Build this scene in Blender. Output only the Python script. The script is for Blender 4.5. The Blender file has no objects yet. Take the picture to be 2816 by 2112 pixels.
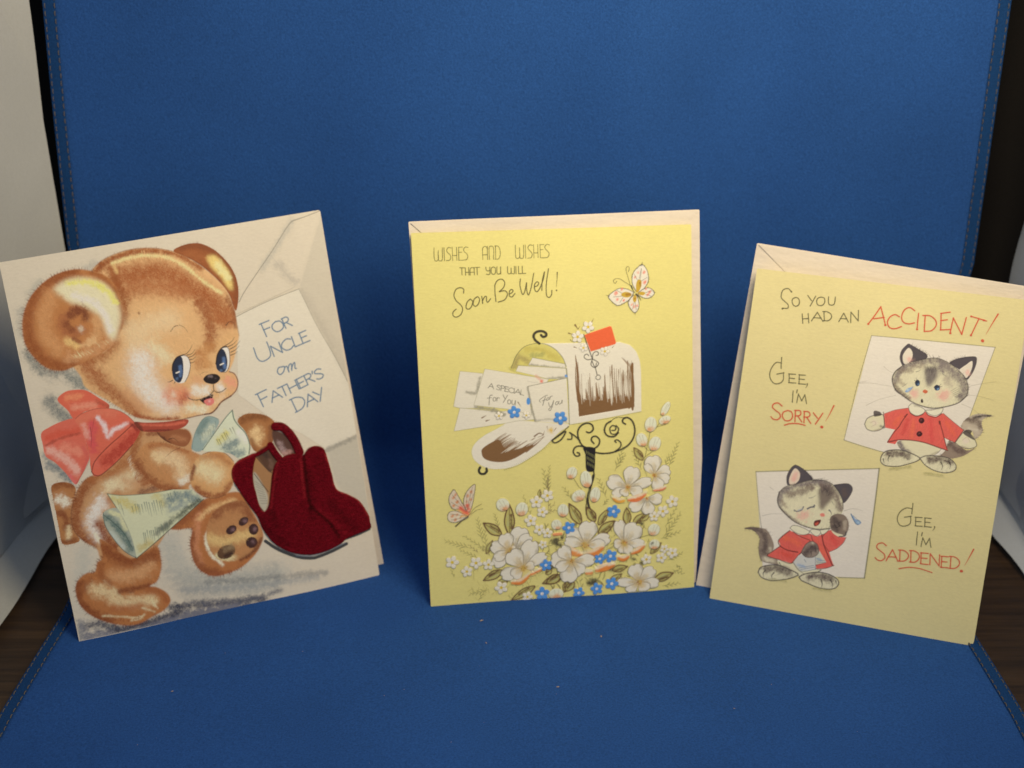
import bpy, bmesh, math
import numpy as np
from mathutils import Matrix, Vector

S = bpy.context.scene
R = math.radians
# ------------------------------------------------------------------ camera, world, lamps, exposure
cam = bpy.data.cameras.new('camera')
cam.sensor_width = 36.0
cam.lens = 45.0
cam.clip_start = 0.01
cam.clip_end = 20.0
cam_o = bpy.data.objects.new('camera', cam)
S.collection.objects.link(cam_o)
cam_o.location = (0.0, 0.0, 0.353)
cam_o.rotation_euler = (R(90 - 27), 0, 0)
cam.dof.use_dof = True
cam.dof.focus_distance = 0.52
cam.dof.aperture_fstop = 9.0
S.camera = cam_o

W = bpy.data.worlds.new('World')
S.world = W
W.use_nodes = True
W.node_tree.nodes['Background'].inputs['Color'].default_value = (0.64, 0.71, 0.82, 1)
W.node_tree.nodes['Background'].inputs['Strength'].default_value = 0.52

def area_lamp(name, loc, target, sx, sy, watts, colour):
    l = bpy.data.lights.new(name, 'AREA')
    l.shape = 'RECTANGLE'; l.size = sx; l.size_y = sy
    l.energy = watts; l.color = colour; l.spread = R(130)
    o = bpy.data.objects.new(name, l)
    S.collection.objects.link(o)
    o.location = loc
    d = Vector(target) - Vector(loc)
    o.rotation_euler = d.to_track_quat('-Z', 'Y').to_euler()
    return o
WARM = (1.0, 0.79, 0.49)
area_lamp('lamp', (0.20, 0.27, 0.48), (0.06, 0.61, 0.28), 0.30, 0.30, 2.02, WARM)

S.view_settings.view_transform = 'Standard'
S.view_settings.look = 'None'
S.view_settings.exposure = 0.0
S.view_settings.gamma = 1.0
S.view_settings.use_curve_mapping = False
S.cycles.use_denoising = True

# ------------------------------------------------------------------ small helpers
def lin(c):
    c = np.array(c, float) / 255
    return np.where(c < .04045, c / 12.92, ((c + .055) / 1.055) ** 2.4)

def nodes_of(name):
    m = bpy.data.materials.new(name); m.use_nodes = True
    nt = m.node_tree
    return m, nt, nt.nodes, nt.links, nt.nodes['Principled BSDF']

def noise(N, L, scale, detail=2.0, rough=.5, vec=None, stretch=None):
    n = N.new('ShaderNodeTexNoise')
    n.inputs['Scale'].default_value = scale
    n.inputs['Detail'].default_value = detail
    n.inputs['Roughness'].default_value = rough
    t = N.new('ShaderNodeTexCoord')
    src = t.outputs['Object']
    if stretch:
        mp = N.new('ShaderNodeMapping'); mp.inputs['Scale'].default_value = stretch
        L.new(src, mp.inputs['Vector']); src = mp.outputs['Vector']
    L.new(src, n.inputs['Vector'])
    return n.outputs['Fac']

def vary(N, L, fac, lo, hi):
    r = N.new('ShaderNodeMapRange')
    r.inputs['From Min'].default_value = .25; r.inputs['From Max'].default_value = .75
    r.inputs['To Min'].default_value = lo; r.inputs['To Max'].default_value = hi
    L.new(fac, r.inputs['Value'])
    return r.outputs['Result']

def times(N, L, col, f):
    v = N.new('ShaderNodeVectorMath'); v.operation = 'SCALE'
    if isinstance(col, tuple): v.inputs[0].default_value = col[:3]
    else: L.new(col, v.inputs[0])
    L.new(f, v.inputs['Scale'])
    return v.outputs['Vector']

def bump(N, L, B, height, strength, dist):
    b = N.new('ShaderNodeBump')
    b.inputs['Strength'].default_value = strength
    b.inputs['Distance'].default_value = dist
    L.new(height, b.inputs['Height']); L.new(b.outputs['Normal'], B.inputs['Normal'])

def fabric(name, colour, grain=.18, rough=.9, sheen=.0, bmp=.25, blotch=.06, fscale=1500):
    m, nt, N, L, B = nodes_of(name)
    a = vary(N, L, noise(N, L, fscale, 3, .7), 1 - grain, 1 + grain)
    b = vary(N, L, noise(N, L, 18, 2), 1 - blotch, 1 + blotch)
    mu = N.new('ShaderNodeMath'); mu.operation = 'MULTIPLY'; L.new(a, mu.inputs[0]); L.new(b, mu.inputs[1])
    L.new(times(N, L, colour, mu.outputs[0]), B.inputs['Base Color'])
    B.inputs['Roughness'].default_value = rough
    B.inputs['Specular IOR Level'].default_value = .15
    if sheen:
        B.inputs['Sheen Weight'].default_value = sheen
        B.inputs['Sheen Roughness'].default_value = .5
    bump(N, L, B, noise(N, L, fscale * .7, 2, .6), bmp, .0006)
    return m

def paper(name, stock, grain=.05, rough=.55, ink=False, velvet=False, wrinkle=False):
    """card stock; the printed ink is a per-vertex colour with its own coverage"""
    m, nt, N, L, B = nodes_of(name)
    c = tuple(lin(stock))
    f1 = vary(N, L, noise(N, L, 1400, 3, .7, stretch=(.45, 1, 1)), 1 - grain, 1 + grain)
    f2 = vary(N, L, noise(N, L, 22, 5, .65), .955, 1.035)
    mu = N.new('ShaderNodeMath'); mu.operation = 'MULTIPLY'; L.new(f1, mu.inputs[0]); L.new(f2, mu.inputs[1])
    if ink:
        at = N.new('ShaderNodeAttribute'); at.attribute_name = 'ink'
        inv = N.new('ShaderNodeMath'); inv.operation = 'SUBTRACT'; inv.inputs[0].default_value = 1; L.new(at.outputs['Alpha'], inv.inputs[1])
        k = times(N, L, c, inv.outputs[0])
        ad = N.new('ShaderNodeVectorMath'); ad.operation = 'ADD'
        L.new(k, ad.inputs[0]); L.new(at.outputs['Color'], ad.inputs[1])
        col = ad.outputs['Vector']
    else:
        col = c
    L.new(times(N, L, col, mu.outputs[0]), B.inputs['Base Color'])
    B.inputs['Roughness'].default_value = rough
    B.inputs['Specular IOR Level'].default_value = .3
    if velvet:
        B.inputs['Roughness'].default_value = 1.0
        B.inputs['Specular IOR Level'].default_value = .05
        B.inputs['Sheen Weight'].default_value = .22
        B.inputs['Sheen Roughness'].default_value = .35
        B.inputs['Sheen Tint'].default_value = (.8, .12, .1, 1)
        bump(N, L, B, noise(N, L, 1500, 3, .75), 1.0, .0012)
    elif wrinkle:
        bump(N, L, B, noise(N, L, 55, 4, .55, stretch=(.5, 1.4, 1)), .5, .0022)
    else:
        bump(N, L, B, noise(N, L, 900, 2, .6, stretch=(.3, 1, 1)), .22, .0003)
    return m

def link(o, parent=None):
    S.collection.objects.link(o)
    if parent: o.parent = parent
    return o

def mesh_obj(name, verts, faces, mat, parent=None, smooth=False):
    me = bpy.data.meshes.new(name)
    me.from_pydata([tuple(v) for v in verts], [], faces)
    me.materials.append(mat)
    if smooth: me.polygons.foreach_set('use_smooth', [True] * len(me.polygons))
    me.update()
    return link(bpy.data.objects.new(name, me), parent)

def tag(o, label, cat=None, group=None):
    o['label'] = label
    if cat: o['category'] = cat
    if group: o['group'] = group
    return o

def empty(name, mat=None):
    o = bpy.data.objects.new(name, None); o.empty_display_size = .02
    S.collection.objects.link(o)
    if mat is not None: o.matrix_world = mat
    return o

# ------------------------------------------------------------------ the surface and the backdrop
def wood_mat():
    m, nt, N, L, B = nodes_of('dark_wood')
    g = noise(N, L, 60, 4, .65, stretch=(.12, 3.0, 1))
    r = N.new('ShaderNodeValToRGB')
    r.color_ramp.elements[0].position = .3; r.color_ramp.elements[0].color = (.018, .010, .006, 1)
    r.color_ramp.elements[1].position = .72; r.color_ramp.elements[1].color = (.062, .036, .018, 1)
    L.new(g, r.inputs['Fac'])
    f = vary(N, L, noise(N, L, 900, 2, .6, stretch=(.05, 1, 1)), .75, 1.25)
    L.new(times(N, L, r.outputs['Color'], f), B.inputs['Base Color'])
    B.inputs['Roughness'].default_value = .5
    bump(N, L, B, g, .15, .001)
    return m
tb = mesh_obj('table', [(-1, -.6, -.002), (1, -.6, -.002), (1, 1.2, -.002), (-1, 1.2, -.002), (-1, -.6, -.04), (1, -.6, -.04), (1, 1.2, -.04), (-1, 1.2, -.04)],
              [(0, 1, 2, 3), (7, 6, 5, 4), (0, 4, 5, 1), (1, 5, 6, 2), (2, 6, 7, 3), (3, 7, 4, 0)], wood_mat())
tb['kind'] = 'structure'

BLUE = fabric('blue_cloth', (.0195, .082, .305), grain=.30, sheen=.0, bmp=.4, blotch=.07, fscale=1250)
YW, LEANB, RB = .578, R(5), .030      # foot of the hanging part, its backward lean, radius of the sweep
def cloth_point(sarc):
    """profile of the sweep: arc length -> (y, z, normal_y, normal_z)"""
    y0 = -.25
    yb = YW - RB * math.tan((math.pi / 2 - LEANB) / 2)
    L1 = yb - y0
    ang = math.pi / 2 - LEANB
    if sarc < L1: return y0 + sarc, 0.0, 0.0, 1.0
    if sarc < L1 + RB * ang:
        a = (sarc - L1) / RB
        return yb + RB * math.sin(a), RB * (1 - math.cos(a)), -math.sin(a), math.cos(a)
    d = sarc - L1 - RB * ang
    ye, ze = yb + RB * math.sin(ang), RB * (1 - math.cos(ang))
    return ye + d * math.cos(ang), ze + d * math.sin(ang), -math.sin(ang), math.cos(ang)
def cloth_half(y, z, side):
    """half width of the cloth (its hem wanders a little)"""
    k = min(1, max(0, z / .25))
    base = np.interp(y, [.2, .398, .464, .56], [.2085, .206, .2016, .2035])
    if z > .004: base = np.interp(z, [.004, .06, .13, .19, .25], [.2035, .212, .2172, .2158, .2136]) if side < 0 else np.interp(z, [.004, .06, .12, .25], [.2035, .217, .2264, .2270])
    return base
def cloth_offset(x, y, z):
    """soft waves in the hanging cloth and slight puckers on the table"""
    k = min(1, max(0, (z - .01) / .10))
    w = .0075 * math.exp(-((x - .062) / .030) ** 2) - .0065 * math.exp(-((x - .115) / .03) ** 2) + .0022 * math.sin(x * 24 + 1.1 + z * 3) + .0012 * math.sin(x * 61 - z * 9)
    f = .00035 * math.sin(x * 47 + y * 30) * math.sin(y * 41 + 1.3)
    return k * w + (1 - k) * (f + .0004)
arc = np.concatenate([np.linspace(0, .72, 70), np.linspace(.723, .90, 60), np.linspace(.905, 1.35, 60)])
NX = 90
cv, cf = [], []
for i, sa in enumerate(arc):
    y, z, ny, nz = cloth_point(sa)
    for j in range(NX + 1):
        t = j / NX * 2 - 1
        x = t * cloth_half(y, z, t)
        o = cloth_offset(x, y, z)
        cv.append((x, y + ny * o, z + nz * o))
for i in range(len(arc) - 1):
    for j in range(NX):
        a = i * (NX + 1) + j
        cf.append((a, a + 1, a + NX + 2, a + NX + 1))
cloth = mesh_obj('backdrop_cloth', cv, cf, BLUE, smooth=True)
md = cloth.modifiers.new('thickness', 'SOLIDIFY'); md.thickness = .0014; md.offset = -1
tag(cloth, 'royal blue cloth swept from the table up the back behind the cards', 'backdrop')
THREAD = fabric('stitch_thread', (.15, .13, .10), grain=.1, bmp=0)
HEMM = fabric('hem_cloth', (.008, .048, .17), grain=.25, bmp=.4)
def hem_and_stitches(side):
    hv, hf = [], []
    tv, tf = [], []
    ss = np.arange(.45, 1.30, .00175)
    for i, sa in enumerate(ss):
        y, z, ny, nz = cloth_point(sa)
        h = cloth_half(y, z, side)
        for q, (dx, up) in enumerate([(-.0002, .0007), (.0026, .0010), (.0054, .0007)]):
            x = side * (h - dx); o = cloth_offset(x, y, z) + up
            hv.append((x, y + ny * o, z + nz * o))
        if i:
            a = (i - 1) * 3
            for q in (0, 1):
                f = (a + q, a + q + 1, a + q + 4, a + q + 3)
                hf.append(f if side < 0 else f[::-1])
    hem = mesh_obj('hem', hv, hf, HEMM, cloth, True)
    for row in (.0007, .0050):
        tv, tf = [], []
        for i in range(0, len(ss) - 2, 2):
            pts = []
            for kk, sa in enumerate((ss[i], ss[i] + .0010, ss[i] + .0022)):
                y, z, ny, nz = cloth_point(sa)
                h = cloth_half(y, z, side)
                x = side * (h - row - .00008 * math.sin(i * 1.7)); o = cloth_offset(x, y, z) + (.0012 if kk == 1 else .0008)
                pts.append((Vector((x, y + ny * o, z + nz * o)), Vector((0, ny, nz))))
            b0 = len(tv)
            for p, n in pts:
                tv += [tuple(p + Vector((-.00020, 0, 0))), tuple(p + n * .00030), tuple(p + Vector((.00020, 0, 0)))]
            for kk in (0, 1):
                a = b0 + kk * 3
                tf += [(a, a + 1, a + 4, a + 3), (a + 1, a + 2, a + 5, a + 4)]
            tf += [(b0, b0 + 2, b0 + 1), (b0 + 6, b0 + 7, b0 + 8)]
        mesh_obj('stitching', tv, tf, THREAD, hem)
hem_and_stitches(-1); hem_and_stitches(1)

# light tent: black back, white fabric sides with a loose flap along the table
tent = empty('light_tent', Matrix.Translation((0, .55, 0)))
tag(tent, 'small tabletop light tent with white fabric sides and a black back edge', 'light tent')
BLACK = fabric('black_felt', (.0035, .003, .003), grain=.35, bmp=.3)
WHITE = fabric('white_tent_fabric', (.50, .52, .51), grain=.05, bmp=.12, blotch=.05, fscale=900)
PALE = fabric('white_tent_fabric_daylit', (.52, .58, .66), grain=.05, bmp=.12, blotch=.05, fscale=900)  # right side, also white fabric; bluish daylight is put into its colour
def world_child(name, v, f, mat, smooth=True):
    return mesh_obj(name, [(x, y - .55, z) for x, y, z in v], f, mat, tent, smooth)
bw = []
for z in np.linspace(-.0015, .6, 10):
    for x in np.linspace(-.30, .30, 13): bw.append((x, .606 + z * .12 + .001 * math.sin(x * 30), z))
world_child('back_wall', bw, [(i * 13 + j, i * 13 + j + 1, i * 13 + j + 14, i * 13 + j + 13) for i in range(9) for j in range(12)], BLACK)
def side_wall(plan, mat, flapw, seed):
    plan = np.array(plan, float)
    t = np.concatenate([[0], np.cumsum(np.hypot(*np.diff(plan, axis=0).T))])
    ts = np.linspace(0, t[-1], 70)
    px, py = np.interp(ts, t, plan[:, 0]), np.interp(ts, t, plan[:, 1])
    sg = math.copysign(1, plan[0, 0])
    zs = np.concatenate([np.linspace(.004, .12, 24), np.linspace(.13, .6, 40)])
    v = []
    for z in zs:
        for x, y in zip(px, py):
            w = .0028 * math.sin(y * 60 + z * 14 + seed) + .0020 * math.sin(z * 52 + y * 33 + seed) + .0012 * math.sin((y + z * .5) * 120 + seed * 2)
            v.append((x - sg * w * min(1, z / .03), y, z))
    n = len(px)
    f = [(i * n + j, i * n + j + 1, (i + 1) * n + j + 1, (i + 1) * n + j) for i in range(len(zs) - 1) for j in range(n - 1)]
    w = world_child('side_wall', v, f, mat)
    # flap lying on the table inside the wall
    v = []
    for k in range(7):
        q = k / 6
        for j, (x, y) in enumerate(zip(px, py)):
            wob = .0018 * math.sin(y * 70 + seed) * q
            v.append((x - sg * (flapw * q * min(1, max(0.2, (.60 - y) / .05)) + wob), y, .004 * (1 - q) ** 2 + .0006 + .0012 * q * (1 + math.sin(y * 85 + seed))))
    f = [(i * n + j, i * n + j + 1, (i + 1) * n + j + 1, (i + 1) * n + j) for i in range(6) for j in range(n - 1)]
    fl = mesh_obj('base_flap', [(x, y - .55, z) for x, y, z in v], f, mat, w, True)
    # sewn band up the rear edge
    v = []
    for z in np.linspace(.01, .6, 40):
        for k, d in enumerate((1, 5, 9)):
            x, y = px[-d], py[-d]
            v.append((x - sg * (.0012 if k != 1 else .0022), y - .001, z))
    mesh_obj('seam_band', [(x, y - .55, z) for x, y, z in v], [(i * 3 + j, i * 3 + j + 1, i * 3 + j + 4, i * 3 + j + 3) for i in range(39) for j in range(2)], mat, w, True)
    return w
side_wall([(-.256, .05), (-.2445, .48), (-.2385, .54), (-.2275, .572), (-.2195, .588)], WHITE, .0190, .4)
side_wall([(.266, .05), (.2525, .45), (.2495, .52), (.2505, .56), (.2525, .592)], PALE, .0125, 2.1)
# ------------------------------------------------------------------ printing: brush work laid down in card millimetres
RES = .2
def spl(p, closed=False, n=6):
    p = np.asarray(p, float)
    if len(p) < 3: return p
    if closed: q = np.vstack([p[-1], p, p[0], p[1]])
    else: q = np.vstack([2 * p[0] - p[1], p, 2 * p[-1] - p[-2]])
    t = np.linspace(0, 1, n, endpoint=False)[:, None]
    out = []
    for i in range(1, len(q) - 2):
        a, b, c, d = q[i - 1], q[i], q[i + 1], q[i + 2]
        out.append(.5 * (2 * b + (c - a) * t + (2 * a - 5 * b + 4 * c - d) * t ** 2 + (3 * b - a - 3 * c + d) * t ** 3))
    if not closed: out.append(p[-1:])
    return np.vstack(out)

def blur(a, r):
    r = int(max(1, round(r)))
    for _ in range(2):
        for ax in (0, 1):
            pad = [(0, 0), (0, 0)]; pad[ax] = (r + 1, r)
            c = np.cumsum(np.pad(a, pad, mode='edge'), axis=ax)
            n = a.shape[ax]
            hi = np.take(c, np.arange(2 * r + 1, 2 * r + 1 + n), axis=ax); lo = np.take(c, np.arange(0, n), axis=ax)
            a = (hi - lo) / (2 * r + 1)
    return a

class Print:
    def __init__(s, x0, y0, x1, y1, seed):
        s.x0, s.y0 = x0, y0
        s.w, s.h = int((x1 - x0) / RES) + 2, int((y1 - y0) / RES) + 2
        s.c = np.zeros((s.h, s.w, 3)); s.a = np.zeros((s.h, s.w))
        s.own = np.zeros((s.h, s.w), np.int16)
        s.m = {}
        r = np.random.default_rng(seed)
        g = r.random((s.h, s.w)); g = (g + np.roll(g, 1, 0) + np.roll(g, 1, 1)) / 3
        g2 = blur(r.random((s.h, s.w)), 2)
        s.g = np.clip(1 + (g - .5) * .75 + (g2 - .5) * 1.6, .4, 1.5)
        n1 = blur(r.standard_normal((s.h, s.w)), 1); n2 = blur(r.standard_normal((s.h, s.w)), 3)
        s.n = n1 / n1.std() * .6 + n2 / n2.std() * .7
        s.rng = r; s.id = 0
    def box(s, p, pad):
        lo = np.floor((p.min(0) - pad - (s.x0, s.y0)) / RES).astype(int); hi = np.ceil((p.max(0) + pad - (s.x0, s.y0)) / RES).astype(int) + 1
        return max(0, lo[0]), max(0, lo[1]), min(s.w, hi[0]), min(s.h, hi[1])
    def put(s, bx, al, col, own=True, clip=None):
        i0, j0, i1, j1 = bx
        sl = (slice(j0, j1), slice(i0, i1))
        if clip is not None: al = al * s.m[clip][sl]
        s.c[sl] = s.c[sl] * (1 - al[..., None]) + col * al[..., None]
        s.a[sl] = s.a[sl] * (1 - al) + al
        o = s.own[sl]
        k = (al > .4) | ((o == 0) & (al > .025)) if own else ((o == 0) & (al > .025))
        o[k] = s.id
    def fill(s, p, col, soft=0, a=1, sm=1, clip=None, name=None):
        p = spl(p, True) if sm else np.asarray(p, float)
        bx = s.box(p, soft * 2 + .6); i0, j0, i1, j1 = bx
        if i1 <= i0 or j1 <= j0: return
        K = 3; w, h = (i1 - i0) * K, (j1 - j0) * K
        q = (p - (s.x0, s.y0)) / RES; q = (q - (i0, j0)) * K + K / 2 - .5
        acc = np.zeros((h, w + 1), np.int32)
        e = np.roll(q, -1, 0)
        for (xa, ya), (xb, yb) in zip(q, e):
            if ya == yb: continue
            d = 1
            if ya > yb: xa, ya, xb, yb, d = xb, yb, xa, ya, -1
            r0, r1 = max(0, math.ceil(ya)), min(h, math.ceil(yb))
            if r1 <= r0: continue
            rr = np.arange(r0, r1)
            xx = np.clip(np.ceil(xa + (rr - ya) * (xb - xa) / (yb - ya)).astype(int), 0, w)
            np.add.at(acc, (rr, xx), d)
        m = (np.cumsum(acc, 1)[:, :w] != 0).astype(float).reshape(j1 - j0, K, i1 - i0, K).mean((1, 3))
        if soft > RES: m = blur(m, soft / RES * .7)
        if name:
            full = np.zeros((s.h, s.w)); full[j0:j1, i0:i1] = m; s.m[name] = full
        s.put(bx, m * a, col, True, clip)
    def dist(s, p, pad, widths=None):
        bx = s.box(p, pad); i0, j0, i1, j1 = bx
        if i1 <= i0 or j1 <= j0: return bx, None
        D = np.full((j1 - j0, i1 - i0), 1e3)
        if len(p) == 1: p = np.vstack([p, p + .01]);
        if widths is None: widths = np.zeros(len(p))
        for k in range(len(p) - 1):
            a, b = p[k], p[k + 1]
            l0 = s.box(np.array([a, b]), pad)
            c0, r0, c1, r1 = max(l0[0], i0), max(l0[1], j0), min(l0[2], i1), min(l0[3], j1)
            if c1 <= c0 or r1 <= r0: continue
            X = s.x0 + np.arange(c0, c1)[None, :] * RES; Y = s.y0 + np.arange(r0, r1)[:, None] * RES
            d = b - a; L2 = max(1e-9, d @ d)
            t = np.clip(((X - a[0]) * d[0] + (Y - a[1]) * d[1]) / L2, 0, 1)
            q = np.hypot(X - a[0] - t * d[0], Y - a[1] - t * d[1]) - (widths[k] * (1 - t) + widths[k + 1] * t)
            v = D[r0 - j0:r1 - j0, c0 - i0:c1 - i0]; np.minimum(v, q, out=v)
        return bx, D
    def stroke(s, p, w, col, a=1, taper=0, sm=1, clip=None, g=0):
        p = np.asarray(p, float)
        if sm and len(p) > 2: p = spl(p)
        t = np.linspace(0, 1, len(p))
        k = np.ones(len(p)) if not taper else (1 - .8 * t if taper == 1 else .2 + .8 * np.sin(np.pi * np.clip(t * .92 + .04, 0, 1)))
        bx, D = s.dist(p, w / 2 + .5, np.maximum(k * w / 2, .04))
        if D is None: return
        al = np.clip(.5 - D / (RES * 1.25), 0, 1)
        s.put(bx, al * a, col, True, clip)
    def brush(s, p, r, col, a=.8, clip=None):
        p = np.asarray(p, float); p = spl(p) if len(p) > 2 else p
        bx, D = s.dist(p, r * 2.1)
        if D is None: return
        i0, j0, i1, j1 = bx
        D = np.maximum(0, D + s.n[j0:j1, i0:i1] * min(r * .22, .55))
        al = a * np.exp(-(D / (r * .98)) ** 2.5) * s.g[j0:j1, i0:i1]
        s.put(bx, np.clip(al, 0, 1), col, False, clip)
    def fur(s, p, ln, col, n, ang=0, w=.2, a=.7, clip=None, closed=0):
        p = spl(p, bool(closed)); d = np.gradient(p, axis=0)
        for _ in range(int(n)):
            i = s.rng.integers(0, len(p)); t = d[i] / (np.hypot(*d[i]) + 1e-9)
            th = R(ang + s.rng.uniform(-35, 35)); nx, ny = -t[1], t[0]
            u = np.array([nx * math.cos(th) - ny * math.sin(th), nx * math.sin(th) + ny * math.cos(th)])
            o = p[i] + u * s.rng.uniform(-.6, .1) * ln + s.rng.uniform(-.3, .3, 2)
            s.stroke([o, o + u * ln * s.rng.uniform(.5, 1.2)], w * s.rng.uniform(.7, 1.3), col, a * s.rng.uniform(.5, 1), 1, 0, clip)
    def hatch(s, p, clip, n, ln, w, amt):
        d = (p[1] - p[0]) / np.hypot(*(p[1] - p[0]))
        jj, ii = np.nonzero(s.m[clip] * (s.own == s.id) > .5)
        if not len(jj): return
        for k in s.rng.integers(0, len(jj), int(n)):
            o = np.array([s.x0 + ii[k] * RES, s.y0 + jj[k] * RES]); th = s.rng.uniform(-.7, .7)
            u = np.array([d[0] * math.cos(th) - d[1] * math.sin(th), d[0] * math.sin(th) + d[1] * math.cos(th)]) * ln * s.rng.uniform(.5, 1.2)
            c = s.c[jj[k], ii[k]] / max(.05, s.a[jj[k], ii[k]])
            s.stroke([o - u / 2, o + u / 2], w, np.clip(c * (1 + s.rng.uniform(-1, 1) * amt), 0, .95), .8, 3, 0, clip)
    # ---- repeated botanical motifs
    def frond(s, p, n, ln, col, a, w):
        p0, p1 = p; d = p1 - p0; L = np.hypot(*d); u = d / L; nn = np.array([-u[1], u[0]])
        s.stroke([p0, p1], w * .6, col, a, 1)
        for i in range(int(n)):
            t = .12 + .86 * i / (n - 1); q = p0 + d * t; sg = 1 if i % 2 else -1; l = ln * (1.15 - .6 * t)
            e = q + u * l * .8 + nn * sg * l * .55
            s.stroke([q, (q + e) / 2 + u * l * .08, e], w * (1.5 - .6 * t), col, a, 2)
    def petal(s, p, w, col, sh):
        c0, t0 = p; d = t0 - c0; n = np.array([-d[1], d[0]]) / np.hypot(*d) * w * .58
        q = [c0, c0 + d * .3 + n * .5, c0 + d * .65 + n * .95, c0 + d * .92 + n * .7, t0 + d * .02 + n * .3, t0 - d * .03, t0 + d * .02 - n * .3, c0 + d * .92 - n * .7, c0 + d * .65 - n * .95, c0 + d * .3 - n * .5]
        s.fill(q, col, .2, 1, 1, None, 'petal')
        s.brush([c0 + d * .1, c0 + d * .4], w * .2, sh, .75, 'petal'); s.brush([c0 + d * .5 - n * .9, c0 + d * .85 - n * .75], w * .1, sh, .6, 'petal')
        ol = lin((95, 90, 80))
        s.stroke(q + [c0], w * .03 + .17, ol, .68)
        for k in (-.25, 0, .3): s.stroke([c0 + d * .15 + n * k * .4, c0 + d * .5 + n * k], w * .03 + .1, lin((138, 131, 111)), .5, 1)
    def five(s, p, r, pet, cen, out, rot, pr):
        x, y = p[0]
        for k in range(5):
            a = rot + k * 1.2566; t = np.arange(8) * math.pi / 4
            ex, ey = r * pr * np.cos(t), r * pr * .82 * np.sin(t)
            e = np.stack([x + r * .58 * math.cos(a) + ex * math.cos(a) - ey * math.sin(a), y + r * .58 * math.sin(a) + ex * math.sin(a) + ey * math.cos(a)], 1)
            s.fill(e, pet, .2); s.stroke(np.vstack([e, e[:2]]), max(.16, r * .05), out, .6)
        t = np.arange(8) * math.pi / 4
        s.fill(np.stack([x + r * .22 * np.cos(t), y + r * .22 * np.sin(t)], 1), cen, .2)
        s.brush([(x + r * .06, y - r * .06)], r * .1, cen * .45, .6)
    def leaf(s, p, w):
        p0, p1 = p; d = p1 - p0; n = np.array([-d[1], d[0]]) / np.hypot(*d) * w / 2; br = lin((98, 66, 54))
        q = [p0, p0 + d * .3 + n * .75, p0 + d * .65 + n, p1, p0 + d * .65 - n, p0 + d * .3 - n * .75]
        s.fill(q, lin((190, 186, 112)), .25, .8); s.stroke(q + [p0], w * .15, br, .92); s.stroke([p0, p0 + d * .5, p1], w * .07, br, .8)
        s.brush([p0 + d * .35 + n * .35, p0 + d * .8 + n * .45], w * .14, br, .85); s.brush([p0 + d * .4 - n * .3, p0 + d * .7 - n * .3], w * .1, lin((192, 198, 140)), .8)
    def bud(s, p, rx, ry, rot):
        t = np.arange(10) * math.pi / 5; a = -R(rot); c, z = math.cos(a), math.sin(a)
        ex, ey = rx * np.cos(t), ry * np.sin(t)
        e = p[0] + np.stack([ex * c - ey * z, ex * z + ey * c], 1)
        d = np.array([z, -c]) * ry; x = p[0]; ol = lin((125, 112, 88))
        s.fill(e, lin((234, 242, 224)), .2, 1, 1, None, 'bud')
        s.brush([x + d * .75 + (-rx * .2, 0), x + d * .75 + (rx * .2, 0)], rx * .5, lin((228, 168, 120)), .9, 'bud')
        s.brush([x + d * .3 + (-rx * .6, 0)], rx * .22, lin((210, 198, 176)), .6, 'bud')
        for k in (-.2, .4): s.stroke([x - d * .7 + (rx * k, 0), x + d * .45 + (rx * k * .6, 0)], .22, ol, .55, 1)
        s.stroke(np.vstack([e, e[:2]]), .22, ol, .55); s.stroke([x + d * .85 + (-rx * .5, 0), x + d, x + d * .88 + (rx * .5, 0)], .4, lin((106, 100, 80)), .75, 1)
    def run(s, op):
        k = op[0]; p = np.cumsum(np.array(op[1], float).reshape(-1, 2), 0) / 10
        A = [lin(v) if isinstance(v, tuple) else v for v in op[2:]]
        if k == 'F': s.fill(p, *A)
        elif k == 'S': s.stroke(p, *A)
        elif k == 'B': s.brush(p, *A)
        elif k == 'U': s.fur(p, *A)
        elif k == 'R': s.frond(p, *A)
        elif k == 'T': s.petal(p, *A)
        elif k == 'V': s.five(p, *A)
        elif k == 'Y': s.leaf(p, *A)
        elif k == 'Q': s.bud(p, *A)
        elif k == 'N': s.hatch(p, *A)

def bow_of(card):
    w, h, a, b, c = card['w'], card['h'], *card['bow']
    def f(u, v): return (a * np.sin(np.pi * np.clip(u / w, 0, 1)) + b * np.sin(np.pi * np.clip(v / h, 0, 1)) + c * np.sin(np.pi * np.clip(u / w, 0, 1)) * np.sin(np.pi * np.clip(v / h, 0, 1))) 
    return f

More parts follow.
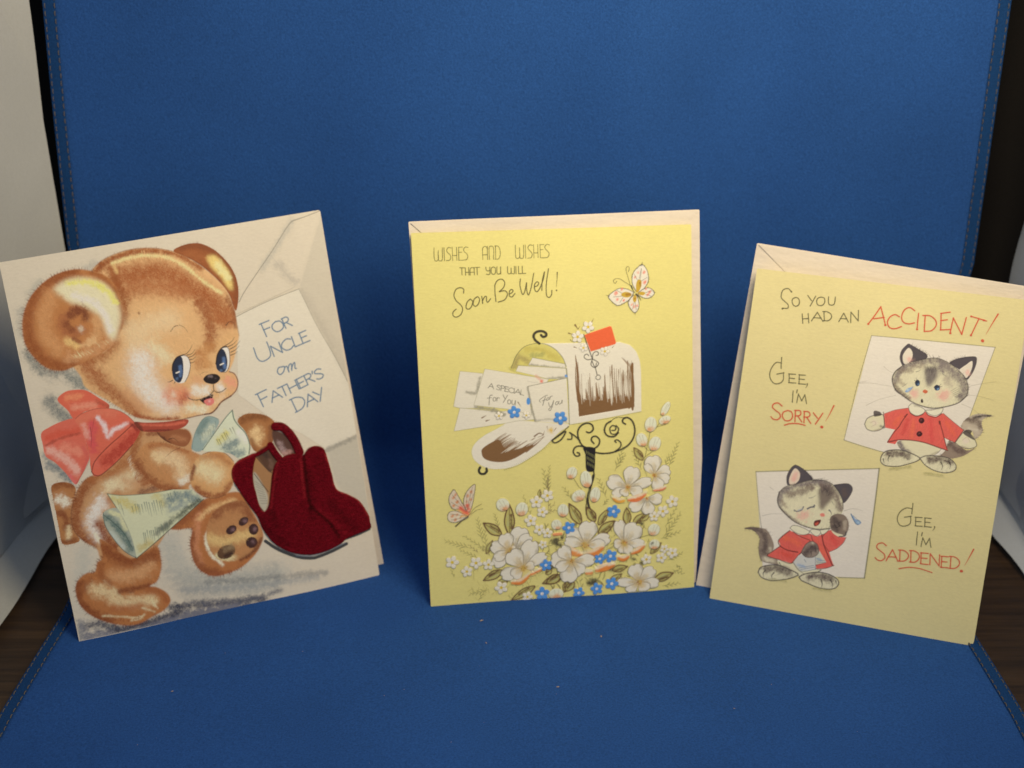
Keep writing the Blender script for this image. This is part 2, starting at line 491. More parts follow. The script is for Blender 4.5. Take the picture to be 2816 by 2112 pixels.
def build_prints(card, art, parent, stock):
    q = np.array(card['quad'])
    pr = Print(q[:, 0].min() - 1, -1, q[:, 0].max() + 1, q[:, 1].max() + 1, card['seed'])
    for i, (name, par, emb, mat, label, ops) in enumerate(art):
        pr.id = i + 1
        for op in ops: pr.run(op)
    # nothing is printed beyond the trimmed edge
    X = pr.x0 + np.arange(pr.w)[None, :] * RES; Y = pr.y0 + np.arange(pr.h)[:, None] * RES
    inside = np.ones((pr.h, pr.w), bool)
    for k in range(4):
        a, b = q[k], q[(k + 1) % 4]
        d = (b - a) / np.hypot(*(b - a))
        inside &= (-(X - a[0]) * d[1] + (Y - a[1]) * d[0]) * -1 > .35     # quad runs clockwise
    pr.own[~inside] = 0
    H = np.zeros((pr.h, pr.w))
    for i, t in enumerate(art):
        if t[2]:
            mk = (pr.own == i + 1).astype(float)
            H += t[2] * np.minimum(blur(mk, .7 / RES) * mk * 1.5, 1) * mk
    H = np.where(H > 0, blur(H, 1), 0)
    bow = bow_of(card)
    mats = {'ink': paper('printed_' + card['name'], stock, ink=True, rough=.6), 'velvet': paper('velvet_flock', stock, ink=True, velvet=True, grain=.55)}
    objs = []
    col = np.dstack([pr.c, pr.a]).astype(np.float32)
    for i, (name, par, emb, mat, label, ops) in enumerate(art):
        jj, ii = np.nonzero(pr.own[:-1, :-1] == i + 1)
        if len(jj) == 0:
            objs.append(None); continue
        n = np.stack([jj * pr.w + ii, jj * pr.w + ii + 1, (jj + 1) * pr.w + ii + 1, (jj + 1) * pr.w + ii], 1)
        u, inv = np.unique(n, return_inverse=True); inv = inv.reshape(-1, 4)
        vj, vi = u // pr.w, u % pr.w
        x, y = pr.x0 + vi * RES, pr.y0 + vj * RES
        z = .10 + H[vj, vi] + bow(x, y)
        me = bpy.data.meshes.new(name)
        me.vertices.add(len(u)); me.vertices.foreach_set('co', (np.stack([x, y, z], 1) / 1000).astype(np.float32).ravel())
        me.loops.add(inv.size); me.loops.foreach_set('vertex_index', inv.ravel().astype(np.int32))
        me.polygons.add(len(inv)); me.polygons.foreach_set('loop_start', np.arange(0, inv.size, 4, dtype=np.int32))
        me.polygons.foreach_set('use_smooth', np.ones(len(inv), bool))
        me.update(calc_edges=True)
        at = me.color_attributes.new('ink', 'FLOAT_COLOR', 'POINT')
        at.data.foreach_set('color', col[vj, vi].ravel())
        me.materials.append(mats[mat])
        o = link(bpy.data.objects.new(name, me), objs[par] if par is not None and objs[par] else parent)
        if label: o['label'] = label
        objs.append(o)
    return objs

def outline(quad, radii, n=6):
    """clockwise quad TL TR BR BL with rounded corners"""
    q = np.array(quad, float); out = []
    for k in range(len(q)):
        p, a, b = q[k], q[k - 1], q[(k + 1) % len(q)]
        da, db = (a - p) / np.hypot(*(a - p)), (b - p) / np.hypot(*(b - p)); r = radii[min(k, len(radii) - 1)]
        for t in np.linspace(0, 1, n):
            s_, e_ = p + da * r, p + db * r
            out.append((1 - t) ** 2 * s_ + 2 * t * (1 - t) * p + t * t * e_)
    return out

def sheet(name, pts, z0, z1, mat, parent, fn=None, cuts=14, scale=1.0, centre=None):
    """flat stock with thickness z0..z1 (mm), cut into a grid so that it can bow"""
    bm = bmesh.new()
    vs = [bm.verts.new((p[0], p[1], z1)) for p in pts]
    f = bm.faces.new(vs)
    if f.normal.z < 0: f.normal_flip()
    xs = [p[0] for p in pts]; ys = [p[1] for p in pts]
    for k in range(1, cuts):
        for co, no in (((min(xs) + (max(xs) - min(xs)) * k / cuts, 0, 0), (1, 0, 0)), ((0, min(ys) + (max(ys) - min(ys)) * k / cuts, 0), (0, 1, 0))):
            bmesh.ops.bisect_plane(bm, geom=bm.verts[:] + bm.edges[:] + bm.faces[:], plane_co=co, plane_no=no)
    ex = bmesh.ops.extrude_face_region(bm, geom=bm.faces[:])
    for v in ex['geom']:
        if isinstance(v, bmesh.types.BMVert): v.co.z = z0
    bmesh.ops.recalc_face_normals(bm, faces=bm.faces[:])
    for v in bm.verts:
        if fn: v.co.z += float(fn(v.co.x, v.co.y))
        v.co /= 1000
    me = bpy.data.meshes.new(name); bm.to_mesh(me); bm.free()
    me.materials.append(mat)
    return link(bpy.data.objects.new(name, me), parent)

def frame_of(x, y, yaw, lean):
    u = Vector((math.cos(yaw), math.sin(yaw), 0)); n0 = Vector((-math.sin(yaw), math.cos(yaw), 0))
    v = Vector((0, 0, math.cos(lean))) + n0 * math.sin(lean); n = u.cross(v)
    M = Matrix((u, v, n)).transposed().to_4x4(); M.translation = (x, y, 0)
    return M
# print inks (albedo, sRGB 0-255)
K = [(127, 134, 136), (169, 173, 171), (174, 179, 175), (118, 130, 133), (174, 177, 175), (116, 126, 131), (127, 138, 146), (137, 146, 153), (187, 189, 185),
(184, 182, 177), (166, 163, 156), (190, 185, 180), (174, 170, 165), (208, 205, 194), (234, 233, 224), (131, 130, 124), (158, 158, 153), (137, 137, 130),
(158, 159, 153), (177, 179, 174), (148, 146, 138), (158, 156, 150), (198, 198, 190), (135, 137, 136), (179, 189, 190), (196, 203, 200), (148, 156, 162),
(127, 134, 141), (158, 167, 175), (66, 71, 92), (100, 106, 124), (89, 94, 118), (125, 130, 150), (74, 80, 100), (125, 132, 150), (62, 66, 86),
(78, 85, 106), (101, 134, 171), (188, 133, 86), (142, 82, 46), (243, 243, 232), (142, 82, 51), (243, 227, 187), (142, 84, 51), (138, 78, 46),
(209, 164, 121), (152, 87, 49), (178, 114, 70), (243, 235, 202), (210, 164, 124), (243, 243, 243), (183, 119, 73), (148, 82, 49), (243, 243, 223),
(165, 100, 59), (123, 82, 70), (142, 82, 53), (102, 50, 32), (117, 60, 37), (243, 243, 230), (192, 128, 78), (142, 78, 44), (223, 174, 128),
(157, 93, 54), (161, 98, 59), (243, 225, 182), (243, 228, 186), (132, 72, 44), (174, 105, 62), (184, 112, 67), (243, 237, 199), (142, 78, 46),
(119, 62, 39), (131, 68, 39), (187, 123, 75), (150, 87, 54), (217, 152, 115), (240, 204, 150), (144, 82, 51), (196, 144, 98), (149, 91, 59),
(234, 205, 144), (243, 243, 197), (68, 43, 44), (145, 114, 124), (103, 76, 56), (155, 134, 104), (57, 37, 33), (102, 50, 34), (127, 66, 44),
(163, 96, 61), (159, 100, 67), (193, 136, 98), (85, 46, 37), (55, 34, 33), (175, 120, 75), (132, 82, 48), (242, 213, 164), (132, 84, 56),
(143, 95, 61), (132, 80, 48), (204, 150, 102), (152, 89, 54), (243, 219, 181), (243, 243, 233), (178, 114, 72), (243, 222, 179), (112, 58, 41),
(153, 91, 56), (222, 173, 119), (185, 123, 78), (243, 235, 196), (155, 91, 56), (132, 74, 51), (102, 54, 39), (83, 46, 35), (142, 78, 48),
(222, 231, 203), (215, 207, 136), (212, 203, 130), (205, 191, 122), (129, 151, 159), (148, 167, 174), (86, 98, 90), (133, 140, 130), (97, 120, 118),
(60, 71, 63), (60, 64, 56), (80, 101, 97), (182, 194, 184), (104, 130, 130), (211, 226, 224), (229, 234, 194), (74, 101, 100), (74, 94, 89),
(158, 184, 188), (118, 146, 150), (209, 221, 207), (226, 238, 220), (131, 153, 159), (127, 151, 159), (222, 218, 128), (238, 243, 243), (64, 64, 51),
(89, 118, 115), (64, 97, 92), (101, 130, 130), (230, 114, 93), (243, 158, 120), (243, 170, 148), (179, 84, 68), (228, 118, 102), (223, 96, 77),
(243, 193, 185), (243, 158, 139), (168, 74, 62), (219, 104, 99), (230, 121, 130), (168, 84, 74), (228, 116, 96), (230, 133, 111), (243, 227, 237),
(223, 91, 102), (243, 183, 176), (188, 71, 59), (230, 123, 108), (146, 59, 53), (124, 54, 47), (113, 52, 47), (124, 54, 59), (135, 59, 62),
(157, 74, 62), (177, 81, 65), (230, 121, 99), (109, 52, 43), (113, 54, 47), (233, 192, 143), (169, 98, 54), (178, 109, 65), (158, 89, 49),
(176, 107, 62), (156, 89, 46), (162, 93, 49), (162, 91, 46), (142, 80, 48), (243, 238, 180), (240, 208, 144), (243, 243, 181), (169, 100, 57),
(243, 222, 185), (243, 243, 213), (174, 107, 67), (172, 107, 64), (222, 171, 128), (162, 87, 56), (206, 149, 94), (229, 185, 133), (192, 133, 84),
(231, 151, 118), (184, 97, 70), (243, 239, 226), (243, 243, 239), (228, 175, 135), (243, 173, 148), (243, 215, 185), (112, 58, 44), (92, 44, 37),
(111, 50, 41), (41, 30, 36), (48, 26, 31), (231, 135, 135), (243, 189, 193), (102, 64, 51), (77, 50, 44), (142, 78, 63), (142, 88, 56),
(142, 80, 51), (127, 68, 41), (132, 74, 44), (112, 60, 44), (112, 64, 44), (33, 26, 34), (146, 133, 141), (89, 78, 87), (36, 47, 77),
(97, 134, 197), (95, 130, 182), (83, 54, 46), (197, 135, 84), (156, 89, 49), (163, 97, 51), (218, 164, 115), (219, 168, 125), (243, 243, 141),
(197, 138, 84), (174, 109, 72), (130, 72, 46), (223, 176, 128), (243, 243, 229), (243, 210, 145), (240, 204, 157), (142, 82, 56), (121, 64, 39),
(158, 91, 51), (171, 105, 62), (243, 221, 143), (243, 243, 188), (171, 130, 91), (91, 64, 51), (64, 45, 42), (123, 95, 83), (191, 190, 179),
(84, 78, 77), (46, 36, 38), (55, 43, 40), (43, 45, 53), (89, 62, 56), (170, 150, 157), (192, 152, 151), (41, 50, 62), (101, 120, 147),
(95, 109, 130), (117, 16, 32), (188, 55, 61), (171, 44, 53), (140, 25, 34), (116, 21, 32), (120, 23, 34), (130, 29, 39), (85, 13, 24),
(102, 14, 28), (60, 13, 17), (166, 41, 51), (160, 37, 49), (150, 29, 44), (97, 97, 59), (74, 73, 48), (238, 238, 229), (53, 50, 45),
(236, 139, 124), (206, 175, 65), (158, 116, 51), (158, 109, 51), (169, 120, 59), (225, 215, 197), (234, 226, 206), (217, 144, 95), (243, 118, 95),
(242, 191, 95), (221, 217, 130), (173, 163, 109), (200, 191, 103), (158, 167, 109), (95, 101, 95), (101, 106, 83), (158, 163, 109), (217, 219, 182),
(133, 101, 68), (127, 132, 95), (206, 210, 168), (236, 236, 226), (158, 158, 147), (158, 160, 133), (89, 90, 83), (85, 85, 80), (232, 179, 168),
(238, 132, 118), (158, 156, 153), (133, 134, 121), (240, 111, 71), (36, 35, 42), (158, 163, 95), (185, 191, 124), (169, 179, 124), (101, 101, 71),
(127, 125, 74), (101, 87, 59), (78, 73, 56), (158, 158, 97), (66, 64, 56), (110, 106, 71), (118, 120, 77), (116, 97, 80), (185, 182, 165),
(243, 233, 200), (238, 210, 147), (206, 179, 95), (179, 109, 65), (225, 167, 80), (127, 85, 59), (238, 156, 130), (148, 101, 65), (243, 238, 212),
(227, 120, 59), (243, 196, 83), (242, 134, 83), (243, 156, 77), (240, 153, 97), (242, 160, 103), (64, 61, 59), (238, 153, 109), (234, 210, 65),
(133, 130, 89), (89, 158, 243), (240, 243, 243), (43, 85, 159), (243, 243, 238), (225, 191, 65), (118, 87, 59), (83, 85, 62), (217, 87, 65),
(240, 238, 232), (118, 120, 100), (200, 191, 177), (62, 57, 65), (116, 104, 97), (217, 212, 197), (158, 144, 133), (110, 94, 92), (225, 222, 212),
(234, 233, 206), (137, 130, 133), (158, 149, 136), (106, 94, 92), (43, 38, 45), (158, 156, 103), (74, 66, 71), (238, 226, 218), (158, 146, 136),
(179, 156, 147), (234, 109, 103), (243, 120, 92), (217, 80, 80), (227, 85, 89), (243, 125, 95), (243, 116, 89), (221, 80, 74), (243, 132, 103),
(101, 45, 45), (64, 38, 42), (70, 35, 42), (158, 85, 89), (32, 24, 33), (242, 243, 226), (158, 151, 138), (89, 85, 95), (240, 236, 226),
(243, 196, 188), (135, 123, 115), (169, 160, 147), (137, 125, 118), (122, 116, 121), (179, 170, 159), (232, 231, 206), (238, 238, 215), (243, 179, 180),
(243, 175, 174), (64, 64, 71), (53, 43, 48), (217, 116, 83), (158, 97, 80), (55, 71, 103), (137, 186, 243), (32, 35, 51), (36, 35, 45),
(158, 191, 241), (217, 243, 243), (89, 111, 147), (127, 125, 109), (101, 90, 89), (225, 222, 203), (217, 212, 194), (104, 92, 92), (47, 40, 48),
(243, 120, 89), (225, 85, 74), (225, 85, 83), (240, 241, 221), (217, 222, 224), (217, 222, 212), (78, 111, 147), (148, 179, 221), (137, 170, 206),
(158, 146, 138), (89, 78, 80), (217, 215, 197), (91, 87, 97), (240, 226, 212), (106, 94, 95), (135, 127, 133), (131, 118, 115), (114, 101, 100),
(169, 156, 138), (137, 125, 121), (234, 233, 212), (243, 177, 174), (89, 101, 124), (64, 68, 80), (169, 191, 221), (51, 64, 100), (43, 57, 92),
(74, 87, 97), (238, 149, 138), (101, 50, 53), (217, 101, 83), (143, 130, 121), (93, 83, 83), (47, 43, 48), (53, 54, 68), (148, 182, 226),
(196, 226, 243), (78, 116, 153), (127, 130, 130)]
ART_L = [
('envelope_drawing',None,0,'ink',None,[
('B',[9,1283,21,-62,43,-37,49,-5],2.73,K[0],.75),('B',[7,1453,-16,-95],2.11,K[1],.5),('B',[92,1558,-38,-46],1.82,K[2],.5),
('B',[166,1146,31,-46],3.1,K[3],.75),('B',[330,1604,-40,-15],2.18,K[4],.5),('B',[58,1057,34,-59,27,-25],3.07,K[5],.75),
('B',[13,794,43,-42,24,-45],2.47,K[6]),('B',[0,830,18,-43],1.85,K[7],.6),('B',[1186,1681,-93,-112,-66,-73],1.51,K[8],.55),
('B',[1097,1507,34,-53,36,-39],1.78,K[9],.5),('B',[1188,1370,29,-88,37,-83,43,-148,37,-135],1.11,K[10],.6),
('B',[1205,1346,41,-103,38,-84,49,-156],2.09,K[11],.45),('B',[1335,1016,16,-138],2.86,K[12],.5),
('F',[1176,1381,153,324,39,-809,-10,-317,-5,118,3,166,-60,181,-63,158,-38,118],K[13],.42,.7,0),
('F',[881,1300,64,22,101,30,130,30,19,-62,38,-118,63,-158,60,-181,8,-168,-171,-56,-101,91,-126,93,-131,135],K[14],.13,.85,0),
('S',[1320,1714,-40,-10,-58,-14,-25,-5,-15,-7,-16,-15,-17,-19,-71,-83,-82,-88,-66,-73,-27,-38],.28,K[15],.85),
('S',[1240,1695,-43,-7,-19,-12,-17,-19],.35,K[16],.6),('S',[881,1300,64,22,101,30,130,30],.27,K[17],.85),
('S',[886,1311,60,18,101,30,109,33],.17,K[18],.6),('S',[1072,1548,36,-60,53,-87],.17,K[19],.55),
('S',[1175,1380,20,-60,38,-118,63,-158,60,-181,9,-74],.24,K[20],.75),('S',[1355,805,10,-52,-1,-58],.22,K[21],.6),
('F',[1189,640,71,16,101,21,10,-162,-1,-265,-29,6,-36,110,-77,67,-26,71],K[22],1,.75,0),('B',[1192,636,68,18,98,25],1.14,K[23],.55),
('S',[1193,641,68,18,99,24],.18,K[16],.6,0,0),('B',[437,351,56,-154,261,-86,126,1],5.95,K[24],.55),('B',[84,385,-18,-72,-16,-135],3.8,K[25],.5),
('B',[399,233,230,-38,260,-27],1.58,K[26],.17),('B',[413,198,211,-34,260,-27],1.59,K[26],.21),('B',[428,166,192,-30,260,-28],1.59,K[26],.28),
('B',[444,137,172,-26,260,-27],1.6,K[26],.32),('B',[460,116,153,-22,260,-28],1.6,K[26],.28),('B',[477,94,134,-17,260,-29],1.61,K[26],.24),
('B',[572,148,148,-26,206,-27,176,-21],1.49,K[27],.5),('B',[462,133,321,-50,280,-26],1.47,K[28],.5),
('B',[399,69,105,-17,134,-20,171,-17],1.73,K[29],.85),('B',[472,72,133,-23,170,-23,114,11],1.2,K[30],.6),
('B',[261,-5,137,24,168,-10,170,-17],2.23,K[31],.85),('B',[48,10,149,0,199,-4,272,-6],2.56,K[32],.85),('B',[37,62,52,2,72,-38],1.91,K[33]),
('B',[20,73,-3,-55],2.54,K[34],.7),('B',[159,12,173,16,103,11],1.29,K[35]),('S',[21,45,167,-12],.44,K[36],.22,1),('S',[64,30,168,-9],.45,K[36],.22,1),
('S',[107,16,173,14],.45,K[36],.22,1),('S',[154,26,170,-8],.45,K[36],.22,1),('S',[198,11,174,16],.45,K[36],.22,1),
('S',[241,-3,176,18],.46,K[36],.22,1),('S',[289,7,177,17],.46,K[36],.22,1),('S',[333,-8,179,20],.46,K[36],.22,1),
('S',[378,-23,183,43],.46,K[36],.22,1),('S',[427,-13,180,21],.47,K[36],.22,1),('S',[471,-28,185,45],.47,K[36],.22,1),
('S',[517,-43,186,48],.47,K[36],.22,1),('S',[566,-33,187,47],.48,K[36],.22,1),('S',[612,-48,188,50],.48,K[36],.22,1),
]),
('lettering',None,0,'ink',None,[
('S',[983,1253,16,-60],.55,K[37],.96,0,0),('S',[975,1251,45,11],.55,K[37],.96,0,0),('S',[990,1224,29,7],.55,K[37],.96,0,0),
('S',[1049,1253,-17,-13,-1,-18,14,-14,17,1,16,11,2,17,-12,15,-19,1],.55,K[37],.96),('S',[1078,1261,12,-45],.56,K[37],.96,0,0),
('S',[1076,1260,21,6,10,-8,-4,-12,-19,-8],.56,K[37],.96),('S',[1096,1241,25,-17],.56,K[37],.96,0,0),
('S',[934,1152,9,-46,17,-19,25,4,18,15,1,24,-8,39],.55,K[37],.96),('S',[1019,1100,-10,48,50,-37,-10,48],.56,K[37],.96,0,0),
('S',[1104,1165,-20,3,-21,-16,-4,-18,17,-15,21,2,16,13],.56,K[37],.96),('S',[1109,1175,10,-48,31,8],.56,K[37],.96,0,0),
('S',[1146,1185,11,-49],.56,K[37],.96,0,0),('S',[1143,1184,34,9],.56,K[37],.96,0,0),('S',[1151,1162,26,7],.56,K[37],.96,0,0),
('S',[1154,1136,36,9],.56,K[37],.96,0,0),('S',[1052,1048,-21,-2,-8,-18,10,-13,16,9,9,20,-6,5],.56,K[37],.96),
('S',[1058,1044,11,1,5,-25],.56,K[37],.96),('S',[1071,1031,9,20,10,2,-2,-28],.56,K[37],.96),('S',[1088,1032,9,19,9,6,-2,-24,6,-3],.56,K[37],.96),
('S',[919,946,18,-61],.55,K[37],.96,0,0),('S',[910,944,51,15],.55,K[37],.96,0,0),('S',[928,917,31,10],.55,K[37],.96,0,0),
('S',[978,897,13,51,37,-36],.56,K[37],.96,0,0),('S',[982,916,33,9],.56,K[37],.96,0,0),('S',[1033,961,12,-44],.56,K[37],.96,0,0),
('S',[1012,955,42,12],.56,K[37],.96,0,0),('S',[1057,968,12,-44],.56,K[37],.96,0,0),('S',[1095,979,13,-43],.56,K[37],.96,0,0),
('S',[1063,945,39,12],.56,K[37],.96,0,0),('S',[1102,981,13,-43],.56,K[37],.96,0,0),('S',[1100,980,31,10],.56,K[37],.96,0,0),
('S',[1109,960,24,7],.56,K[37],.96,0,0),('S',[1113,937,33,10],.57,K[37],.96,0,0),('S',[1138,992,13,-44],.57,K[37],.96,0,0),
('S',[1136,991,23,7,11,-7,-5,-12,-20,-9],.57,K[37],.96),('S',[1158,974,27,-16],.57,K[37],.96,0,0),('S',[1179,1006,-1,-12],.57,K[37],.96,0,0),
('S',[1219,1009,-16,2,-13,-9,0,-9,15,-3,14,-3,8,-7,-7,-11,-15,-4,-10,3],.57,K[37],.96),('S',[1065,896,18,-61],.56,K[37],.96,0,0),
('S',[1057,894,30,7,30,-8,7,-23,-16,-24,-32,-12],.56,K[37],.96),('S',[1133,850,12,56,39,-42],.57,K[37],.96,0,0),
('S',[1137,870,33,9],.57,K[37],.96,0,0),('S',[1167,912,28,-18],.57,K[37],.96,0,0),('S',[1211,925,-16,-61],.57,K[37],.96,0,0),
]),
('printed_bear',None,0,'ink',None,[
('F',[0,696,30,13,43,-9,23,-29,-14,-46,-22,-77,7,-70,7,-36,-46,-8,-26,13,-2,65,-1,75,0,55],K[38],.19,1,1,None,'tail'),
('B',[2,692,39,9,42,-15],1.61,K[39],.85,'tail'),('B',[21,637,19,-17],2.11,K[40],.95,'tail'),('B',[7,579,23,-18,4,-56],1.62,K[41],.85,'tail'),
('B',[40,504,-11,-46],1.13,K[42],.8,'tail'),('B',[6,450,50,-4],1.12,K[43],.8,'tail'),
('U',[0,696,30,13,43,-9,23,-29,-14,-46,-22,-77,7,-70,7,-36,-46,-8,-26,13,-2,65,-1,75,0,55],.87,K[44],90,0,.15,.6,None,1),
('F',[396,876,-56,-68,-118,-87,-59,-10,-42,-25,-38,-54,-25,-77,1,-69,39,-56,39,-36,21,-67,126,-27,100,48,80,89,109,48,39,34,-51,67,39,160,1,90,-101,32],K[45],.26,1,1,None,'torso'),
('B',[161,698,-38,-40,-31,-49,-20,-64,8,-70,41,-57],2.77,K[46],.85,'torso'),('B',[144,708,102,1,85,46],2.52,K[47],.8,'torso'),
('B',[236,649,81,19,56,24],3.32,K[48],.85,'torso'),('B',[303,664,74,-28,36,-21],2.18,K[49],.7,'torso'),
('B',[188,590,-32,-41,-17,-45,19,-59],3.05,K[50],.95,'torso'),('B',[228,596,29,22],1.91,K[51],.7,'torso'),
('B',[160,500,23,-60,22,-60,-4,-27],2.16,K[52],.9,'torso'),('B',[141,462,18,-52],.76,K[53],.8,'torso'),
('B',[388,867,-23,-64,-7,-81,28,-74],2.32,K[54],.85,'torso'),('B',[359,605,67,7],1.55,K[55],.7,'torso'),
('B',[432,853,66,2,82,-22],1.55,K[56],.8,'torso'),('S',[78,619,-20,-64,3,-69,37,-56],.31,K[57],.6),
('U',[163,711,-42,-25,-38,-54,-25,-77,1,-69,39,-56,39,-36],1.51,K[58],120,0,.19,.65),('U',[332,761,5,-49,13,-43],1.93,K[59],30,40,.19,.6),
('N',[170,635,-48,-59],'torso',1300,2.02,.19,.26),
('F',[156,432,39,-36,55,-61,37,-15,70,27,31,4,6,-40,-4,-55,-27,-58,-39,-16,31,-11,41,-37,7,-41,-32,-32,-49,-17,-63,-20,-58,5,-62,26,-69,48,-39,58,-9,64,17,45,40,25,35,-1,16,39,25,16],K[60],.25,1,1,None,'leg'),
('B',[168,388,44,-45,72,-43,80,10],3.32,K[61],.85,'leg'),('B',[186,258,89,-12,63,21],3.22,K[62],.85,'leg'),
('B',[143,317,-7,-47,32,-42],1.53,K[63],.7,'leg'),('B',[42,249,-11,-67,35,-64,74,-59],2.4,K[61],.85,'leg'),('B',[90,266,-33,-42],1.65,K[64],.7,'leg'),
('B',[101,215,60,-28,20,-39,74,-25,73,-2],2.81,K[65],.85,'leg'),('B',[178,211,12,-45],.9,K[66],.6,'leg'),
('B',[200,185,65,0,60,0],1.29,K[67],.8,'leg'),('B',[321,165,49,-25,21,-40],1.7,K[68],.8,'leg'),('B',[163,117,63,-15,52,2],1.68,K[69],.7,'leg'),
('B',[113,93,81,-22,50,-16,27,1],.51,K[70],.6,'leg'),('B',[229,45,33,-1,23,16],.52,K[70],.6,'leg'),('B',[283,92,24,-16,25,-13],.52,K[70],.6,'leg'),
('B',[328,121,3,-22,16,-25],.53,K[70],.6,'leg'),('U',[271,56,-28,-7,-39,2,-61,25],1.05,K[71],40,0,.2,.6),
('U',[371,61,-49,-17,-63,-20,-58,5,-62,26,-69,48,-39,58,-9,64,17,45,40,25,35,-1,16,39,25,16],1.46,K[72],170,0,.2),
('U',[357,347,31,4,6,-40,-4,-55,-27,-58,-39,-16],1.18,K[73],60,0,.16,.6),('N',[104,235,39,-79],'leg',1300,2.04,.19,.26),
('F',[453,425,70,42,89,52,90,11,74,-8,26,-55,34,-93,12,-67,-32,-65,-64,-51,-65,-22,-76,-3,-56,36,-25,58,-2,79,17,60,-59,9],K[74],.26,1,1,None,'hind'),
('B',[463,430,70,21,75,48],2.24,K[75],.8,'hind'),('B',[588,454,-24,-66,-18,-74,8,-73],1.87,K[76],.8,'hind'),
('B',[586,440,60,37,98,16],1.34,K[77],.8,'hind'),('B',[542,378,-13,-82,34,-85,63,-36],1.73,K[78],.8,'hind'),
('B',[659,432,-41,-48,-22,-52,16,-68,40,-51],.81,K[53],.9,'hind'),
('F',[603,366,19,53,33,42,65,23,68,-7,33,-78,28,-92,-32,-51,-54,-32,-70,-6,-52,19,-32,56],K[79],.34,1,1,None,'sole'),
('B',[647,449,59,30,79,-23,26,-55],3.1,K[80],.85,'sole'),('B',[615,335,65,-21,70,7,43,5],2.7,K[81],.85,'sole'),
('B',[630,253,72,-23],1.62,K[82],.7,'sole'),('F',[736,371,0,-12,-9,-11,-14,-7,-14,1,-9,8,0,12,9,11,14,7,14,-1],K[83],.14),('B',[719,362],.95,K[84]),
('F',[793,400,1,-11,-8,-12,-13,-7,-13,-1,-9,6,-1,12,7,11,13,8,14,0],K[83],.14),('B',[777,389],.96,K[84]),
('F',[832,338,-6,-14,-13,-7,-13,3,-9,11,-2,16,6,14,12,7,14,-3,9,-11],K[83],.14),('B',[816,344],.96,K[84]),
('F',[817,293,1,-16,-9,-13,-15,-5,-15,4,-10,13,-1,16,9,13,15,5,16,-5],K[83],.14),('B',[799,286],.96,K[84]),
('F',[716,275,-3,-19,-17,-16,-25,-6,-23,6,-12,15,3,18,17,16,25,6,23,-5],K[85],.2),('B',[675,279,28,5],1.5,K[86]),('B',[670,248,28,5],.95,K[87]),
('B',[734,216,59,24,50,54],.96,K[88],.75,'hind'),('U',[752,191,-65,-22,-76,-3,-56,36,-25,58,-2,79,17,60,-59,9],1.51,K[89],140,0,.21),
('B',[586,181,95,-7],.68,K[90],.6),('N',[594,410,29,-77],'hind',900,2.01,.2,.26),
]),
('far_paw',2,0,'ink',None,[
('F',[466,860,65,-5,60,-16,13,-35,-30,-34,-47,17,-42,32],K[91],.19,1,1,None,'hp'),('B',[526,822,49,-23],1.31,K[92],.7,'hp'),
('B',[464,847,44,-53],.91,K[93],.8,'hp'),('S',[511,814,20,0,17,-20],.46,K[94],.8,1),
('F',[815,836,18,23,36,7,59,-15,38,-28,10,-33,-15,-54,-20,-32,-37,-15,-34,3,-16,35,-7,43],K[95],.2,1,1,None,'hd'),
('B',[837,842,50,9,53,-16],1.63,K[96],.8,'hd'),('B',[889,777,-4,-28],3.01,K[97],.9,'hd'),('B',[953,787,-10,-69],1.24,K[98],.7,'hd'),
('B',[864,746,7,-43],1.09,K[99],.7,'hd'),('U',[815,836,18,23,36,7,59,-15,38,-28,10,-33],.68,K[100],40,0,.17,.6),
]),
('near_arm',2,0,'ink',None,[
('F',[390,799,42,16,63,-17,55,-30,62,-33,23,-24,-28,-50,-28,-51,-53,-37,-64,17,-53,39,-36,59,-21,56],K[101],.26,1,1,None,'arm'),
('B',[361,735,28,-67,50,-58,81,-30],2.19,K[102],.85,'arm'),('B',[474,748,60,-39,11,-57],3.66,K[103],.85,'arm'),
('B',[533,619,28,9],1.59,K[104],.9,'arm'),('B',[430,798,65,-5,85,-47],1.3,K[105],.75,'arm'),('B',[437,762,21,-31],1.56,K[106],.7,'arm'),
('S',[550,768,-35,-10,-33,-21],.39,K[107],.7,1),('U',[526,573,-64,17,-53,39,-36,59,-21,56],1.19,K[67],90,0,.17),
('U',[432,815,63,-17,55,-30,62,-33],.78,K[108],50,0,.16,.6),
('F',[579,652,27,47,37,23,56,7,43,-24,29,-44,-4,-52,-20,-53,-33,-32,-45,-7,-46,13,-38,37,-15,41],K[109],.27,1,1,None,'fist'),
('B',[640,703,68,2,41,-43],1.6,K[110],.7,'fist'),('B',[640,655,42,-30],4.42,K[111],.85,'fist'),
('B',[588,581,41,-40,65,-17,47,41],1.46,K[112],.85,'fist'),('B',[596,677,-20,-52],1.06,K[113],.8,'fist'),
('S',[591,559,36,-30,42,-12,45,7],.33,K[114],.7),('S',[643,722,56,7,43,-24,28,-40],.27,K[115],.7),
('U',[714,524,-45,-7,-46,13,-38,37,-15,41],.95,K[116],60,0,.17,.6),('N',[449,753,28,-67],'arm',700,1.82,.2,.25),
('N',[670,677,22,-75],'fist',400,1.88,.2,.22),
]),
('newspaper',2,0,'ink','rolled newspaper tucked under the bear',[
('F',[219,624,62,-19,109,-13,99,-1,84,-16,42,-53,-78,-51,-75,-48,-89,-58,-80,-48,-6,87,-16,80,-22,66],K[117],.13,1,0,None,'np1'),
('B',[241,600,47,-30,34,-34],1.92,K[118],.8,'np1'),('B',[420,572,21,-32],1.7,K[119],.6,'np1'),('B',[319,355,36,21],1.95,K[120],.7,'np1'),
('B',[469,548,68,7,49,-27],2.5,K[121],.85,'np1'),('B',[475,505,55,10],2.24,K[122],.7,'np1'),('B',[422,425,89,52,87,42],1.31,K[123],.8,'np1'),
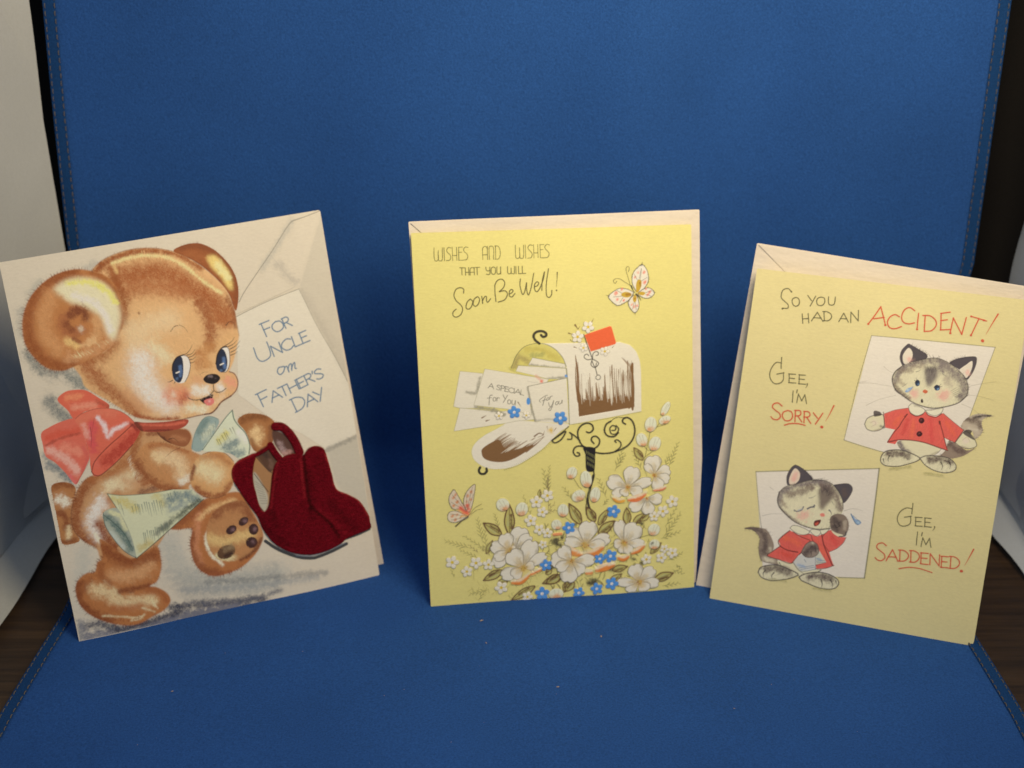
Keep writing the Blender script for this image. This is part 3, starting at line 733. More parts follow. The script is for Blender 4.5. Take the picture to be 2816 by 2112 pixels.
('B',[394,410,45,32],1.44,K[124],.7,'np1'),('S',[311,549,2,-33],.39,K[125],.7,1),('S',[325,557,2,-44],.39,K[125],.7,1),
('S',[334,555,3,-48],.39,K[125],.7,1),('S',[340,551,2,-48],.39,K[125],.7,1),('S',[352,550,1,-39],.39,K[125],.7,1),
('S',[364,558,2,-42],.39,K[125],.7,1),('S',[373,557,3,-57],.39,K[125],.7,1),('S',[383,553,3,-65],.39,K[125],.7,1),
('S',[396,549,3,-48],.39,K[125],.7,1),('S',[404,557,4,-65],.39,K[125],.7,1),('S',[416,557,3,-52],.39,K[125],.7,1),
('S',[427,550,3,-63],.39,K[125],.7,1),('S',[434,551,2,-45],.39,K[125],.7,1),('S',[339,424,0,-55],.39,K[125],.7,1),
('S',[346,422,0,-52],.39,K[125],.7,1),('S',[356,432,0,-36],.39,K[125],.7,1),('S',[366,427,0,-32],.39,K[125],.7,1),
('S',[373,428,0,-41],.39,K[125],.7,1),('S',[382,426,0,-51],.39,K[125],.7,1),('S',[391,439,0,-39],.39,K[125],.7,1),
('S',[399,432,0,-55],.39,K[125],.7,1),('S',[406,434,1,-43],.39,K[125],.7,1),('S',[419,447,0,-30],.39,K[125],.7,1),
('S',[423,439,0,-51],.39,K[125],.7,1),('S',[436,444,0,-41],.39,K[125],.7,1),('S',[443,447,0,-57],.39,K[125],.7,1),
('S',[256,587,4,-43],.26,K[125],.5,1),('S',[264,576,3,-33],.26,K[125],.5,1),('S',[268,563,3,-41],.26,K[125],.5,1),
('S',[270,548,3,-35],.26,K[125],.5,1),('S',[469,576,9,-48],.39,K[125],.7,1),('S',[478,576,6,-31],.39,K[125],.7,1),
('S',[496,582,9,-45],.39,K[125],.7,1),('S',[615,522,-78,-51,-75,-48,-89,-58,-80,-48],.4,K[126],.8),('S',[219,624,62,-19,109,-13,99,-1],.32,K[127],.7),
('S',[219,624,30,-74,22,-66,16,-80,5,-85],.32,K[128],.8),('F',[190,545,57,9,22,-63,18,-80,4,-88,-43,37,-39,71,-21,60],K[129],.13,1,1,None,'curl'),
('B',[208,517,41,-70,26,-82],1.91,K[130],.9,'curl'),('B',[204,449,40,-71],1.41,K[131],.7,'curl'),('B',[219,543,34,-28,17,-59],1.02,K[132],.8,'curl'),
('S',[189,535,35,-42,36,-56,22,-67],.38,K[133],.8),('S',[190,545,-2,-54,21,-60,39,-71,43,-39],.32,K[134],.8),
]),
('newspaper',2,0,'ink','newspaper held up in the far paw',[
('F',[600,753,14,46,24,44,32,35,31,5,32,-19,-10,-33,-78,-90],K[135],.13,1,1,None,'np2'),('B',[644,821,34,43],1.73,K[136],.8,'np2'),
('B',[667,796,33,36],2,K[137],.9,'np2'),('S',[642,796,0,-29],.27,K[125],.6,1),('S',[653,815,1,-26],.27,K[125],.6,1),
('S',[666,824,1,-19],.27,K[125],.6,1),('S',[681,823,0,-23],.27,K[125],.6,1),('S',[690,827,0,-39],.27,K[125],.6,1),
('S',[706,843,0,-29],.27,K[125],.6,1),('S',[718,856,0,-31],.27,K[125],.6,1),
('F',[645,741,65,68,56,57,33,27,11,-54,32,-54,9,-61,-10,-37,-43,-15,-37,30,-58,21],K[138],.13,1,1,None,'np3'),
('B',[745,733,43,13],2.29,K[139],.85,'np3'),('B',[768,701,41,-1],2.03,K[140],.8,'np3'),('B',[724,772,31,22],1.75,K[141],.8,'np3'),
('B',[816,790,21,-39],1.76,K[142],.8,'np3'),('S',[712,776,9,-30],.33,K[143],.7,1),('S',[722,775,11,-38],.34,K[143],.7,1),
('S',[737,790,12,-38],.34,K[143],.7,1),('S',[747,802,14,-44],.34,K[143],.7,1),('S',[757,796,13,-42],.34,K[143],.7,1),
('S',[776,815,8,-25],.34,K[143],.7,1),('S',[788,817,11,-37],.34,K[143],.7,1),('S',[645,741,65,68,56,57,33,27],.4,K[144],.85),
('S',[799,893,2,-41,16,-34,24,-39,10,-52,-9,-40],.47,K[145],.85),('S',[600,753,14,46,24,44,32,35,31,5,32,-19],.26,K[146],.7),
]),
('bow',2,0,'ink',None,[
('F',[86,1060,33,28,38,4,49,-10,45,-39,38,-39,-23,-23,-74,13,-52,-25,-21,41],K[147],.12,1,1,None,'b1'),('B',[128,1065,50,-2],1.49,K[148],.8,'b1'),
('B',[145,1016,88,-2],1.49,K[149],.7,'b1'),('B',[248,1025,34,-27],1.26,K[150],.7,'b1'),
('F',[-2,930,35,20,52,16,59,4,14,-41,13,-76,3,-55,-19,-37,-33,-48,-25,-24,-30,55,-35,53,-32,33,-4,51],K[151],.12,1,1,None,'b2'),
('B',[25,906,64,9,50,-3],1.85,K[152],.8,'b2'),('B',[17,854,66,-53,28,-59],1.85,K[153],.9,'b2'),('B',[80,856,57,-31],2.11,K[154],.7,'b2'),
('B',[8,876,66,21,76,7],.61,K[155],.6,'b2'),('B',[153,842,11,-49,-28,-56],.88,K[156],.7,'b2'),('B',[102,689,-19,38],.88,K[157],.7,'b2'),
('S',[171,853,4,-55,-20,-41,-56,-68],.25,K[158],.6),
('F',[141,969,36,19,65,9,62,-13,46,-31,33,-44,17,-31,-42,-60,-75,-61,-72,-45,-35,1,-6,45,5,46,-8,76,-16,56],K[159],.12,1,1,None,'b3'),
('B',[159,956,67,22,76,-7],2.12,K[160],.8,'b3'),('B',[235,956,20,-37,5,-49,29,22,54,18],1.01,K[161],.95,'b3'),
('B',[206,934,-8,-52,-4,-61],1.88,K[162],.85,'b3'),('B',[174,933,5,-48],1.25,K[163],.7,'b3'),('B',[388,867,-73,-54,-86,-53],2.58,K[164],.9,'b3'),
('B',[184,796,18,-44],1.51,K[165],.6,'b3'),('B',[368,905,23,-24],.9,K[166],.8,'b3'),('S',[372,905,-55,-38,-65,-43,-59,-50,-22,-44],.38,K[167],.85),
('S',[171,730,12,-17,28,-1,72,45,75,61],.38,K[168],.85),('S',[198,922,-3,-47,-9,-39],.38,K[169],.6,1),('S',[220,959,-19,-58],.25,K[170],.5,1),
('S',[144,969,33,19,65,9,62,-13,46,-31,33,-44],.25,K[171],.7),
('F',[378,913,49,-10,77,-10,97,-6,-15,-29,-56,-8,-78,7,-53,15],K[172],.13,1,1,None,'b4'),('B',[406,898,95,-20,86,-2],.64,K[173],.7,'b4'),
('B',[388,908,14,-36],1.03,K[174],.8,'b4'),('B',[421,868,109,-16],.52,K[175],.8,'b4'),
]),
('head',2,0,'ink',None,[

('F',[313,1580,30,28,42,21,66,17,65,4,63,-7,62,-18,49,-23,70,-56,57,-62,43,-68,16,-77,2,-69,1,-55,-11,-33,-15,-39,-17,-39,-22,-38,21,-14,8,-39,-13,-34,-27,-22,-44,-21,-32,-29,-22,-12,-67,0,-47,-4,-79,6,-76,17,-49,22,-45,38,-56,51,-56,46,-28,32,-6,38,-17,36,-10,21,36,28,116,15,66,90,11,105,-19,82,-31,44],K[176],.25,1,1,None,'hd'),
('B',[433,1537,98,6,94,-19,88,-66,75,-79,42,-74],5.06,K[177],.9,'hd'),('B',[444,1482,109,-2,112,-36],4.44,K[178],.75,'hd'),
('B',[735,1387,22,-72,2,-75,-7,-47],2.77,K[179],.8,'hd'),('B',[790,1311,51,-22,26,38],2.92,K[180],.75,'hd'),
('B',[394,1529,20,-69,2,-67,-14,-51],2.14,K[181],.85,'hd'),('B',[326,1578,53,19,25,-83],1.87,K[182],.85,'hd'),
('B',[341,1596,75,29,98,15,95,-13,85,-38,64,-57],1.5,K[183],.9,'hd'),('B',[857,1396,16,-70,0,-69],1.2,K[184],.7,'hd'),
('B',[399,1601,79,15,71,-1,75,-18,65,-42,62,-69,58,-55,24,-18],.82,K[185],.7,'hd'),('B',[404,1594,7,-34],.63,K[186],.7,'hd'),
('U',[400,1604,79,16,70,-1,76,-16,65,-43,62,-67,69,-71],1,K[187],90,0,.19,.6),
('U',[404,1590,72,15,71,1,75,-18,65,-43,62,-69,63,-66],1.26,K[188],90,180,.19,.5),('B',[441,1309,11,-55,48,60,94,12],5.37,K[189],.7,'hd'),
('B',[451,1166,-6,-73,29,-66,57,-51],5.92,K[50],.9,'hd'),('B',[524,1215,32,-45],3.23,K[190],.6,'hd'),
('B',[214,1204,39,-66,41,-61,54,-63,43,-55],3.49,K[191],.85,'hd'),('B',[228,1215,77,8,46,46],2.74,K[192],.8,'hd'),
('B',[367,1051,31,-52,43,-55],2.17,K[193],.7,'hd'),('B',[388,939,74,-27,96,-17],1.15,K[194],.85,'hd'),
('B',[758,1192,-37,-21,-1,-55],2.26,K[195],.7,'hd'),('B',[793,1200,65,25],2,K[196],.6,'hd'),('B',[701,1167,-16,-59],1.98,K[197],.6,'hd'),
('B',[556,1006,38,-7],4.32,K[198],.9,'hd'),('B',[614,996,-25,-30],1.58,K[199],.6,'hd'),('B',[559,1005],1.44,K[200],.6,'hd'),
('B',[656,1009,39,-10],2.64,K[201],.9,'hd'),('B',[657,1057,25,-11],1.98,K[202],.6,'hd'),('B',[757,1013,11,-16],1.6,K[50],.9,'hd'),
('B',[807,1026,11,-16],2.29,K[203],.85,'hd'),('B',[617,933,64,-18],2.24,K[53],.8,'hd'),('B',[770,962,-37,-21],1.34,K[204],.7,'hd'),
('S',[813,1065,21,-15,9,-37,-13,-34,-27,-22],.47,K[205],.85),('S',[803,957,-44,-19,-31,-29,-23,-13,-27,0],.61,K[206],.9),
('S',[678,896,-40,-1,-47,-4,-41,-2],.47,K[207],.75),('S',[621,978,22,-12,33,-1,31,8,27,20],.39,K[208],.9),
('S',[733,994,13,-11,20,0,21,11],.4,K[208],.9),('F',[669,964,35,10,23,3,-7,-19,-21,-18,-16,4],K[209],.07),
('F',[684,954,19,7,23,-2,1,-17,-16,-11,-18,4],K[210],.07),('B',[707,949],.53,K[211]),('S',[736,1025,-3,-32],.4,K[208],.9),
('S',[685,1072,17,8,20,-2],.26,K[212],.7,1),('S',[593,1279,17,17,22,3,19,-11,12,-23],.39,K[213],.85,1),
('S',[830,1269,17,14,15,-6,9,-20],.4,K[213],.85,1),('S',[621,980,-4,15],.33,K[214],.6,1),
('F',[480,1376,-2,-4,-3,-2,-3,0,-2,3,0,4,1,4,3,2,3,-1,2,-2],K[215],.19,.7),('U',[387,936,-45,38,-56,51,-56,46],1.03,K[216],60,0,.16,.5),
('U',[639,1609,-63,16,-64,6,-64,-4,-67,-17,-35,-22],1.68,K[217],120,180,.19,.55),
('U',[641,1626,-62,19,-63,7,-65,-5,-66,-16,-42,-21],.52,K[218],60,180,.16,.5),('N',[494,1515,48,-100],'hd',2600,2.42,.19,.22),
('N',[409,990,-40,75],'hd',900,1.93,.16,.2),('S',[321,1241,66,90,11,105,-19,82,-31,44],.38,K[219],.5),
('S',[313,1580,30,28,42,21,66,17,65,4,63,-7,62,-18,49,-23,70,-56,57,-62,43,-68,16,-77,2,-69,1,-55],.31,K[220],.4),
]),
('nose',2,0,'ink',None,[
('F',[697,1052,18,14,27,1,20,-9,7,-16,-15,-15,-18,-5,-23,7,-12,9],K[221],.07),('B',[723,1058,11,-1],.6,K[222],.85),('B',[749,1046],.47,K[223],.7),
]),
('eye',2,0,'ink',None,[
('F',[572,1109,8,29,20,24,27,7,19,-12,6,-34,-14,-42,-20,-29,-25,-2,-20,16],K[50],.1),
('F',[571,1109,14,39,25,18,12,-12,-2,-41,-10,-41,-17,-20,-20,18],K[224],.1),('B',[607,1122,-3,-41],.72,K[225],.85),('B',[586,1071],.65,K[226],.7),
('S',[587,1096,13,3],.59,K[50],.95),('S',[572,1109,8,29,20,24,27,7],.59,K[208],.95),('S',[627,1169,19,-12,6,-34,-14,-42,-20,-29],.33,K[227],.8),
]),
('eye',2,0,'ink',None,[
('F',[761,1108,13,39,22,26,23,3,8,-21,-7,-55,-19,-32,-22,0,-16,13],K[50],.1),
('F',[761,1109,13,41,21,20,14,-19,2,-43,-13,-35,-19,-5,-17,15],K[224],.1),('B',[799,1128,-2,-41],.74,K[225],.85),('B',[778,1076],.67,K[226],.7),
('S',[779,1101,14,4],.6,K[50],.95),('S',[761,1108,13,39,22,26,23,3],.6,K[208],.95),('S',[819,1176,8,-21,-7,-55,-19,-32,-22,0],.33,K[227],.8),
]),
('eyelashes',2,0,'ink',None,[
('S',[625,1169,18,4,18,15,13,19],.39,K[208],.9,1),('S',[644,1166,21,3,17,16],.39,K[208],.9,1),('S',[650,1155,17,4,18,12],.39,K[208],.9,1),
('S',[652,1144,15,1,13,8],.39,K[208],.9,1),('S',[652,1130,13,0,9,6],.39,K[208],.9,1),('S',[566,1067,-13,-5,-9,2],.39,K[208],.9,1),
('S',[576,1059,-6,-8],.39,K[208],.9,1),('S',[802,1177,26,10,19,11,11,14],.4,K[208],.9,1),('S',[826,1175,22,7,18,14],.4,K[208],.9,1),
('S',[831,1163,26,10,24,19],.4,K[208],.9,1),('S',[833,1149,21,7,20,15],.4,K[208],.9,1),('S',[831,1136,17,4,15,8],.4,K[208],.9,1),
]),
('ear',2,0,'ink',None,[

('F',[313,1580,-60,16,-69,-6,-66,-28,-61,-51,-38,-59,-19,-63,-1,-75,29,-66,41,-48,53,-19,52,9,79,25,68,26,45,39,36,62,7,85,-15,82,-34,48],K[228],.25,1,1,None,'ear'),
('B',[239,1583,-77,-15,-69,-43,-47,-58,-23,-68,-1,-78,36,-78,61,-40,57,1],3.08,K[229],.88,'ear'),
('B',[312,1573,56,-47,32,-77,6,-81,-13,-38],1.12,K[230],.8,'ear'),('B',[132,1500,-37,-73,-8,-84,38,-71],3.42,K[231],.8,'ear'),
('B',[161,1226,97,18,68,29],2.47,K[232],.8,'ear'),
('F',[148,1524,68,35,80,-8,63,-37,31,-64,8,-68,-19,-63,-25,-43,-27,37,-15,69,-37,39,-46,26,-40,25],K[190],1.34,.95),
('B',[213,1541,81,-5,62,-41,29,-57],1.35,K[233],.9,'ear'),('B',[223,1487,69,-36,41,-59,14,-69],1.6,K[50],.8,'ear'),
('B',[151,1504,30,-43],1.59,K[234],.6,'ear'),('B',[238,1426,-59,-18,-20,-43,25,-37,52,12],2.11,K[235],.8,'ear'),
('B',[204,1411,39,8,14,-29],2.1,K[236],.9,'ear'),('B',[173,1376,20,-29],1.48,K[56],.8,'ear'),('B',[292,1372,3,-61,-43,-26],2.5,K[237],.8,'ear'),
('B',[231,1344],1.37,K[238],.6,'ear'),('B',[168,1305,32,-32],1.48,K[239],.85,'ear'),('B',[224,1269,55,25],1.24,K[240],.6,'ear'),
('B',[193,1307,22,-16],.87,K[241],.7,'ear'),('U',[180,1230,78,14,68,29],2.11,K[82],30,20,.25,.6),
('U',[313,1580,-60,16,-69,-6,-66,-28,-61,-51,-38,-59,-19,-63,-1,-75,29,-66,41,-48,53,-19,52,9],1.62,K[242],220,180,.19,.6),
('N',[114,1503,37,-71],'ear',1300,2.07,.18,.24),
]),
('ear',2,0,'ink',None,[
('F',[660,1619,29,17,47,7,45,-7,48,-31,34,-39,27,-45,16,-50,2,-54,-10,-54,-17,-35,-16,74,-37,67,-56,68,-58,48],K[243],.19,1,1,None,'ear2'),
('B',[694,1628,66,2,74,-40,54,-82,13,-91,-11,-53],1.43,K[44],.8,'ear2'),('B',[716,1599,62,-22],1.96,K[244],.7,'ear2'),
('F',[795,1575,37,2,33,-46,20,-50,-2,-61,-20,13,-20,47,-33,45],K[245],.92,.95),('B',[839,1535,31,-59],1.59,K[246],.8,'ear2'),
('B',[719,1578,58,-55,50,-61],.78,K[220],.8,'ear2'),('U',[660,1619,29,17,47,7,45,-7,48,-31,34,-39,27,-45,16,-50,2,-54,-10,-54],.78,K[67],70,0,.16,.5),
('N',[708,1633,30,-58],'ear2',500,1.95,.19,.24),
]),
('waistband_opening',2,0,'ink',None,[
('F',[867,675,24,20,50,12,27,-51,-25,-74,-22,-53,-26,-80,-26,-35,-25,45,-5,86,6,70],K[247],.14,1,1,None,'op'),
('F',[867,675,24,20,50,12,24,-50,-16,-47,-26,-24,-23,33,-22,40],K[248],.27,1,1,None,'op2'),('B',[903,683,28,-41],1.38,K[249],.8,'op2'),
('B',[931,642,2,-36],1.11,K[250],.7,'op2'),('F',[844,573,11,26,26,-62,15,-60,-15,-54,-12,-9,-23,59],K[251],.21,1,1,None,'op3'),
('S',[849,558,31,-28],.21,K[252],.6),('S',[850,545,31,-25],.21,K[252],.6),('S',[852,532,30,-22],.21,K[252],.6),('S',[853,518,30,-18],.21,K[252],.6),
('S',[855,505,29,-16],.21,K[252],.6),('S',[856,492,30,-13],.21,K[252],.6),('S',[858,479,29,-10],.21,K[252],.6),('S',[859,466,29,-7],.21,K[252],.6),
('S',[861,453,28,-5],.21,K[252],.6),('S',[868,671,32,-52,29,-38],.34,K[253],.9),('S',[851,593,24,-47,26,-48],.34,K[254],.9),
('S',[867,675,-20,-60,-7,-70,6,-86,22,-47],.41,K[255],.9),('F',[961,771,37,-14,42,-43,18,-68,-57,-3,-26,33,-18,46],K[256],.28,1,1,None,'op4'),
('B',[984,710,14,-45],1.25,K[257],.8,'op4'),('B',[990,659,35,1],1.11,K[258],.7,'op4'),
]),
('shoe_sole',2,0,'ink',None,[
('S',[855,277,36,-37,45,-35,58,-34,55,-17,36,0,67,12,68,19],1.53,K[259],.95),('S',[982,181,69,-17,73,8,90,18],.56,K[260],.7),
('S',[1213,209,63,8,61,14],1.23,K[259],.95),('S',[1224,212,83,12],.36,K[261],.7),
]),
('velvet_trousers',2,1,'velvet',None,[
('S',[976,788,29,-9,26,-31,22,-47,13,-49],3.87,K[262]),('S',[941,707,15,-38,22,-40],3.04,K[262]),('S',[860,675,36,9,49,23],1.78,K[262]),
('F',[1082,638,28,24,37,4,32,-21,10,-45,10,-74,11,-75,51,-38,47,-40,28,-57,16,-48,6,-25,-43,-16,-46,-8,-49,-12,-28,-16,-68,-19,-73,-2,-68,20,-52,31,-49,50,-32,65,-15,60,-27,56,-28,62,-25,62,0,50,27,35,44,16,46,6,-19,-55,-13,-61,6,-66,6,-58,17,-29,24,28,21,75,16,61,23,45,35,22,50,5,26,-12],K[262],.11,1,1,None,'vel'),
('B',[1183,623,18,-97,11,-75,56,-39,45,-47,35,-88],.64,K[263],.7,'vel'),('B',[755,576,0,50,30,33,83,23],.54,K[264],.6,'vel'),
('B',[870,281,60,-64,80,-38],.56,K[265],.6,'vel'),('B',[1094,647,52,12,32,-21],.7,K[266],.6,'vel'),('B',[965,635,86,6],.55,K[267],.5,'vel'),
('B',[982,794,46,-21,33,-63,17,-53],.48,K[268],.6),('B',[947,610,-26,-81,-21,-96,7,-88],1.8,K[269],.6,'vel'),
('B',[1094,553,-7,-99,-10,-114],1.84,K[269],.6,'vel'),('B',[844,387,43,-81,61,-63],1.8,K[269],.6,'vel'),
('B',[1171,393,60,-85,36,-52],1.86,K[269],.6,'vel'),('B',[1144,602,9,-89],2.84,K[270],.5,'vel'),
('B',[1082,635,-3,-79,-3,-100,8,-67,61,-71,45,-90],.84,K[271],.85,'vel'),('B',[1066,623,-5,-78,-4,-100],.63,K[272],.55,'vel'),
('B',[960,622,-24,-67,-18,-68,-19,-61],.62,K[273],.5,'vel'),('B',[1111,376,62,-71,48,-68],.85,K[274],.45,'vel'),
('N',[894,348,30,-78],'vel',1500,.97,.28,.4),
]),
]
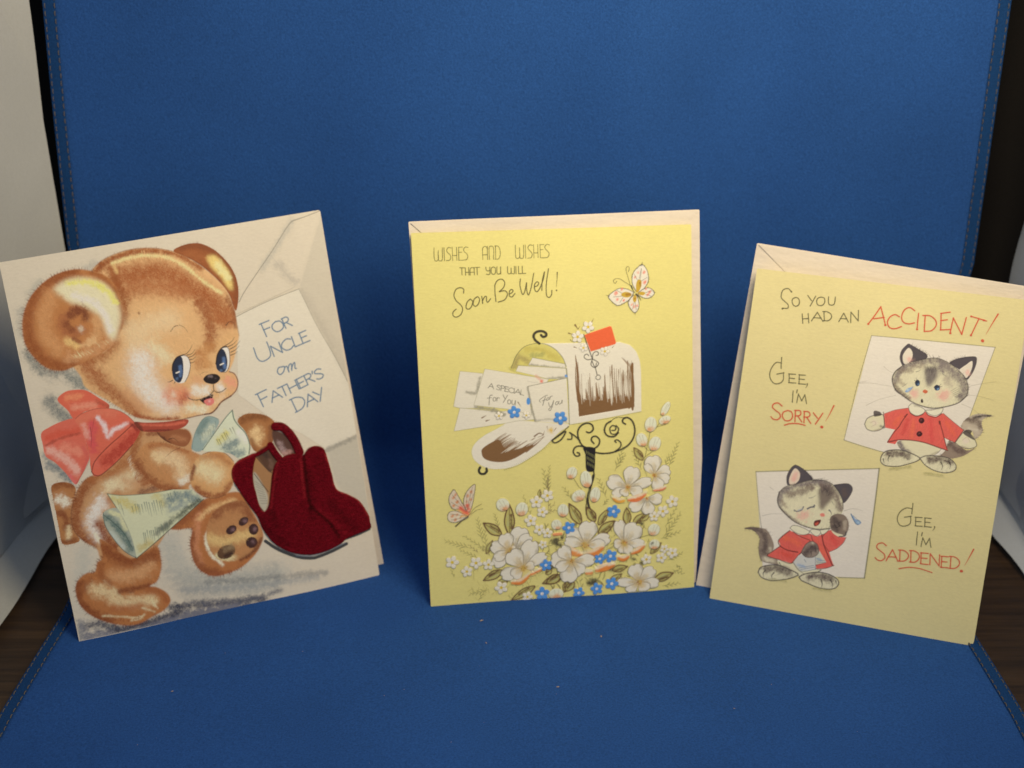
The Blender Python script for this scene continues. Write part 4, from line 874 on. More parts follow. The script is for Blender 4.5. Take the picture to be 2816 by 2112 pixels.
ART_M = [
('lettering',None,0,'ink',None,[
('S',[87,1621,0,-48,8,-9,9,7,1,16],.3,K[275],.96),('S',[105,1609,-1,-38,8,-7,9,7,2,49],.3,K[275],.96),('S',[130,1620,0,-56],.3,K[275],.96,0,0),
('S',[160,1617,-10,3,-8,-9,1,-10,10,-11,5,-11,-5,-13,-15,-2],.3,K[275],.96),('S',[165,1620,0,-57],.3,K[275],.96,0,0),
('S',[184,1619,-1,-56],.3,K[275],.96,0,0),('S',[165,1585,18,-1],.3,K[275],.96,0,0),('S',[193,1619,-1,-56],.3,K[275],.96,0,0),
('S',[193,1619,17,0],.3,K[275],.96,0,0),('S',[192,1597,13,0],.3,K[275],.96,0,0),('S',[192,1563,17,0],.3,K[275],.96,0,0),
('S',[233,1616,-10,3,-8,-8,1,-11,10,-10,5,-12,-6,-13,-14,-2],.3,K[275],.96),('S',[295,1562,1,45,8,10,8,-1,5,-9],.3,K[275],.96),
('S',[317,1618,-1,-57],.3,K[275],.96,0,0),('S',[295,1582,21,0],.3,K[275],.96,0,0),('S',[324,1561,0,48,9,9,10,-9,-1,-48],.3,K[275],.96),
('S',[352,1618,-1,-57],.3,K[275],.96,0,0),('S',[349,1618,14,-2,8,-16,0,-22,-8,-16,-15,-1],.3,K[275],.96),
('S',[438,1617,0,-49,8,-8,9,6,1,16],.31,K[275],.96),('S',[456,1605,0,-39,7,-6,9,6,2,50],.31,K[275],.96),('S',[481,1616,0,-57],.31,K[275],.96,0,0),
('S',[512,1613,-10,3,-9,-9,2,-10,10,-11,5,-11,-5,-14,-15,-2],.31,K[275],.96),('S',[517,1616,0,-57],.31,K[275],.96,0,0),
('S',[535,1616,0,-57],.31,K[275],.96,0,0),('S',[517,1581,18,-1],.31,K[275],.96,0,0),('S',[545,1615,0,-56],.31,K[275],.96,0,0),
('S',[545,1615,17,0],.31,K[275],.96,0,0),('S',[545,1593,13,0],.31,K[275],.96,0,0),('S',[545,1559,17,-1],.31,K[275],.96,0,0),
('S',[586,1612,-10,3,-9,-8,1,-11,10,-11,6,-11,-6,-14,-14,-2],.31,K[275],.96),
]),
('lettering',None,0,'ink',None,[
('S',[203,1530,0,-31],.36,K[275],.96,0,0),('S',[194,1531,20,-1],.36,K[275],.96,0,0),('S',[218,1530,0,-32],.36,K[275],.96,0,0),
('S',[233,1530,0,-32],.36,K[275],.96,0,0),('S',[218,1510,15,0],.36,K[275],.96,0,0),('S',[238,1498,1,25,6,6,8,-1,3,-5],.36,K[275],.96),
('S',[256,1529,0,-31],.36,K[275],.96,0,0),('S',[238,1509,18,0],.36,K[275],.96,0,0),('S',[269,1529,0,-32],.36,K[275],.96,0,0),
('S',[260,1529,20,0],.36,K[275],.96,0,0),('S',[307,1529,1,-13,7,-4,9,2],.37,K[275],.96),('S',[324,1528,0,-25,-6,-7,-10,2],.37,K[275],.96),
('S',[339,1528,-8,-5,-1,-20,9,-7,8,6,0,21,-8,5],.37,K[275],.96),('S',[355,1528,-1,-26,7,-6,8,4,1,5],.37,K[275],.96),
('S',[371,1527,-1,-31],.37,K[275],.96,0,0),('S',[401,1527,0,-27,7,-5,7,4,1,8],.37,K[275],.96),('S',[416,1520,0,-21,7,-4,7,3,1,28],.37,K[275],.96),
('S',[437,1526,0,-32],.37,K[275],.96,0,0),('S',[448,1526,0,-32,13,0],.37,K[275],.96,0,0),('S',[465,1526,0,-32,14,0],.37,K[275],.96,0,0),
]),
('lettering',None,0,'ink',None,[
('S',[206,1421,1,16,-13,8,-19,-6,-11,-25,9,-25,18,-18,8,-19,-9,-24,-20,-10,-13,7,0,15,14,13],.43,K[276],.96),
('S',[234,1394,-14,-13,-6,-23,10,-8,13,10,7,22,-10,12],.43,K[276],.96),('S',[262,1401,-12,-10,-4,-21,9,-9,13,10,6,19,-7,12,-8,-2],.43,K[276],.96),
('S',[284,1403,2,-15,1,-15],.43,K[276],.96),('S',[287,1384,9,16,8,1,0,-18,6,-6,12,14],.43,K[276],.96),('S',[343,1448,-1,-27,3,-43],.43,K[276],.96),
('S',[343,1450,11,18,19,6,13,-15,-6,-22,-19,-17],.43,K[276],.96),('S',[361,1420,25,3,10,-16,-13,-23,-28,-9],.43,K[276],.96),
('S',[403,1407,14,7,4,9,-9,4,-8,-12,1,-16,11,-4,13,14],.43,K[276],.96),('S',[455,1471,-3,-28,9,-38,10,8,10,40],.43,K[276],.96),
('S',[481,1453,0,-33,7,-20,13,33,13,60],.43,K[276],.96),('S',[516,1434,13,5,5,11,-8,5,-10,-12,0,-22,10,-9,13,15],.43,K[276],.96),
('S',[539,1427,16,38,6,32,-11,-40,-3,-40],.43,K[276],.96),('S',[579,1509,-11,-60,-2,-50,10,-14,12,9,3,21],.43,K[276],.96),
('S',[617,1492,-2,-30,-4,-33],.49,K[276],.96,1),('S',[611,1414,0,0],.68,K[276],.96),
]),
('butterfly',None,.12,'ink','butterfly with spread wings at top right of the card',[
('F',[966,1391,-15,28,-4,31,8,27,20,21,19,11,18,-19,9,-29,-2,-30,-17,-26,-17,-15],K[277],.06),
('S',[966,1391,-15,28,-4,31,8,27,20,21,19,11,18,-19,9,-29,-2,-30,-17,-26,-17,-15,-19,1],.31,K[278],.85),
('U',[966,1391,-15,28,-4,31,8,27,20,21,19,11,18,-19,9,-29,-2,-30,-17,-26,-17,-15],.51,K[278],26,0,.18,.8,None,1),
('F',[954,1389,-28,15,-31,6,-23,-8,-24,-16,-8,-13,19,-24,23,-15,28,10,23,13,14,19],K[277],.06),
('S',[954,1389,-28,15,-31,6,-23,-8,-24,-16,-8,-13,19,-24,23,-15,28,10,23,13,14,19,7,13],.31,K[278],.85),
('U',[954,1389,-28,15,-31,6,-23,-8,-24,-16,-8,-13,19,-24,23,-15,28,10,23,13,14,19],.51,K[278],26,0,.18,.8,None,1),
('F',[973,1383,20,16,24,7,19,-8,11,-16,-11,-15,-20,-8,-20,4,-19,12],K[277],.06),
('S',[973,1383,20,16,24,7,19,-8,11,-16,-11,-15,-20,-8,-20,4,-19,12,-4,8],.31,K[278],.85),
('U',[973,1383,20,16,24,7,19,-8,11,-16,-11,-15,-20,-8,-20,4,-19,12],.51,K[278],26,0,.18,.8,None,1),
('F',[953,1376,-16,-14,-9,-19,8,-24,21,-21,15,15,5,20,-5,27,-7,15],K[277],.06),
('S',[953,1376,-16,-14,-9,-19,8,-24,21,-21,15,15,5,20,-5,27,-7,15,-12,1],.31,K[278],.85),
('U',[953,1376,-16,-14,-9,-19,8,-24,21,-21,15,15,5,20,-5,27,-7,15],.51,K[278],26,0,.18,.8,None,1),('B',[975,1474,1,3],.59,K[279],.9),
('B',[1001,1473,2,3],.55,K[279],.9),('B',[960,1453,2,3],.39,K[279],.9),('B',[1004,1430,2,3],.67,K[279],.9),('B',[873,1386,2,3],.63,K[279],.9),
('B',[900,1403,1,3],.55,K[279],.9),('B',[878,1359,1,3],.63,K[279],.9),('B',[908,1355,2,3],.47,K[279],.9),('B',[1024,1387,2,3],.63,K[279],.9),
('B',[1009,1399,1,3],.39,K[279],.9),('B',[1014,1372,2,3],.55,K[279],.9),('B',[943,1334,2,3],.39,K[279],.9),('B',[955,1324,1,3],.63,K[279],.9),
('B',[966,1329,2,3],.43,K[279],.9),('F',[965,1391,0,31,7,19,12,2,6,-12,-5,-25,-12,-17],K[280],.06),('B',[982,1429,3,-15],.39,K[281]),
('F',[943,1379,-5,-7,-11,-4,-14,1,-11,5,-5,7,5,7,11,4,14,-1,12,-5],K[280],.06),('B',[922,1380,16,1],.55,K[282]),
('F',[966,1360,-2,-10,-5,-5,-5,1,-4,6,-1,10,3,9,5,5,5,0,4,-7],K[280],.06),('B',[958,1361],.39,K[283]),
('F',[975,1387,18,3,12,-6,-8,-10,-18,3],K[280],.06),('S',[978,1443,12,48],.18,K[278],.8),('S',[972,1441,-15,28],.18,K[278],.8),
('S',[988,1437,27,14],.18,K[278],.8),('S',[984,1443,4,28,2,20],.18,K[278],.8),('S',[901,1387,-22,14],.18,K[278],.8),
('S',[902,1375,-39,-2],.18,K[278],.8),('S',[906,1369,-16,-21],.18,K[278],.8),('S',[1005,1384,31,8],.18,K[278],.8),
('S',[1005,1378,27,-9],.18,K[278],.8),('S',[955,1345,-8,-30],.18,K[278],.8),('S',[959,1345,5,-35],.18,K[278],.8),
('S',[943,1418,7,-18,11,-16],.71,K[278],.95,1),('S',[965,1380,14,-16,6,-13],.79,K[278],.95,1),
('S',[939,1420,-8,31,-8,29,0,18,9,5,4,-12,-5,-11],.24,K[278],.9),('S',[939,1420,-24,16,-23,15,-19,1,-9,-9,7,-11,8,9],.24,K[278],.9),
('S',[989,1504,5,14],.39,K[278],.9,1),('S',[995,1506,1,13],.27,K[278],.9,1),('S',[844,1378,-16,5],.39,K[278],.9,1),
('S',[957,1300,2,-13],.35,K[278],.9,1),('S',[1044,1384,8,1],.28,K[278],.8,1),
]),
('butterfly',None,.12,'ink','butterfly with folded wings at lower left of the card',[
('F',[180,432,-28,22,-32,2,-15,25,-2,29,9,20,16,16,17,-30,19,-39,14,-29],K[284],.07),
('S',[180,432,-28,22,-32,2,-15,25,-2,29,9,20,16,16,17,-30,19,-39,14,-29,2,-16],.28,K[278],.85),
('U',[180,432,-28,22,-32,2,-15,25,-2,29,9,20,16,16,17,-30,19,-39,14,-29],.46,K[278],22,0,.16,.8,None,1),
('F',[175,453,-8,34,9,34,20,28,26,16,-6,-49,-9,-41,-15,-37],K[284],.07),
('S',[175,453,-8,34,9,34,20,28,26,16,-6,-49,-9,-41,-15,-37,-17,15],.28,K[278],.85),
('U',[175,453,-8,34,9,34,20,28,26,16,-6,-49,-9,-41,-15,-37],.46,K[278],22,0,.16,.8,None,1),
('F',[186,419,-26,14,-27,15,-29,-4,-11,-20,6,-22,27,-9,32,8,21,9],K[285],.07),
('S',[186,419,-26,14,-27,15,-29,-4,-11,-20,6,-22,27,-9,32,8,21,9,7,9],.28,K[278],.85),
('U',[186,419,-26,14,-27,15,-29,-4,-11,-20,6,-22,27,-9,32,8,21,9],.46,K[278],22,0,.16,.8,None,1),('B',[122,508,3,3],.63,K[286],.85),
('B',[139,488,3,4],.63,K[286],.85),('B',[121,471,2,3],.63,K[286],.85),('B',[132,522,2,3],.45,K[286],.85),('B',[186,513,2,3],.59,K[286],.85),
('B',[202,531,2,3],.54,K[286],.85),('B',[198,494,3,3],.54,K[286],.85),('B',[180,486,2,3],.45,K[286],.85),('B',[114,425,3,3],.59,K[286],.85),
('B',[135,428,2,3],.54,K[286],.85),('B',[127,405,2,3],.5,K[286],.85),('B',[150,415,2,3],.5,K[286],.85),('B',[152,460,17,-16,11,-10],1.26,K[287],.95),
('B',[184,471,1,-18],.99,K[287],.95),('B',[155,422,22,-2],.54,K[288]),('S',[178,444,-60,79],.18,K[278],.7),('S',[178,441,-66,49],.18,K[278],.7),
('S',[178,448,-37,78],.18,K[278],.7),('S',[181,453,29,101],.18,K[278],.7),('S',[183,448,30,73],.18,K[278],.7),('S',[177,458,7,65],.18,K[278],.7),
('S',[182,420,-76,15],.18,K[278],.7),('S',[177,416,-68,-10],.18,K[278],.7),('S',[177,416,-42,-21],.18,K[278],.7),
('S',[128,376,26,22,28,20,16,16],.72,K[278],.92,1),('S',[196,432,19,23,31,17],.2,K[278],.9),('S',[198,427,26,18,28,5],.2,K[278],.9),
]),
('printed_mailbox',None,.1,'ink',None,[
('F',[397,1075,11,25,16,37,35,35,47,14,44,-4,46,-26,32,-39,14,-39,3,-66,-109,6],K[289],.09,1,1,None,'in'),
('B',[417,1090,15,37,37,-11,13,-10],1.58,K[290],.8,'in'),('B',[470,1163,70,-9,69,-41],1.4,K[291],.6,'in'),('B',[493,1133,46,2],1.21,K[292],.6,'in'),
('F',[534,1185,354,-13,43,-15,29,-31,15,-42,5,-53,-1,-177,-327,-40,-2,169,-5,90,-15,43,-32,40,-34,20],K[277],.05,1,0,None,'side'),
('S',[645,1068,5,-85,1,-168],.33,K[293],.8),('S',[400,1082,8,18,17,37,35,36,46,13,46,-4,44,-25,32,-38,16,-41],.28,K[294],.85),
('S',[652,814,115,11,211,28],.19,K[295],.6),('S',[891,1170,40,-14,28,-30,16,-42,5,-53,-1,-177],.19,K[296],.6),
]),
('foil_shading',5,0,'ink',None,[
('F',[692,933,3,-85,121,13,129,14,-1,62,-79,-9,-48,-12,-48,-2,-47,12],K[297],.09,1,0,None,'fo'),('S',[937,872,-4,84,-1,85],.47,K[297],.95,1),
('S',[846,885,-2,73,-1,72],.52,K[297],.95,1),('S',[918,876,-4,72,-1,71],.68,K[297],.95,1),('S',[798,879,-2,23,-2,22],.62,K[297],.95,1),
('S',[944,910,-4,42,-2,42],.75,K[297],.95,1),('S',[873,890,-4,32,-2,31],.5,K[297],.95,1),('S',[817,902,-2,38,-2,39],.93,K[297],.95,1),
('S',[777,903,-1,45,-2,46],.76,K[297],.95,1),('S',[937,906,-5,63,-1,62],.92,K[297],.95,1),('S',[815,903,-2,26,-2,26],.54,K[297],.95,1),
('S',[870,913,-3,31,-3,31],.67,K[297],.95,1),('S',[781,917,-2,40,-2,40],.93,K[297],.95,1),('S',[921,884,-3,79,-2,79],.45,K[297],.95,1),
('S',[930,880,-4,76,-2,76],.58,K[297],.95,1),('S',[784,881,-1,45,-2,46],.65,K[297],.95,1),('S',[817,882,-2,21,-3,22],.64,K[297],.95,1),
('S',[788,883,-2,11,-3,10],.55,K[297],.95,1),('S',[704,902,1,55,-2,55],.55,K[297],.95,1),('S',[819,892,-1,70,-2,71],.71,K[297],.95,1),
('S',[873,891,-3,83,-1,81],.62,K[297],.95,1),('S',[817,895,-1,52,-2,51],.73,K[297],.95,1),('S',[850,913,-2,77,-2,76],.47,K[297],.95,1),
('S',[787,922,-2,16,-3,16],.78,K[297],.95,1),('S',[814,897,-2,38,-2,39],.92,K[297],.95,1),('S',[842,917,-2,74,-1,74],.79,K[297],.95,1),
('S',[770,904,-2,17,-2,17],.63,K[297],.95,1),('S',[883,908,-3,68,-2,67],.58,K[297],.95,1),('S',[795,888,-3,9,-2,9],.86,K[297],.95,1),
('S',[853,910,-2,81,-1,81],.69,K[297],.95,1),('S',[925,893,-3,78,-2,78],.88,K[297],.95,1),('S',[775,899,-2,17,-2,18],.7,K[297],.95,1),
('S',[853,918,-3,49,-1,48],.9,K[297],.95,1),('S',[944,901,-4,52,-2,52],.77,K[297],.95,1),('S',[891,883,-3,88,-1,86],.48,K[297],.95,1),
('S',[936,872,-3,101,-2,99],.55,K[297],.95,1),('S',[827,878,-3,38,-2,39],.8,K[297],.95,1),('S',[908,884,-3,72,-2,70],.63,K[297],.95,1),
('S',[934,901,-4,53,-2,53],.84,K[297],.95,1),('S',[701,899,0,50,-1,50],.6,K[297],.95,1),('S',[857,893,-3,42,-2,43],.9,K[297],.95,1),
('S',[795,909,-2,34,-2,33],.58,K[297],.95,1),('S',[812,884,-3,28,-2,28],.76,K[297],.95,1),('S',[895,889,-4,30,-2,30],.48,K[297],.95,1),
('S',[851,891,-1,90,-2,90],.95,K[297],.95,1),('S',[943,878,-3,104,-2,103],.59,K[297],.95,1),('S',[789,925,-1,34,-2,34],.82,K[297],.95,1),
('S',[884,892,-3,79,-1,79],.57,K[297],.95,1),('S',[925,891,-4,93,-1,92],.9,K[297],.95,1),('S',[828,886,-2,45,-2,44],.8,K[297],.95,1),
('S',[905,877,-3,83,-1,83],.7,K[297],.95,1),('S',[930,884,-4,64,-2,65],.93,K[297],.95,1),('S',[712,918,0,38,-2,38],.86,K[297],.95,1),
('S',[744,923,-1,45,-2,44],.85,K[297],.95,1),('S',[761,891,0,45,-2,45],.62,K[297],.95,1),('S',[922,874,-4,77,-2,77],.84,K[297],.95,1),
('S',[944,903,3,58,-2,58],.71,K[297],.95,1),('S',[937,907,-5,42,-2,42],.57,K[297],.95,1),('S',[751,920,-1,30,-2,31],.8,K[297],.95,1),
('S',[933,917,-4,71,-1,71],.52,K[297],.95,1),('S',[903,908,-3,70,-2,69],.95,K[297],.95,1),('S',[795,901,-2,18,-2,19],.67,K[297],.95,1),
('S',[925,901,-3,94,-1,92],.67,K[297],.95,1),('S',[868,922,-3,29,-3,29],.48,K[297],.95,1),('S',[747,893,0,64,-1,65],.82,K[297],.95,1),
('S',[933,899,-4,76,-1,75],.51,K[297],.95,1),('S',[924,873,-4,56,-2,55],.82,K[297],.95,1),('S',[921,879,-4,71,-2,70],.6,K[297],.95,1),
('S',[887,892,-3,41,-3,42],.87,K[297],.95,1),('S',[866,920,-3,59,-2,59],.6,K[297],.95,1),('S',[736,905,-1,32,-2,32],.81,K[297],.95,1),
('S',[932,877,-4,64,-2,63],.73,K[297],.95,1),('S',[888,900,-4,26,-3,25],.8,K[297],.95,1),('S',[941,915,-4,80,-2,80],.68,K[297],.95,1),
('S',[923,909,-3,60,-2,59],.95,K[297],.95,1),('S',[810,922,-2,27,-2,27],.65,K[297],.95,1),('S',[943,881,0,86,-2,86],.92,K[297],.95,1),
('S',[693,926,-7,71,-1,70],.69,K[297],.95,1),('S',[913,885,-3,76,-2,75],.58,K[297],.95,1),('S',[844,898,-3,46,-2,45],.6,K[297],.95,1),
('S',[883,906,-3,72,-2,71],.84,K[297],.95,1),('S',[818,893,-2,68,-1,67],.91,K[297],.95,1),('S',[730,930,-1,22,-2,21],.93,K[297],.95,1),
('S',[847,916,-2,64,-1,64],.66,K[297],.95,1),('S',[799,902,-2,28,-2,28],.47,K[297],.95,1),('S',[750,890,0,75,-2,75],.51,K[297],.95,1),
('S',[863,892,-3,83,-1,83],.66,K[297],.95,1),('S',[819,911,-3,20,-2,20],.79,K[297],.95,1),('S',[930,890,-5,59,-1,59],.79,K[297],.95,1),
('S',[923,872,-3,108,-1,107],.68,K[297],.95,1),('S',[924,906,-3,89,-1,89],.72,K[297],.95,1),('S',[836,909,-2,24,-3,23],.55,K[297],.95,1),
('S',[854,880,-2,87,-2,86],.55,K[297],.95,1),('S',[693,922,-7,77,-1,75],.9,K[297],.95,1),('S',[711,903,1,68,-1,68],.69,K[297],.95,1),
('S',[700,926,1,61,-2,62],.45,K[297],.95,1),('S',[928,916,-4,73,-1,74],.44,K[297],.95,1),('S',[916,884,-4,48,-2,48],.85,K[297],.95,1),
('S',[758,894,-1,40,-2,41],.56,K[297],.95,1),('S',[880,897,-3,37,-2,36],.77,K[297],.95,1),('S',[693,917,-1,85,-1,85],.61,K[297],.95,1),
('S',[933,916,-5,35,-2,35],.74,K[297],.95,1),('S',[736,884,0,57,-2,58],.5,K[297],.95,1),('S',[787,893,-2,38,-2,38],.86,K[297],.95,1),
('S',[695,915,2,89,-1,88],.93,K[297],.95,1),('S',[888,875,-3,58,-2,57],.64,K[297],.95,1),('S',[899,908,-3,64,-2,63],.91,K[297],.95,1),
('S',[904,913,-4,40,-2,41],.6,K[297],.95,1),('S',[933,917,-4,63,-2,64],.55,K[297],.95,1),('S',[842,902,-3,36,-2,36],.56,K[297],.95,1),
('S',[897,908,-3,60,-2,59],.73,K[297],.95,1),('S',[822,904,-2,19,-3,20],.77,K[297],.95,1),('S',[806,883,-2,31,-2,30],.48,K[297],.95,1),
('S',[924,902,-4,41,-2,41],.43,K[297],.95,1),('S',[807,917,-2,14,-3,14],.52,K[297],.95,1),('S',[871,890,-3,53,-2,53],.66,K[297],.95,1),
('S',[817,878,-2,74,-1,73],.52,K[297],.95,1),('S',[889,1012,1,-52,2,-63],.41,K[277],.9,3),('S',[827,1026,0,-63,4,-24],.43,K[277],.9,3),
('S',[842,1026,0,-64,3,-72],.51,K[277],.9,3),('S',[784,1024,1,-58,3,-32],.46,K[277],.9,3),('S',[744,1032,1,-64,2,-74],.32,K[277],.9,3),
('S',[907,1014,1,-55,3,-31],.48,K[277],.9,3),('S',[834,1009,1,-46,3,-41],.36,K[277],.9,3),('S',[725,1040,0,-71,3,-49],.38,K[277],.9,3),
('S',[713,1039,0,-69,3,-47],.29,K[277],.9,3),('S',[701,1021,1,-51,3,-24],.38,K[277],.9,3),('S',[916,1031,1,-73,3,-42],.33,K[277],.9,3),
('S',[883,1017,0,-57,4,-24],.47,K[277],.9,3),('S',[913,1005,1,-47,3,-32],.52,K[277],.9,3),('S',[856,1023,1,-61,3,-25],.41,K[277],.9,3),
('S',[718,1041,0,-72,2,-56],.46,K[277],.9,3),('S',[842,1021,1,-59,2,-67],.49,K[277],.9,3),('S',[707,1018,1,-48,2,-66],.43,K[277],.9,3),
('S',[798,1012,1,-47,3,-21],.5,K[277],.9,3),('S',[823,1017,1,-54,3,-57],.4,K[277],.9,3),('S',[768,1033,0,-66,4,-29],.29,K[277],.9,3),
('S',[897,998,1,-39,3,-59],.36,K[277],.9,3),('S',[792,1011,1,-46,2,-47],.38,K[277],.9,3),('S',[880,1026,1,-66,3,-25],.38,K[277],.9,3),
('S',[904,997,1,-38,3,-32],.47,K[277],.9,3),('S',[723,1020,1,-51,3,-26],.34,K[277],.9,3),('S',[881,1032,0,-72,3,-49],.37,K[277],.9,3),
('S',[929,1005,1,-48,3,-35],.52,K[277],.9,3),('S',[847,1032,0,-70,3,-36],.48,K[277],.9,3),('S',[922,1033,1,-75,2,-53],.33,K[277],.9,3),
('S',[863,1037,1,-76,3,-62],.41,K[277],.9,3),('S',[847,1020,0,-58,3,-58],.48,K[277],.9,3),('S',[716,1033,1,-63,3,-31],.39,K[277],.9,3),
('S',[839,1023,1,-61,2,-64],.29,K[277],.9,3),('S',[737,1039,0,-71,3,-24],.43,K[277],.9,3),('F',[685,1125,8,-36,5,-71,1,-86,-6,1,-3,95],K[297],.05),
('F',[945,1076,1,-62,-1,-139,-12,1,5,129,-7,48],K[297],.05),('S',[894,1102,21,-29],.24,K[297],.7,1),('S',[899,1098,20,-29],.24,K[297],.7,1),
('S',[904,1094,19,-29],.24,K[297],.7,1),('S',[908,1090,18,-29],.24,K[297],.7,1),('S',[913,1086,17,-29],.24,K[297],.7,1),
('S',[918,1082,16,-29],.24,K[297],.7,1),('S',[922,1078,15,-29],.24,K[297],.7,1),('S',[927,1074,14,-29],.24,K[297],.7,1),
]),
('mailbox_door',5,0,'ink',None,[

('F',[366,835,23,7,33,4,85,-10,80,-12,64,-10,-46,-32,-39,-36,-44,-39,-61,-39,-55,-27,-62,-12,-56,5,-46,23,-25,30,-4,35,17,32,40,32,53,26],K[277],.05,1,1,None,'door'),
('S',[619,791,-53,-48,-44,-39,-61,-39,-55,-27,-52,-12],.24,K[298],.6),('S',[585,757,3,-6],.19,K[298],.5),('S',[577,746,3,-6],.19,K[298],.5),
('S',[569,738,2,-6],.19,K[298],.5),('S',[561,732,2,-6],.19,K[298],.5),('S',[553,726,2,-6],.19,K[298],.5),('S',[545,720,2,-5],.19,K[298],.5),
('S',[537,715,2,-6],.19,K[298],.5),('S',[529,710,2,-6],.19,K[298],.5),('S',[521,706,2,-6],.19,K[298],.5),('S',[513,701,2,-6],.19,K[298],.5),
('S',[505,697,2,-6],.19,K[298],.5),('S',[497,692,2,-6],.19,K[298],.5),('S',[489,688,2,-6],.19,K[298],.5),('S',[481,684,3,-6],.19,K[298],.5),
('S',[473,680,3,-6],.19,K[298],.5),('S',[465,676,3,-6],.19,K[298],.5),('S',[457,672,3,-6],.19,K[298],.5),('S',[449,668,3,-6],.19,K[298],.5),
('S',[441,664,3,-6],.19,K[298],.5),('S',[433,661,3,-6],.19,K[298],.5),('S',[425,657,3,-6],.19,K[298],.5),('S',[417,653,3,-6],.19,K[298],.5),
('S',[409,650,3,-6],.19,K[298],.5),('S',[401,646,3,-6],.19,K[298],.5),('S',[393,643,3,-6],.19,K[298],.5),('S',[385,640,3,-6],.19,K[298],.5),
('S',[377,636,3,-6],.19,K[298],.5),('S',[370,633,2,-6],.19,K[298],.5),('S',[362,630,2,-6],.19,K[298],.5),('S',[354,626,2,-6],.19,K[298],.5),
('S',[361,828,-38,-16,-53,-26,-40,-32,-17,-32,4,-35],.19,K[299],.6),
('F',[256,714,7,15,29,19,43,15,22,-35,37,-17,67,24,77,32,-39,-32,-48,-34,-58,-30,-48,-10,-51,7,-31,18],K[297],.09,1,1,None,'fo2'),
('S',[282,727,47,43,38,23],.51,K[297],.95,1),('S',[285,725,48,43,38,23],.51,K[297],.95,1),('S',[289,723,44,40,34,21],.39,K[297],.95,1),
('S',[292,720,38,36,28,16],.4,K[297],.95,1),('S',[296,718,48,43,38,23],.63,K[297],.95,1),('S',[299,716,51,45,40,24],.71,K[297],.95,1),
('S',[303,714,42,38,32,20],.43,K[297],.95,1),('S',[306,712,36,33,26,16],.62,K[297],.95,1),('S',[310,709,45,42,35,20],.64,K[297],.95,1),
('S',[313,707,31,30,20,12],.42,K[297],.95,1),('S',[317,705,45,42,36,21],.41,K[297],.95,1),('S',[320,704,40,37,30,18],.54,K[297],.95,1),
('S',[324,702,47,43,37,22],.41,K[297],.95,1),('S',[327,700,45,41,35,21],.5,K[297],.95,1),('S',[331,699,43,39,33,20],.44,K[297],.95,1),
('S',[334,697,42,39,31,19],.66,K[297],.95,1),('S',[338,696,43,40,33,19],.67,K[297],.95,1),('S',[341,695,41,38,31,18],.57,K[297],.95,1),
('S',[345,694,42,39,31,19],.42,K[297],.95,1),('S',[348,693,42,38,31,19],.43,K[297],.95,1),('S',[352,692,37,35,26,16],.55,K[297],.95,1),
('S',[355,692,29,28,19,11],.46,K[297],.95,1),('S',[359,691,42,39,32,19],.62,K[297],.95,1),('S',[362,691,37,34,26,16],.63,K[297],.95,1),
('S',[366,691,34,33,24,14],.56,K[297],.95,1),('S',[370,691,34,33,25,15],.66,K[297],.95,1),('S',[373,691,27,27,17,10],.68,K[297],.95,1),
('S',[377,692,25,25,16,10],.5,K[297],.95,1),('S',[380,692,46,41,35,21],.46,K[297],.95,1),('S',[384,693,32,31,23,13],.44,K[297],.95,1),
('S',[387,693,42,39,32,19],.44,K[297],.95,1),('S',[391,694,33,32,22,13],.51,K[297],.95,1),('S',[395,695,28,29,19,11],.59,K[297],.95,1),
('S',[398,696,32,31,21,13],.73,K[297],.95,1),('S',[402,698,33,31,23,14],.65,K[297],.95,1),('S',[405,699,25,25,15,9],.69,K[297],.95,1),
('S',[409,701,35,33,26,15],.49,K[297],.95,1),('S',[413,702,34,33,24,14],.38,K[297],.95,1),('S',[416,704,27,26,16,10],.65,K[297],.95,1),
('S',[420,706,32,31,22,13],.72,K[297],.95,1),('S',[424,707,36,35,26,15],.73,K[297],.95,1),('S',[427,709,39,36,28,17],.42,K[297],.95,1),
('S',[431,711,38,36,28,17],.64,K[297],.95,1),('S',[435,713,26,27,16,9],.43,K[297],.95,1),('S',[438,715,28,28,18,11],.68,K[297],.95,1),
('S',[442,717,29,29,19,12],.58,K[297],.95,1),('S',[416,717,29,18,34,19],.4,K[277],.9,3),('S',[406,714,28,19,34,18],.3,K[277],.9,3),
('S',[488,732,29,19,34,18],.39,K[277],.9,3),('S',[343,701,29,19,34,18],.32,K[277],.9,3),('S',[485,731,29,19,34,19],.47,K[277],.9,3),
('S',[418,717,29,18,33,19],.35,K[277],.9,3),('S',[406,715,29,18,34,19],.35,K[277],.9,3),('S',[416,717,29,18,33,19],.4,K[277],.9,3),
('S',[360,705,28,18,34,19],.47,K[277],.9,3),('S',[371,707,29,18,34,19],.3,K[277],.9,3),('S',[435,721,29,18,34,19],.35,K[277],.9,3),
('S',[456,725,29,19,33,18],.32,K[277],.9,3),('S',[424,718,29,19,34,18],.31,K[277],.9,3),('S',[468,728,29,18,34,19],.33,K[277],.9,3),
('S',[488,732,29,19,34,18],.33,K[277],.9,3),('S',[430,720,29,18,33,19],.37,K[277],.9,3),('S',[489,732,29,19,33,18],.35,K[277],.9,3),
('S',[430,720,29,18,34,19],.45,K[277],.9,3),('S',[455,702,44,31,39,34],.76,K[297],.9,1),
]),
('letter',5,0,'ink',None,[
('F',[141,924,35,156,100,-15,-10,-70,-24,-84,-74,4],K[300],.05,1,0,None,'le'),('B',[203,985,42,-3,16,61],.74,K[301],.75,'le'),
('S',[141,924,35,156,100,-15,-10,-70,-24,-84,-74,4,-27,9],.19,K[302],.7,0,0),
]),
('letter',5,0,'ink',None,[
